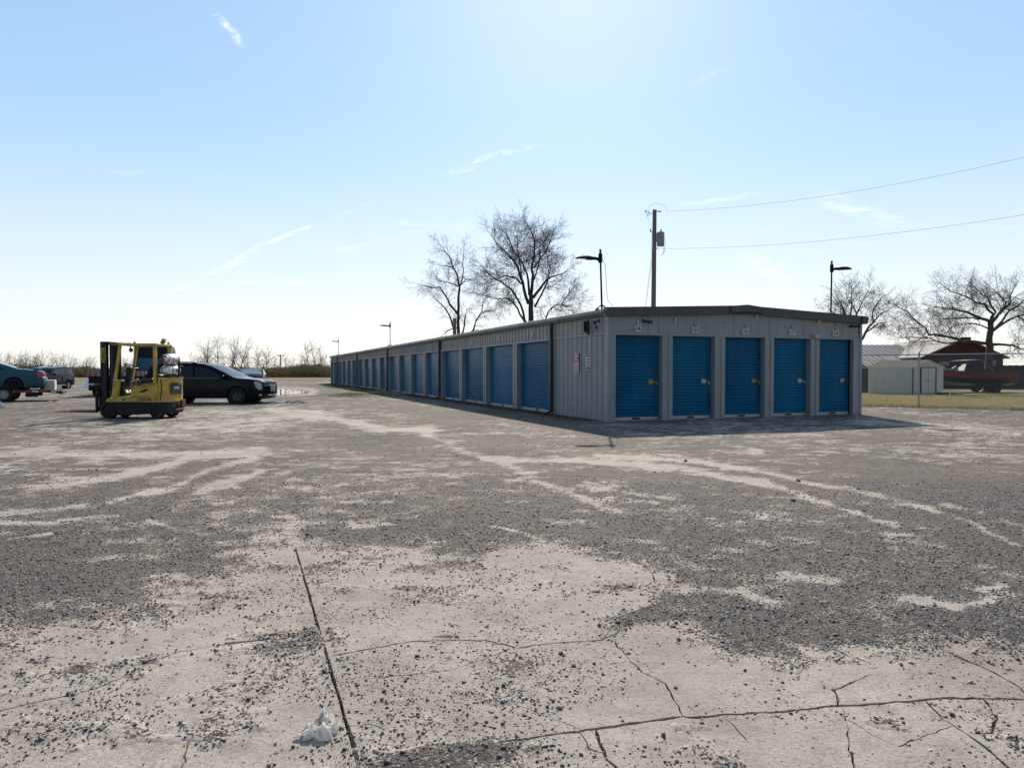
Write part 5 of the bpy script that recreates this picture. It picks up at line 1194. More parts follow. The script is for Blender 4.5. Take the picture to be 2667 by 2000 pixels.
def limb_tree(name, limbs, D, px, label, group, bark, twig, seed, spacing=.42, L=2.0, lift=.03, rmin=.008, base=None, depth=.4, lvl=2):
    """limbs: (points in a crop of the photograph, start radius in crop pixels); px = (u0, v0, scale)"""
    rng = random.Random(seed); u0, v0, sc_ = px; mpp = D / F_PX * sc_
    def W(x, y, dy=0.0): return PD(u0 + x * sc_, v0 + y * sc_, D + dy)
    b = W(*base) if base else W(*limbs[0][0][0]); b.z = 0
    e = empty(name, b, 0, label, 'tree', group); tr, tw = Tubes(), Tubes()
    for li, (pts, r0) in enumerate(limbs):
        n = len(pts); slope = 0 if li == 0 else rng.choice((-1, 1)) * rng.uniform(.4, 1.0) * depth; w = []; acc = 0
        for i, p in enumerate(pts):
            if i: acc += math.hypot(p[0] - pts[i - 1][0], p[1] - pts[i - 1][1]) * mpp
            w.append(W(p[0], p[1], slope * acc) - b)
        if li == 0: w = [Vector((w[0].x, 0, 0)), *w] if w[0].z > .3 else w
        fine = [w[0]]; 
        for a, c in zip(w[:-1], w[1:]):
            for t in (.5, 1.0): fine.append(a.lerp(c, t) + Vector((rng.gauss(0, .04), rng.gauss(0, .08), rng.gauss(0, .04))))
        m = len(fine); r1 = r0 * mpp; rads = [r1 * ((1.35 if (li == 0 and i == 0) else 1) - (.35 if li == 0 else .82) * i / (m - 1)) for i in range(m)]
        tr.add(fine, rads, 7)
        if li > 0 or len(limbs) == 1: sprout(tw, fine, rads, rng, spacing, L, lvl, lift, rmin, .28)
    tr.build('trunk', bark, e); tw.build('crown', twig, e); return e
C8 = (1040, 520, .2351); C7 = (2200, 640, .2893)
limb_tree('bare_tree', [([(1450, 1420), (1452, 1200), (1460, 1051)], 36), ([(1460, 1060), (1480, 911), (1475, 762), (1490, 632), (1500, 446), (1450, 325), (1400, 251)], 19), ([(1440, 1060), (1430, 911), (1420, 818), (1340, 679), (1250, 521), (1190, 381), (1165, 316)], 15),
    ([(1430, 1150), (1380, 986), (1350, 846), (1260, 679), (1150, 558), (1060, 465), (1010, 372)], 19), ([(1410, 1380), (1390, 1330), (1340, 1150), (1240, 995), (1130, 911), (1020, 846), (930, 762), (890, 707)], 16),
    ([(1370, 939), (1290, 874), (1170, 841), (1090, 874), (990, 911)], 12), ([(1480, 1090), (1560, 986), (1630, 893), (1740, 837), (1860, 800)], 18), ([(1500, 1190), (1580, 1051), (1640, 911), (1660, 818), (1640, 679), (1600, 521)], 12),
    ([(1490, 762), (1600, 595), (1680, 465), (1740, 400)], 10), ([(1400, 1380), (1340, 1270), (1260, 1140), (1180, 1090), (1090, 1105), (1000, 1075), (900, 1051)], 12),
    ([(1470, 1420), (1600, 1400), (1625, 1300), (1660, 1220), (1740, 1165), (1800, 1160), (1850, 1060), (1930, 986)], 12), ([(1780, 1162), (1900, 1180), (1990, 1230)], 6), ([(1480, 911), (1540, 725), (1560, 539), (1570, 390)], 9), ([(1350, 846), (1330, 632), (1300, 446), (1310, 372)], 9)],
    70, C8, 'tall bare vase-shaped tree behind the roof, larger of the two in the centre', 'bare trees behind the storage building', M_BARK, M_TWIG, 3, spacing=.29, L=2.3, rmin=.011, base=(1450, 1420))
limb_tree('bare_tree', [([(650, 1560), (655, 1350), (650, 1250)], 22), ([(650, 1270), (655, 1100), (665, 980), (650, 850), (600, 750), (570, 650), (500, 560), (460, 490)], 16), ([(670, 960), (700, 860), (700, 700), (720, 540)], 9),
    ([(640, 1260), (560, 1160), (510, 1060), (450, 970), (330, 970), (200, 935)], 13), ([(640, 1540), (620, 1470), (560, 1300), (500, 1190), (410, 1110), (370, 1070)], 14), ([(670, 1540), (700, 1470), (730, 1350), (745, 1220), (790, 1200)], 14),
    ([(690, 1560), (820, 1450), (850, 1340), (910, 1250), (960, 1240), (1050, 1230), (1110, 1205)], 13), ([(910, 1250), (930, 1120), (920, 1070)], 6), ([(640, 1420), (540, 1450), (450, 1520)], 8), ([(665, 960), (740, 880), (810, 870)], 7), ([(650, 960), (550, 920), (450, 900), (390, 830)], 8), ([(600, 750), (500, 740), (410, 710)], 7)],
    76, C8, 'smaller gnarled bare tree left of the tall one behind the roof', 'bare trees behind the storage building', M_BARK, M_TWIG, 8, spacing=.34, L=2.0, lift=.0, rmin=.009, base=(650, 1560), lvl=2)
limb_tree('bare_tree', [([(1280, 1250), (1290, 930), (1310, 800), (1320, 690)], 36), ([(1320, 690), (1230, 653), (1100, 594), (960, 564), (820, 560)], 16), ([(1320, 690), (1330, 623), (1250, 535), (1130, 490), (1020, 431), (880, 364)], 14), ([(1330, 683), (1400, 616), (1480, 535), (1500, 453), (1520, 387)], 16),
    ([(1340, 760), (1440, 690), (1560, 638), (1700, 594)], 14), ([(1280, 880), (1180, 860), (1050, 860), (960, 820), (860, 815), (760, 800), (650, 690), (560, 594), (450, 520)], 16), ([(1040, 860), (900, 880), (760, 830), (600, 830), (480, 835)], 8),
    ([(1330, 890), (1450, 890), (1600, 920), (1750, 960)], 14), ([(1320, 700), (1340, 594), (1280, 475), (1210, 401), (1100, 335)], 12), ([(1400, 616), (1430, 505), (1390, 424), (1280, 342)], 9), ([(1250, 660), (1150, 653), (1040, 653), (900, 668), (780, 657)], 8), ([(1300, 750), (1160, 700), (1050, 700), (950, 760)], 7), ([(1340, 760), (1480, 594), (1620, 490), (1720, 424)], 12), ([(1560, 638), (1660, 700), (1760, 760)], 8)],
    45, C7, 'broad spreading bare tree over the red house at the right edge', 'bare trees by the houses', M_BARK2, M_TWIG2, 14, spacing=.21, L=1.55, lift=.01, rmin=.006, base=(1280, 1250), depth=.5)
limb_tree('bare_tree', [([(90, 1130), (110, 980), (135, 870)], 18), ([(135, 870), (190, 780), (250, 690), (260, 580), (320, 480), (350, 450)], 13), ([(190, 780), (300, 700), (420, 680)], 8), ([(110, 900), (70, 740), (110, 610), (160, 520), (210, 410)], 12), ([(100, 900), (40, 700), (-30, 540), (-80, 450)], 12),
    ([(40, 700), (60, 520), (70, 400)], 9), ([(70, 740), (-60, 640), (-150, 580)], 9), ([(110, 610), (30, 480), (0, 400)], 7), ([(250, 690), (330, 620), (420, 560)], 7)],
    56, C7, 'bare tree just right of the storage building behind the lawn', 'bare trees by the houses', M_BARK2, M_TWIG2, 21, spacing=.24, L=1.7, lift=.01, rmin=.008, base=(90, 1130), depth=.5)

# trees along the far side of the field, five grown forms copied
def far_form(seed, H, spread, stems):
    rng = random.Random(seed); tr, tw = Tubes(), Tubes()
    for s in range(stems):
        p = Vector((rng.uniform(-.3, .3) * (stems - 1), rng.uniform(-.3, .3), 0)); d = Vector((rng.uniform(-.25, .25), rng.uniform(-.2, .2), 1))
        h = H * rng.uniform(.75, 1.0); pts = branch_pts(p, d, h, rng, 8, .08, .05); r = h * .016; rads = [r * (1 - .85 * i / 8) for i in range(9)]; tr.add(pts, rads, 6)
        for i in range(2, 8):
            for _ in range(3 if stems == 1 else 2):
                d2 = side_dir((pts[i] - pts[i - 1]).normalized(), rng, .5, .95); l = h * spread * rng.uniform(.6, 1.1) * (1 - .07 * i)
                q = branch_pts(pts[i], d2, l, rng, 5, .13, .07); rr_ = [max(rads[i] * .5 * (1 - .7 * j / 5), .014) for j in range(6)]; tr.add(q, rr_, 4)
                sprout(tw, q, rr_, rng, .55, h * .22, 1, .05, .018, .15, .15)
    return tr, tw
forms = []
for k, (H, sp, st) in enumerate(((9.2, .30, 1), (9.4, .34, 2), (7.2, .36, 2), (5.6, .42, 3), (6.4, .32, 1))):
    tr, tw = far_form(100 + k, H, sp, st)
    mt = tr.build('trunk', M_BARK2, None); mc = tw.build('crown', M_TWIG2, None)
    forms.append((mt.data, mc.data)); bpy.data.objects.remove(mt); bpy.data.objects.remove(mc)
GND = -.05
FAR = [(-90, 1, 1.0), (8, 2, 1.12), (38, 3, .95), (58, 2, 1.05), (84, 4, 1.0), (108, 3, 1.1), (128, 2, .92), (165, 2, 1.0), (182, 3, 1.05), (208, 4, .8), (236, 3, .9), (312, 2, .85), (335, 4, .85), (372, 3, .8), (545, 1, .95), (566, 0, 1.02), (606, 0, 1.04), (622, 1, .98), (648, 2, 1.0), (696, 3, 1.12), (742, 4, .86), (765, 3, .7), (804, 0, .90), (830, 1, .88), (858, 2, .8), (-40, 2, 1.0), (500, 3, .95), (150, 4, .9), (24, 4, 1.1), (70, 3, 1.15), (96, 2, 1.0), (222, 2, .9), (350, 3, .9), (530, 3, 1.0), (588, 2, 1.0), (636, 4, 1.0), (672, 3, 1.1), (715, 2, .85), (785, 3, .85), (845, 3, .9), (-130, 3, 1.2), (-10, 3, 1.1)]
FAR.sort()
n_far = len(FAR)
for i, (u, k, s) in enumerate(FAR):
    D = 158 + (i * 37 % 11) * 1.1; o = PD(u, 980, D); rr2 = random.Random(i)
    words = {0: 'tall single-stemmed', 1: 'tall twin-stemmed', 2: 'mid-height two-stemmed', 3: 'low bushy many-stemmed', 4: 'slender mid-height'}[k]
    where = 'left of the forklift' if u < 225 else ('seen behind the forklift' if u < 480 else ('behind the black SUV' if u < 690 else 'between the SUV and the storage building'))
    e = empty('far_tree', (o.x, D, GND), rr2.uniform(0, 6.28), '%s bare tree %s' % (words, where), 'tree', 'bare trees across the field')
    s *= .86 if u < 480 else 1.0
    e.scale = (s * rr2.uniform(.92, 1.1), s * rr2.uniform(.92, 1.1), s * rr2.uniform(.94, 1.06))
    for nm, me in zip(('trunk', 'crown'), forms[k]): link(nm, me, e)
_ord = ['first', 'second', 'third', 'fourth', 'fifth', 'sixth', 'seventh', 'eighth']
_cnt = {}
for o in [o for o in scene.objects if o.name.startswith('far_tree')]: _cnt.setdefault(o['label'], []).append(o)
for lb, os_ in _cnt.items():
    if len(os_) > 1:
        os_.sort(key=lambda o: o.location.x / o.location.y)
        for k, o in enumerate(os_): o['label'] = lb + ', ' + _ord[k] + ' from the left'

# thicket under the far trees: dense stems and dead leaves, nobody could count it
M_BRUSH = mat('brown_brush', (0.12, 0.095, 0.066), .95, 0, .5, .6, space='Object', col2=(.05, .055, .03))
rng2 = np.random.default_rng(4); V, Fq = [], []
def brush_top(x): return 1.0 + 2.3 * (fbm(x * .11, x * 0 + 3.0, 51, 4) + .5) + .5 * fbm(x * .6, x * 0, 53, 3)
N = 22000; bx_ = rng2.uniform(-150, -28, N); by_ = rng2.uniform(151, 168, N); top_ = brush_top(bx_) * rng2.uniform(.45, 1.3, N)
tall = rng2.uniform(size=N) < .10; top_[tall] *= rng2.uniform(1.3, 2.0, tall.sum())
lean = rng2.normal(0, .22, (N, 2)) * top_[:, None]; w = rng2.uniform(.012, .03, N)
b0 = np.stack([bx_ - w, by_, np.full(N, GND)], 1); b1 = np.stack([bx_ + w, by_ + w, np.full(N, GND)], 1); t_ = np.stack([bx_ + lean[:, 0], by_ + lean[:, 1], top_], 1)
V.append(np.stack([b0, b1, t_], 1).reshape(-1, 3)); nT = N
# leaf and twig clumps filling the lower part
N2 = 60000; cx2 = rng2.uniform(-150, -28, N2); cy2 = rng2.uniform(151, 167, N2); hz_ = brush_top(cx2); cz2 = hz_ * rng2.uniform(0, 1, N2) ** 1.1 * 1.05
sz = rng2.uniform(.06, .22, N2)[:, None]
V.append((np.stack([cx2, cy2, cz2], 1)[:, None, :] + rng2.normal(0, 1, (N2, 3, 3)) * sz[:, :, None]).reshape(-1, 3)); nT += N2
V = np.concatenate(V); V[:, 2] = np.maximum(V[:, 2], GND)
tag(raw_mesh('brush', V, np.arange(nT * 3).reshape(-1, 3), M_BRUSH), 'low brown thicket of brush along the far side of the field', 'brush', None, 'stuff')

# ------------------------------------------------------------------ lawn, fence, shed, houses and boat on the right
FA, FBp = Vector((11.2, 28.05, 0)), Vector((19.4, 22.65, 0)); fd = (FBp - FA).normalized(); fn = Vector((-fd.y, fd.x, 0))
if fn.y < 0: fn = -fn
def fpt(t, off=0.0, z=0.0): return FA + fd * t + fn * off + Vector((0, 0, z))
lw = [fpt(-26, .45), *[fpt(t, .45 + .12 * math.sin(t * 1.7)) for t in np.arange(-8, 30, 1.0)], fpt(40, .4), Vector((70, 5, 0)), Vector((140, 60, 0)), Vector((90, 110, 0)), Vector((6, 110, 0))]
sheet('lawn', [(p.x, p.y) for p in lw], 0.035, M_LAWN, 'patchy winter lawn behind the chain link fence')
# grass blades and leaf litter
rng3 = np.random.default_rng(12)
def blades(name, n, sampler, h0, h1, m, label):
    px_, py_, pz_ = sampler(n); h = rng3.uniform(h0, h1, n); a = rng3.uniform(0, 6.28, n); w = rng3.uniform(.006, .016, n); ln = rng3.normal(0, .45, (n, 2)) * h[:, None]
    b = np.stack([px_, py_, pz_], 1); sx3 = np.stack([np.cos(a) * w, np.sin(a) * w, np.zeros(n)], 1); t = b + np.concatenate([ln, h[:, None]], 1)
    V = np.stack([b - sx3, b + sx3, t], 1).reshape(-1, 3)
    return tag(raw_mesh(name, V, np.arange(n * 3).reshape(-1, 3), m), label, 'grass', None, 'stuff')
def lawn_pts(n):
    t = rng3.uniform(-3, 16, n); o = .45 + 15.5 * rng3.uniform(0, 1, n) ** 1.6; return FA.x + fd.x * t + fn.x * o, FA.y + fd.y * t + fn.y * o, np.full(n, .034)
M_GR1 = mat('lawn_blades', (0.17, 0.17, 0.065), .8, 0, .5, .9, col2=(.36, .29, .17)); M_GR2 = mat('dry_blades', (0.38, 0.30, 0.19), .85, 0, .5, 1.5, col2=(.16, .13, .075)); M_GR3 = mat('fresh_blades', (0.045, 0.062, 0.018), .8, 0, .4, 1.5, col2=(.10, .095, .04))
def leafy(m):
    nt = m.node_tree; b = nt.nodes['Principled BSDF']; l = b.inputs['Base Color'].links[0].from_socket
    tr = nd(nt, 'ShaderNodeBsdfTranslucent', {0: l}); mx = nd(nt, 'ShaderNodeMixShader', {0: .6, 1: b.outputs[0], 2: tr.outputs[0]}); nt.links.new(mx.outputs[0], nt.nodes['Material Output'].inputs[0])
for m_ in (M_GR1, M_GR2, M_GR3, M_BRUSH): leafy(m_)
blades('lawn_grass', 60000, lawn_pts, .03, .085, M_GR1, 'short green and straw coloured grass blades of the lawn')
def verge_pts(n):
    t = rng3.uniform(-2, 15, n); o = rng3.normal(.10, .22, n); return FA.x + fd.x * t + fn.x * o, FA.y + fd.y * t + fn.y * o, np.full(n, .0)
blades('verge_grass', 14000, verge_pts, .03, .14, M_GR2, 'dry grass and dead leaves along the foot of the fence')
def base_pts(n):
    q = rng3.uniform(0.3, 60, n) ** 1.0; p = -np.abs(rng3.normal(0.0, .35, n)) - .06
    return C0.x + E2.x * p + E1.x * q, C0.y + E2.y * p + E1.y * q, np.full(n, -.005)
blades('wall_weeds', 16000, base_pts, .015, .06, M_GR3, 'thin green weeds along the foot of the long wall')
def moss_pts(n):
    c = rng3.integers(0, 5, n); cu = np.array([930, 1005, 905, 965, 880])[c]; cv = np.array([1003, 1012, 1030, 1021, 1007])[c]; u = rng3.normal(cu, 34); v = np.maximum(rng3.normal(cv, 3.2), 990)
    dd_ = CAM_H * F_PX / (v - 967); return (u - 1333.5) / F_PX * dd_, dd_, np.full(n, -.005)
blades('yard_weeds', 7000, moss_pts, .03, .10, M_GR3, 'green weeds in the gravel beyond the puddle')
def field_pts(n):
    y = 92 + 58 * rng3.uniform(0, 1, n) ** 1.5; x = y * rng3.uniform(-.95, -.2, n); return x, y, np.full(n, -.02)
blades('field_grass', 30000, field_pts, .08, .24, M_GR2, 'dry brown stalks standing on the far field')

# ---- chain link fence
M_GALV = mat('galvanised_tube', (.40, .41, .42), .42, .6, .25, 8); M_WIRE = mat('fence_wire', (.42, .43, .44), .5, .4, .2, 8)
fen = empty('chain_link_fence', FA, 0, 'tall chain link fence with steel posts in front of the lawn', 'fence')
FH = 1.93
def rel(t, off=0.0, z=0.0): return fpt(t, off, z) - FA
P0 = 3.85 - 3.0 * 2     # a post stands at t = 3.85
post_u = P(2389.5, 1063.8); tp = (post_u - FA).dot(fd)
ts = [tp + 3.05 * k for k in (-3, -2, -1, 0, 1, 2, 3)]
ts = [t for t in ts if abs(t - tp) < .01 or t > tp + 5.9 or t < tp - 3]
for t in ts:
    m = MB(); m.tube([rel(t, 0, -.05), rel(t, 0, FH + .02)], .030, 12); ps = m.build('post', M_GALV, fen, True)
    m = MB(); m.lathe([(0, 0), (.036, 0), (.036, .05), (.02, .07), (0, .07)], rel(t, 0, FH), (0, 0, 1), 12); m.bar(rel(t, 0, FH + .05), rel(t, -.02, FH + .10) + fd * .03, .035, .03); m.bar(rel(t, -.02, FH + .10) + fd * .03, rel(t, -.02, FH + .36) + fd * .12, .03, .015); m.build('barb_arm', M_GALV, ps)
m = MB(); m.tube([rel(-3.5, 0, FH), rel(6, 0, FH - .008), rel(15.5, 0, FH)], .021, 10); m.build('top_rail', M_GALV, fen, True)
m = MB(); m.tube([rel(-3.5, 0, .09), rel(4, 0, .085), rel(15.5, 0, .09)], .006, 6); m.build('tension_wire', M_GALV, fen)
V, Fq = [], []; pw, r_w = .040, .0034; nz_ = int((FH - .06) / pw); tt = -3.4; k = 0
def wire(pts):
    b = len(V)
    for p in pts:
        for j in range(3):
            a = j * 2.0944; q = p + fd * (r_w * math.cos(a)) + fn * (r_w * math.sin(a)); V.append((q.x, q.y, q.z))
    for i in range(len(pts) - 1):
        for j in range(3): Fq.append((b + i * 3 + j, b + i * 3 + (j + 1) % 3, b + i * 3 + 3 + (j + 1) % 3, b + i * 3 + 3 + j))
while tt < 14.5:
    wire([rel(tt + pw * ((i + k) % 2), .024 + (.003 if i % 2 else -.003), .06 + i * pw) for i in range(nz_ + 1)])
    tt += pw; k += 1
mesh_o = raw_mesh('chain_link_mesh', V, Fq, M_WIRE, fen); mesh_o['kind'] = 'stuff'

# ---- garden shed
M_SHED = mat('cream_shed_metal', (.68, .61, .51), .5, 0, .10, 2); M_SHEDR = mat('tan_shed_roof', (.85, .62, .40), .5, 0, .15, 2); M_BROWN = mat('brown_trim', (.045, .025, .022), .5, 0, .2, 6)
sc0 = P(2379, 1027.6); SRZ = math.radians(8)
shed = empty('garden_shed', sc0 + Vector((0, 0, .03)), SRZ, 'small cream metal shed with ribbed tan roof and brown corner trim', 'shed')
SW, SL, SH, SR = 1.86, 2.35, 1.52, 1.92       # front runs to the right (+x), the side to the left behind
# front gable wall lies along +x; the long side recedes to the left: build both with the ridge running along the side's direction
sd = Vector((-.98, .42, 0)).normalized()
def S(a, b, z): return Vector((a, 0, z)) + sd * b
for a, b, h in ((0, .62, 0), (1.40, SW, 0)): pass
m = MB(); m.add([S(0, 0, 0), S(SW, 0, 0), S(SW, 0, SH), S(SW / 2, 0, SR - .03), S(0, 0, SH)], [(0, 1, 2, 3, 4)]); m.build('front_wall', M_SHED, shed)
npn = 6
for k in range(npn):
    a, b = SL * k / npn + .004, SL * (k + 1) / npn - .004
    m = MB(); nrm = Vector((-sd.y, sd.x, 0)); nrm = nrm if nrm.y < 0 else -nrm
    m.add([S(0, a, 0), S(0, b, 0), S(0, b, SH), S(0, a, SH), S(0, a, 0) + nrm * .012, S(0, b, 0) + nrm * .012, S(0, b, SH) + nrm * .012, S(0, a, SH) + nrm * .012], [(4, 5, 6, 7), (0, 1, 5, 4), (1, 2, 6, 5), (2, 3, 7, 6), (3, 0, 4, 7)]); m.build('wall_panel', M_SHED, shed)
m = MB(); m.add([S(SW, 0, 0), S(SW, SL, 0), S(SW, SL, SH), S(SW, 0, SH), S(0, SL, 0), S(0, SL, SH), S(SW / 2, SL, SR - .03)], [(0, 1, 2, 3), (1, 4, 5, 6, 2)]); m.build('back_wall', M_SHED, shed)
for sgn in (0, 1):
    for k in range(10):
        a, b = -.06 + (SL + .12) * k / 10, -.06 + (SL + .12) * (k + 1) / 10; x0, x1 = (-.07, SW / 2) if sgn == 0 else (SW + .07, SW / 2); z0 = SH - .05
        m = MB(); m.add([S(x0, a, z0), S(x1, a, SR), S(x1, b - .01, SR), S(x0, b - .01, z0), S(x0, a, z0 + .012), S(x1, a, SR + .012), S(x1, b - .01, SR + .012), S(x0, b - .01, z0 + .012)], [(4, 5, 6, 7), (0, 3, 7, 4), (0, 1, 5, 4), (2, 3, 7, 6)])
        m.add([S(x0, b - .035, z0 + .013), S(x1, b - .035, SR + .013), S(x1, b - .02, SR + .045), S(x0, b - .02, z0 + .045), S(x1, b - .005, SR + .013), S(x0, b - .005, z0 + .013)], [(0, 1, 2, 3), (3, 2, 4, 5)]); m.build('roof_panel', M_SHEDR, shed)
m = MB(); m.bar(S(0, .05, 0) + Vector((-.01, -.016, 0)), S(0, .05, SH - .02) + Vector((-.01, -.016, 0)), .11, .02); m.build('corner_trim', M_BROWN, shed)
m = MB(); m.bar(S(-.05, -.03, SH - .03), S(SW / 2, -.03, SR - .01), .05, .05); m.bar(S(SW / 2, -.03, SR - .01), S(SW + .05, -.03, SH - .03), .05, .05); m.build('gable_trim', M_SHED, shed)
for a, b in ((.48, .90), (.915, 1.33)):
    m = MB(); m.span((a, -.035, .06), (b, -.012, SH - .04)); d = m.build('door', M_SHED, shed, bevel=.005)
    if a < .5: m = MB(); m.box((.87, -.05, .80), (.07, .03, .07)); m.build('handle', M_BLACK, d, bevel=.008)
for x in (.43, 1.375): MB().span((x - .035, -.04, .02), (x + .035, -.01, SH)).build('door_trim', M_BROWN, shed)
MB().span((.40, -.042, SH - .035), (1.41, -.012, SH + .005)).build('door_track', M_BROWN, shed)

# ---- dark privacy fence behind the shed and boat: every slat its own board
M_SLAT = mat('dark_fence_board', (.022, .025, .028), .7, 0, .3, 3)
def privacy(a, b, h, label, rail, pitch=.14):
    a, b = Vector((*a, 0)), Vector((*b, 0)); d = (b - a).normalized(); L = (b - a).length; e = empty('privacy_fence', a, math.atan2(d.y, d.x), label, 'fence', 'dark privacy fences')
    me = MB().box((0, 0, h / 2), (pitch * .96, .02, h)).mesh('slat', M_SLAT); n = int(L / pitch)
    for k in range(n):
        o = link('slat', me, e); o.location = (pitch * (k + .5), 0, 0.02 + .012 * ((k * 7) % 3))
    for k in range(int(L / 2.4) + 1): MB().box((min(k * 2.4, L), .05, h / 2), (.07, .07, h)).build('post', M_SLAT, e)
    if rail: m = MB(); m.tube([(0, -.01, h + .03), (L, -.01, h + .03)], .022, 8); m.build('top_rail', M_GALV, e, True)
privacy((13.5, 44.2), (21.9, 43.4), 1.50, 'dark slatted fence with pale top rail left of the shed', True)
privacy((27.0, 53.0), (44.0, 50.0), 1.72, 'dark board fence behind the red boat', False)

# ---- houses
M_BRICK = mat('red_brick', (.095, .030, .027), .85, 0, .3, 5, .3, 30); M_SHINGLE = mat('grey_shingle', (.20, .195, .19), .75, 0, .3, 4, .2, 12, stretch=(1, 1, 3)); M_GSIDE = mat('grey_siding', (.26, .27, .28), .6, 0, .15, 3); M_MROOF = mat('pale_metal_roof', (.17, .175, .175), .7, .0, .25, 1.2)
def house(name, label, u0, u1, D, eave, ridge, wallm, roofm, depth=9.0, rz=0.0, ridge_along='x', over=.35):
    a, b = PD(u0, 980, D), PD(u1, 980, D); w = b.x - a.x
    e = empty(name, (a.x, D, 0), rz, label, 'house'); m = MB()
    if ridge_along == 'y':
        for (xa, xb), nm in (((0, w), 'wall'),):
            for y in (0, depth): m.add([(0, y, 0), (w, y, 0), (w, y, eave), (w / 2, y, ridge), (0, y, eave)], [(0, 1, 2, 3, 4)])
            m.add([(0, 0, 0), (0, depth, 0), (0, depth, eave), (0, 0, eave), (w, 0, 0), (w, depth, 0), (w, depth, eave), (w, 0, eave)], [(0, 1, 2, 3), (4, 5, 6, 7)])
        wall = m.build('wall', wallm, e); sl = (ridge - eave) / (w / 2)
        for s in (0, 1):
            xa = -over if s == 0 else w + over; za = eave - sl * over
            m = MB(); m.add([(xa, -over, za), (w / 2, -over, ridge), (w / 2, depth + over, ridge), (xa, depth + over, za), (xa, -over, za + .12), (w / 2, -over, ridge + .12), (w / 2, depth + over, ridge + .12), (xa, depth + over, za + .12)], [(0, 1, 2, 3), (4, 5, 6, 7), (0, 1, 5, 4), (0, 3, 7, 4), (2, 3, 7, 6)]); m.build('roof_slope', roofm, e)
    else:
        for x in (0, w): m.add([(x, 0, 0), (x, depth, 0), (x, depth, eave), (x, depth / 2, ridge), (x, 0, eave)], [(0, 1, 2, 3, 4)])
        m.add([(0, 0, 0), (w, 0, 0), (w, 0, eave), (0, 0, eave), (0, depth, 0), (w, depth, 0), (w, depth, eave), (0, depth, eave)], [(0, 1, 2, 3), (4, 5, 6, 7)]); wall = m.build('wall', wallm, e); sl = (ridge - eave) / (depth / 2)
        for s in (0, 1):
            ya = -over if s == 0 else depth + over; za = eave - sl * over; m = MB()
            m.add([(-over, ya, za), (w + over, ya, za), (w + over, depth / 2, ridge), (-over, depth / 2, ridge), (-over, ya, za + .1), (w + over, ya, za + .1), (w + over, depth / 2, ridge + .1), (-over, depth / 2, ridge + .1)], [(0, 1, 2, 3), (4, 5, 6, 7), (0, 1, 5, 4), (1, 2, 6, 5), (0, 3, 7, 4)]); r = m.build('roof_slope', roofm, e)
            if roofm is M_MROOF and s == 0:
                for k in range(int(w / .5)):
                    x = .25 + k * .5; m = MB(); m.bar((x, ya, za + .115), (x, depth / 2, ridge + .115), .04, .035); m.build('seam', roofm, r)
    return e, w
br, w = house('brick_house', 'red brick house with shingled gable roof behind the spreading tree', 2402, 2612, 61, 2.55, 4.08, M_BRICK, M_SHINGLE, 10.0, 0, 'y')
MB().span((w * .80, -.03, 0), (w * .91, -.005, 2.25)).build('door', M_GSIDE, br); MB().span((w * .21, -.03, .9), (w * .33, -.005, 2.15)).build('window', M_GSIDE, br)
m = MB(); m.box((w / 2, -.36, 4.02), (.9, .04, .42)); m.build('gable_vent', M_BRICK, br)
gh, w2 = house('white_house', 'low grey house with pale metal roof seen above the small shed', 2160, 2412, 63, 2.0, 3.75, M_GSIDE, M_MROOF, 10.0, 0, 'x')
gar, w3 = house('garage', 'grey garage wing with low metal roof between the storage building and the shed', 2150, 2350, 55, 1.75, 2.45, M_GSIDE, M_MROOF, 5.0, 0, 'x', .5)
for h, ww in ((gh, w2),):
    for k in range(2): MB().span((1.2 + 3 * k, -.03, .8), (2.2 + 3 * k, -.005, 1.7)).build('window', M_GLASS, h)
MB().span((.8, -.03, 0), (3.4, -.005, 1.5)).build('garage_door', M_SHED, gar)

# ---- red boat on a trailer
M_BRED = mat('red_gelcoat', (.15, .008, .014), .4, 0, .15, 3); M_BGREY = mat('dark_hull', (.035, .037, .042), .35, 0, .3, 4)
bo = P(2525, 1022); bo = Vector((bo.x, 44.0, 0)); BX = (2525 - 1333.5) / F_PX * 44
boat = empty('speedboat', (BX, 44.0, .45), math.radians(180), 'red and dark grey speedboat with low windscreen behind the shed', 'boat')
st = [(-2.5, .85, .80, .0), (-1.6, .95, .82, -.02), (-.4, 1.0, .84, -.02), (.8, .92, .87, .02), (1.7, .68, .90, .12), (2.4, .34, .93, .32), (2.85, .02, .95, .62)]
mg, mr = MB(), MB(); vs, vr = [], []
for x, hwid_, zt, zk in st:
    zm = zk + (zt - zk) * .52; vs += [(x, -hwid_ * 1.0, zm), (x, -hwid_ * .72, zk + (zm - zk) * .35), (x, 0, zk - .0), (x, hwid_ * .72, zk + (zm - zk) * .35), (x, hwid_ * 1.0, zm)]
    vr += [(x, -hwid_ * 1.0, zm + .001), (x, -hwid_ * 1.06, zt), (x, hwid_ * 1.06, zt), (x, hwid_ * 1.0, zm + .001)]
mg.add(vs, [(i * 5 + j, i * 5 + j + 1, i * 5 + j + 6, i * 5 + j + 5) for i in range(6) for j in range(4)] + [(0, 1, 2, 3, 4)]); mg.build('hull', M_BGREY, boat, True, angle=25)
mr.add(vr, [(i * 4 + j, i * 4 + j + 1, i * 4 + j + 5, i * 4 + j + 4) for i in range(6) for j in (0, 1, 2)] + [(0, 1, 2, 3)]); mr.build('red_topside', M_BRED, boat, True, angle=25)
m = MB(); m.tube([(-2.5, -.92, .80), (-.4, -1.07, .845), (1.7, -.73, .905), (2.85, 0, .955), (1.7, .73, .905), (-.4, 1.07, .845), (-2.5, .92, .80)], .025, 6); m.build('rub_rail', M_BGREY, boat)
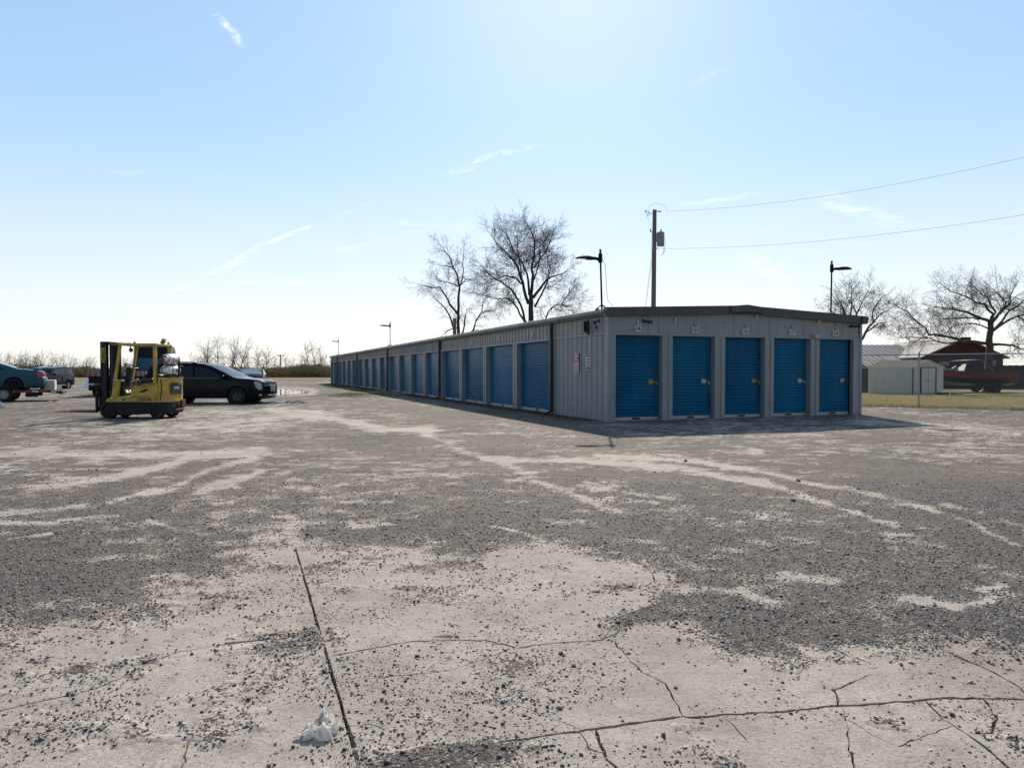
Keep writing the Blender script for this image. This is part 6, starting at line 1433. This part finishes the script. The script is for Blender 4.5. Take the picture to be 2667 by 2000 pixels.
m = MB(); m.add([(.5, -.78, .87), (.5, .78, .87), (-.05, .70, 1.32), (-.05, -.70, 1.32), (-.5, -.88, .86), (-.5, .88, .86)], [(0, 1, 2, 3), (0, 3, 4), (1, 5, 2)]); m.build('windscreen', mat('tinted_screen', (.03, .045, .05), .6, 0, spec=.1), boat)
m = MB(); m.tube([(-.9, -.9, .86), (-.3, -.75, 1.50), (-.1, -.7, 1.56), (.9, -.66, 1.48)], .028, 8); m.tube([(-.9, .9, .86), (-.3, .75, 1.50), (-.1, .7, 1.56), (.9, .66, 1.48)], .028, 8); m.add([(-.1, -.7, 1.57), (.9, -.66, 1.49), (.9, .66, 1.49), (-.1, .7, 1.57), (-.1, -.7, 1.60), (.9, -.66, 1.52), (.9, .66, 1.52), (-.1, .7, 1.60)], [(0, 1, 2, 3), (4, 5, 6, 7), (0, 1, 5, 4), (3, 2, 6, 7)]); m.build('canopy', mat('canopy_cloth', (.16, .16, .16), .8), boat)
m = MB(); m.box((1.5, .0, .96), (.5, .7, .16)); m.bar((1.2, .3, .92), (.95, .3, 1.10), .05, .3); m.build('seat', M_GSIDE, boat)
bt = empty('boat_trailer', (BX, 44.0, 0), math.radians(180), 'dark boat trailer with pale rail under the red speedboat', 'trailer')
m = MB(); m.bar((-2.4, -.7, .42), (2.0, -.7, .42), .06, .10); m.bar((-2.4, .7, .42), (2.0, .7, .42), .06, .10); m.bar((2.0, -.7, .42), (3.4, 0, .42), .06, .08); m.bar((2.0, .7, .42), (3.4, 0, .42), .06, .08)
for x in (-2.0, -.6, 1.2): m.bar((x, -.7, .42), (x, .7, .42), .06, .06)
m.build('frame', M_TRFR, bt)
for y in (-.45, .45): MB().span((-2.2, y - .06, .40), (1.4, y + .06, .462)).build('bunk', M_BLACK, bt)
m = MB(); m.bar((3.2, 0, .42), (3.2, 0, 0), .06); m.bar((2.9, 0, .42), (2.9, 0, 1.1), .06); m.build('jack', M_GALV, bt)
for s in (1, -1):
    make_wheel(bt, -1.0, s * .95, .30, .18, s, M_TRFR)
    m = MB(); m.tube([(-1.0 + .38 * math.cos(a), s * .95, .30 + .38 * math.sin(a)) for a in [k * math.pi / 8 for k in range(9)]], .03, 6); m.build('fender', M_BLACK, bt)
for u, v, c, lb in ((2455, 1029, M_TRFR, 'dark low crate on the grass beside the shed door'), (2492, 1028, M_GALV, 'flat pale tray on the grass right of the shed')):
    p = P(u, v, .04); e = empty('crate', p, .2, lb, 'crate'); m = MB(); m.box((0, 0, .06), (.5, .3, .10)); m.build('box', c, e, bevel=.01); m = MB(); m.box((0, 0, .125), (.54, .34, .02)); m.build('rim', c, e)

# ------------------------------------------------------------------ utility pole and lines
M_POLE = mat('weathered_pole', (.19, .16, .14), .85, 0, .35, 3, .3, 20, stretch=(4, 4, .3)); M_TANK = mat('transformer_grey', (.22, .23, .245), .4, .2, .15, 5)
D_P = 42.0
top_p, low_p = PD(1705, 547, D_P), PD(1702, 800, D_P); bx0 = Vector((low_p.x - (top_p.x - low_p.x) * .5 * 0 - .0, D_P, 0)); bx0.x = low_p.x - (top_p.x - low_p.x) / (top_p.z - low_p.z) * low_p.z
up_ = empty('utility_pole', bx0, 0, 'tall wooden utility pole with grey transformer behind the roof', 'utility pole'); T = top_p - bx0
def pz(v): f = (PD(1705, v, D_P).z) / T.z; return T * f
m = MB(); m.tube([Vector((0, 0, -.1)), T * .5, T], [.165, .14, .115], 14); m.build('pole', M_POLE, up_, True)
m = MB(); c = pz(624) + Vector((.36, -.05, 0)); m.lathe([(0, 0), (.20, 0), (.215, .03), (.215, .72), (.225, .72), (.225, .77), (.18, .82), (0, .84)], c + Vector((0, 0, -.40)), (0, 0, 1), 20); tn = m.build('transformer', M_TANK, up_, True)
m = MB(); m.lathe([(.03, 0), (.045, .02), (.03, .05), (.045, .08), (.03, .11), (.04, .14), (.02, .17), (0, .18)], c + Vector((.02, 0, .43)), (0, 0, 1), 10); m.build('bushing', M_TRFR, tn, True)
m = MB(); m.box((c - T * 0 + Vector((-.22, 0, .1))), (.10, .12, .5)); m.build('hanger', M_GALV, tn)
m = MB(); t2 = pz(557); m.bar(t2 + Vector((-.05, 0, 0)), t2 + Vector((-.33, 0, .03)), .03); a = t2 + Vector((-.42, 0, .0)); m.tube([a + Vector((-.06, 0, .13)), a + Vector((.05, 0, .17)), a + Vector((.10, 0, -.12)), a + Vector((0, 0, -.17)), a + Vector((-.06, 0, .13))], .018, 6); m.lathe([(.02, 0), (.04, .02), (.025, .05), (.04, .08), (.02, .1)], a + Vector((-.12, 0, .10)), (0, 0, 1), 8); m.build('fuse_cutout', M_TRFR, up_)
m = MB(); t3 = pz(551); m.bar(t3 + Vector((.08, 0, 0)), t3 + Vector((.22, 0, 0)), .035); m.lathe([(.02, 0), (.05, .02), (.03, .05), (.05, .08), (.03, .11), (.05, .14), (.02, .17)], t3 + Vector((.22, 0, 0)), (1, 0, 0), 8); m.build('insulator', M_TRFR, up_)
m = MB(); t4 = pz(604); m.bar(t4 + Vector((-.1, 0, 0)), t4 + Vector((-.2, 0, .02)), .03); m.lathe([(.02, 0), (.035, .03), (.035, .16), (.02, .19)], t4 + Vector((-.22, 0, -.02)), (0, 0, 1), 8); m.build('arrester', M_TRFR, up_)
m = MB(); t5 = pz(647); m.bar(t5, t5 + Vector((.32, 0, -.01)), .03); m.lathe([(0, 0), (.05, 0), (.05, .08), (0, .08)], t5 + Vector((.1, 0, -.04)), (0, 0, 1), 10); m.build('service_bracket', M_TRFR, up_)
m = MB()
arc_ = [a + Vector((.02, 0, .18)) + Vector((.55 - .55 * math.cos(q), 0, .42 * math.sin(q))) for q in [k * math.pi / 12 for k in range(13)]]; m.tube(arc_, .007, 4)
m.tube([a + Vector((0, 0, -.17)), a + Vector((.1, 0, -.45)), t2 + Vector((-.1, 0, -.75))], .006, 4)
m.tube([c + Vector((.2, 0, .3)), c + Vector((.28, 0, -.1)), c + Vector((.24, 0, -.7)), c + Vector((.05, 0, -.95))], .010, 4); m.tube([c + Vector((.05, 0, .35)), c + Vector((.10, -.2, -.3)), c + Vector((.16, -.2, -.75)), c + Vector((.0, -.2, -1.0))], .010, 4)
m.tube([t4 + Vector((-.12, 0, 0)), pz(640) + Vector((-.18, 0, 0)), pz(660) + Vector((-.14, 0, 0))], .008, 4); m.build('jumper_wires', M_BLACK, up_)
def line(name, label, pts, r):
    m = MB(); m.tube(pts, r, 6); o = m.build(name, M_BLACK); return tag(o, label, 'wire')
def sag(a, b, s, n=16): return [a.lerp(b, i / n) - Vector((0, 0, s * 4 * (i / n) * (1 - i / n))) for i in range(n + 1)]
A1 = PD(1735, 551, D_P); B1 = Vector((24.5, 22.5, 0)); B1 = PD(3150, 285, 26.0)
line('power_line', 'upper black power line running from the pole top to the right', sag(A1, B1, .75), .006)
A2 = PD(1722, 648, D_P); B2 = PD(3150, 472, 26.0)
line('power_line', 'lower black power line running from the transformer to the right', sag(A2, B2, .62), .006)
line('service_wire', 'thin wire slanting from the pole down to the roof on the left', sag(PD(1696, 655, D_P), loc2w(3.2, 14.0, 3.15), .35), .006)
g0 = pz(650) + bx0
line('guy_wire', 'left of two guy wires slanting down from the pole', [g0 + Vector((-.1, 0, 0)), PD(1655, 985, D_P - 3.0)], .007)
line('guy_wire', 'right of two guy wires slanting down from the pole, with clamps', [g0 + Vector((-.05, 0, .0)), PD(1682, 800, D_P - 1.8), PD(1676, 1000, D_P - 3.2)], .009)
# short grey post beside the gnarled tree and far pole with cross arm
pp = PD(1184, 830, 69); e = empty('wooden_post', (pp.x, 69, 0), 0, 'grey wooden post showing above the roof beside the gnarled tree', 'post'); m = MB(); m.tube([(0, 0, 0), (0, 0, pp.z)], [.20, .17], 10); m.build('pole', M_POLE, e, True); m = MB(); m.lathe([(.18, 0), (.18, .05), (0, .08)], (0, 0, pp.z), (0, 0, 1), 10); m.build('cap', M_TANK, e)
pp = PD(730, 922, 175); e = empty('far_utility_pole', (pp.x, 175, GND), 0, 'distant utility pole with a crossarm above the far trees', 'utility pole'); m = MB(); m.tube([(0, 0, 0), (0, 0, pp.z)], .13, 8); m.build('pole', M_POLE, e); m = MB(); m.span((-.75, -.06, pp.z - .45), (.75, .06, pp.z - .3)); m.build('crossarm', M_POLE, e); m = MB(); [m.lathe([(.04, 0), (.06, .1), (0, .2)], (x, 0, pp.z - .3), (0, 0, 1), 6) for x in (-.65, 0, .65)]; m.build('insulators', M_TRFR, e)

# ------------------------------------------------------------------ litter and boards
M_PLAST = mat('white_plastic_film', (.80, .79, .77), .35, 0, .12, 9, spec=.6)
def rumple(name, loc, rx, ry, h, seed, label, m, cat, n=22, rz=0.0):
    """crumpled sheet: a mound of folds, open underneath"""
    r = random.Random(seed); V = []; Fq = []; nr, na = 9, n
    ph = [r.uniform(0, 6.28) for _ in range(6)]
    for i in range(nr + 1):
        t = i / nr
        for j in range(na):
            a = math.tau * j / na; k = .78 + .22 * math.sin(3 * a + ph[0]) + .16 * math.sin(5 * a + ph[1]) + .10 * math.sin(9 * a + ph[2] + 2 * t)
            rad = math.sin(min(t * 1.25, 1) * math.pi / 2) * k; z = h * (math.cos(t * math.pi / 2) ** .8) * (.75 + .35 * math.sin(2 * a + ph[3] + 3 * t) + .22 * math.sin(7 * a + ph[4] + 5 * t)) + r.uniform(-.05, .05) * h
            V.append((rad * rx * math.cos(a), rad * ry * math.sin(a), max(z, .002 if i < nr else .0)))
    for i in range(nr):
        for j in range(na): Fq.append((i * na + j, i * na + (j + 1) % na, (i + 1) * na + (j + 1) % na, (i + 1) * na + j))
    me = bpy.data.meshes.new(name); me.from_pydata(V, [], Fq); me.materials.append(m); me.update()
    o = link(name, me); o.location = loc; o.rotation_euler = (0, 0, rz); return tag(o, label, cat)
def film_mat():
    m, nt, b = new_mat('thin_white_film'); o = nt.nodes['Material Output']
    b.inputs['Base Color'].default_value = (.80, .79, .76, 1); b.inputs['Roughness'].default_value = .3
    tr = nd(nt, 'ShaderNodeBsdfTranslucent', {0: (.85, .82, .78, 1)}); mx = nd(nt, 'ShaderNodeMixShader', {0: .72, 1: b.outputs[0], 2: tr.outputs[0]}); nt.links.new(mx.outputs[0], o.inputs[0]); return m
M_FILM = film_mat()
bag = empty('plastic_bag', P(832, 1903, .002), .25, 'crumpled white plastic bag on the cracked concrete in front', 'bag')
def film_sheet(name, rx, ry, h, seed, parent, loc=(0, 0, 0), rz=0.0):
    """thin film pushed into ridges and hollows, its edge resting on the ground"""
    n = 26; g = np.linspace(-1, 1, n); X, Y = np.meshgrid(g, g); ra = np.sqrt(X ** 2 + Y ** 2); an = np.arctan2(Y, X)
    edge = 1 + .16 * np.sin(3 * an + seed) + .12 * np.sin(5 * an + 2 * seed) + .08 * np.sin(9 * an + seed)
    k = np.maximum(np.abs(X), np.abs(Y)) / np.maximum(ra, 1e-6) * edge           # square grid drawn into a rough disc
    ridge = (1 - np.abs(2 * (fbm(X * 1.5 + 7 * seed, Y * 1.5, seed, 2) + .0)) * 2.4) + .8 * (1 - np.abs(2 * fbm(X * 3 + seed, Y * 3, seed + 3, 2)) * 3)
    env = np.clip(1 - (np.maximum(np.abs(X), np.abs(Y))) ** 2.2, 0, 1) ** .6
    Z = env * h * (.35 + .38 * ridge) + .004 * env * fbm(X * 9, Y * 9, seed + 5, 2)
    r = np.random.default_rng(seed); V = np.stack([X * k * rx + r.normal(0, .0012, X.shape), Y * k * ry + r.normal(0, .0012, X.shape), np.maximum(Z, .0005)], 2).reshape(-1, 3)
    i = (np.arange(n - 1)[:, None] * n + np.arange(n - 1)[None, :]).ravel(); F1 = np.stack([i, i + 1, i + n + 1], 1); F2 = np.stack([i, i + n + 1, i + n], 1)
    o = raw_mesh(name, V, np.concatenate([F1, F2]), M_FILM, parent); o.location = loc; o.rotation_euler = (0, 0, rz); return o
film_sheet('bag_body', .062, .075, .050, 4, bag); film_sheet('bag_mouth', .034, .040, .072, 9, bag, (.022, .028, 0), .7); film_sheet('bag_tail', .034, .026, .020, 6, bag, (-.048, -.030, 0), .3)
b2 = rumple('plastic_scrap', P(4, 1063, 0) + Vector((-.15, 0, 0)), .26, .22, .22, 15, 'crumpled white plastic scrap at the left edge of the yard', M_PLAST, 'litter')
M_BOARD = mat('pale_board', (.62, .56, .46), .6, 0, .15, 5)
def board(name, o, ax, ay, w, h, label, m, cat='board', th=.02):
    e = empty(name, o, 0, label, cat); b = MB(); ax, ay = Vector(ax).normalized(), Vector(ay).normalized(); nn = ax.cross(ay); b.prism([(0, 0), (w, 0), (w * .97, h), (w * .03, h * 1.0)], (0, 0, 0), ax, ay, nn * th); b.build('sheet', m, e); 
    b = MB(); b.bar(ax * .02 + nn * (th + .012), ax * .02 + ay * h * .96 + nn * (th + .012), .05, .02); b.build('batten', m, e); return e
board('leaning_board', P(196, 1012) + Vector((.15, 2.2, 0)), (1, .1, 0), (-.18, .35, 1), .95, 1.28, 'pale board leaning against the tail of the navy SUV', M_BOARD)
board('leaning_board', P(196, 1011) + Vector((.3, .6, 0)), (1, -.1, .0), (-.45, .9, .62), .95, 1.15, 'white board lying aslant on the ground beside the navy SUV', M_WHITE)
board('flat_board', P(214, 1008) + Vector((.2, 2.0, .25)), (1, .2, .06), (-.1, 1, .10), 1.0, 1.2, 'tan board lying flat to the right of the leaning boards', mat('tan_board', (.42, .36, .24), .7, 0, .2, 5))
for i, (u, v, rx, h, lb) in enumerate(((170, 1010, .5, .10, 'white scrap under the sill of the navy SUV'), (205, 1011, .22, .10, 'pale crumpled scrap in front of the leaning boards'), (186, 1012, .25, .06, 'white scrap by the rear wheel of the navy SUV'))):
    rumple('plastic_scrap', P(u, v, 0) + Vector((0, -.4, 0)), rx, .2, h, 30 + i, lb, M_PLAST, 'litter', 14)
M_SHARD = mat('blue_plastic_shard', (.10, .22, .27), .3, 0, .4, 6)
dbr = P(700, 1051)
for i, (dx, dy, sx3, lb) in enumerate(((-.5, .1, .55, 'longest bluish broken bumper piece on the ground by the SUV nose'), (.2, -.1, .35, 'middle bluish plastic shard on the ground by the SUV nose'), (.75, .25, .22, 'dark twisted scrap at the right of the plastic shards'), (1.15, .3, .4, 'flat dark strip farthest right of the plastic shards'))):
    r = random.Random(70 + i); m = MB(); pts = [(sx3 * math.cos(a) * r.uniform(.6, 1.1), .22 * math.sin(a) * r.uniform(.6, 1.1)) for a in [k * math.tau / 7 for k in range(7)]]
    m.prism(pts, (0, 0, .01), (1, 0, .06), (0, 1, .1), (0, 0, .018)); m.tube([(-sx3 * .7, .05, .04), (0, 0, .09), (sx3 * .7, -.05, .03)], .02, 5)
    o = m.build('plastic_shard', M_SHARD if i < 2 else M_TRFR); o.location = dbr + Vector((dx, dy, 0)); tag(o, lb, 'debris')
# larger single stones lying on the slabs
bigst = [(2250, 1330), (1785, 1200), (2080, 1251), (2065, 1303), (2235, 1273), (180, 1805), (85, 1717), (470, 1880), (10, 1925), (650, 1760), (1086, 1707), (1460, 1700), (2480, 1860), (1760, 1790), (1104, 1900), (1310, 1827), (380, 1722), (1940, 1745)]
M_ROCK = mat('dark_rock', (.075, .077, .085), .7, 0, .4, 9, .3, 30)
for i, (u, v) in enumerate(bigst):
    bm = bmesh.new(); bmesh.ops.create_icosphere(bm, subdivisions=2, radius=1.0); r3 = random.Random(200 + i); o3 = Vector((r3.uniform(0, 50), 0, 0)); D = P(u, v).y; s = D / F_PX * r3.uniform(5.5, 9)
    for vv in bm.verts:
        k = .8 + .5 * (math.sin(vv.co.x * 3 + o3.x) * math.cos(vv.co.y * 2.6 + o3.x) * .5 + .2 * math.sin(vv.co.z * 5 + o3.x)); vv.co *= k * s; vv.co.z *= .65
    me = bpy.data.meshes.new('stone'); bm.to_mesh(me); bm.free(); me.materials.append(M_ROCK); o = link('stone', me); o.location = P(u, v, s * .35); o.rotation_euler = (0, 0, r3.uniform(0, 6))
    tag(o, 'larger dark stone lying loose on the bare concrete or gravel', 'stone', 'larger loose stones')

# ------------------------------------------------------------------ cirrus wisps, thin sheets of ice cloud high above
def cloud_mat(k, asp, amp):
    m = bpy.data.materials.new('cirrus'); m.use_nodes = True; nt = m.node_tree; nt.nodes.clear()
    g = nd(nt, 'ShaderNodeTexCoord').outputs['Object']; sp = nd(nt, 'ShaderNodeSeparateXYZ', {0: g}); s, t = sp.outputs[0], sp.outputs[1]
    st_ = nd(nt, 'ShaderNodeCombineXYZ', {0: mth(nt, 'MULTIPLY', s, asp * .40), 1: mth(nt, 'MULTIPLY', t, .8), 2: k * 7.3}).outputs[0]
    nz = nd(nt, 'ShaderNodeTexNoise', {'Vector': st_, 'Scale': 1.3, 'Detail': 8.0, 'Roughness': .64, 'Distortion': .8}).outputs[0]
    lo = nd(nt, 'ShaderNodeTexNoise', {'Vector': nd(nt, 'ShaderNodeCombineXYZ', {0: mth(nt, 'MULTIPLY', s, 2.8), 1: k * 3.1}).outputs[0], 'Scale': 1.0, 'Detail': 3.0}).outputs[0]
    t2 = mth(nt, 'ADD', t, mth(nt, 'MULTIPLY', mth(nt, 'SUBTRACT', lo, .5), 1.6))
    ac = maprange(nt, mth(nt, 'ABSOLUTE', t2), 0, .62, 1, 0, True); en = mth(nt, 'MULTIPLY', maprange(nt, s, 0, .25, 0, 1, True), maprange(nt, s, .65, 1, 1, 0, True))
    ed = maprange(nt, mth(nt, 'ABSOLUTE', t), .7, 1.0, 1, 0, True)
    f = mth(nt, 'MULTIPLY', mth(nt, 'MULTIPLY', ac, en), mth(nt, 'MULTIPLY', mth(nt, 'MULTIPLY', maprange(nt, nz, .40, .72), amp * .8), ed), clamp=True)
    tr = nd(nt, 'ShaderNodeBsdfTransparent').outputs[0]; tl_ = nd(nt, 'ShaderNodeBsdfTranslucent', {0: (1, 1, 1, 1)}).outputs[0]
    mx = nd(nt, 'ShaderNodeMixShader', {0: f, 1: tr, 2: tl_}); nd(nt, 'ShaderNodeOutputMaterial', {0: mx.outputs[0]}); return m
ALT = 2200.0
for k, (u1, v1, u2, v2, w, amp) in enumerate(((548, 15, 640, 135, 26, .8), (1150, 462, 1405, 365, 24, 1.0), (535, 722, 695, 636, 20, .9), (660, 648, 850, 570, 13, 1.0), (410, 768, 545, 725, 14, .6), (840, 588, 1000, 508, 9, .35), (2080, 500, 2430, 606, 42, .6), (1760, 542, 2010, 498, 16, .65), (1925, 655, 2070, 745, 40, .6),
        (1780, 240, 1920, 160, 20, .3), (2080, 86, 2340, 5, 8, .14), (610, 742, 810, 727, 22, .6), (860, 665, 1070, 612, 26, .4), (-80, 757, 320, 759, 9, .5), (1030, 602, 1270, 583, 34, .4), (300, 455, 380, 440, 22, .2))):
    A, B = P(u1, v1, ALT), P(u2, v2, ALT); mu, mv = (u1 + u2) / 2, (v1 + v2) / 2; Lp = math.hypot(u2 - u1, v2 - v1)
    Cc = P(mu - (v2 - v1) / Lp * w, mv + (u2 - u1) / Lp * w, ALT); d = (B - A).normalized(); pr2 = Vector((-d.y, d.x, 0)); hw_ = abs((Cc - (A + B) / 2).dot(pr2)); Ln = (B - A).length
    me = bpy.data.meshes.new('cloud'); me.from_pydata([(x / 12, y, .03 * math.sin(x * 1.3)) for x in range(13) for y in (-1, 0, 1)], [], [(3 * i + j, 3 * i + j + 3, 3 * i + j + 4, 3 * i + j + 1) for i in range(12) for j in (0, 1)]); me.materials.append(cloud_mat(k, Ln / hw_, amp))
    o = link('cloud', me); o.location = A; o.rotation_euler = (0, 0, math.atan2(d.y, d.x)); o.scale = (Ln, hw_, 30); tag(o, 'thin white cirrus wisp high in the blue sky', None, None, 'structure')
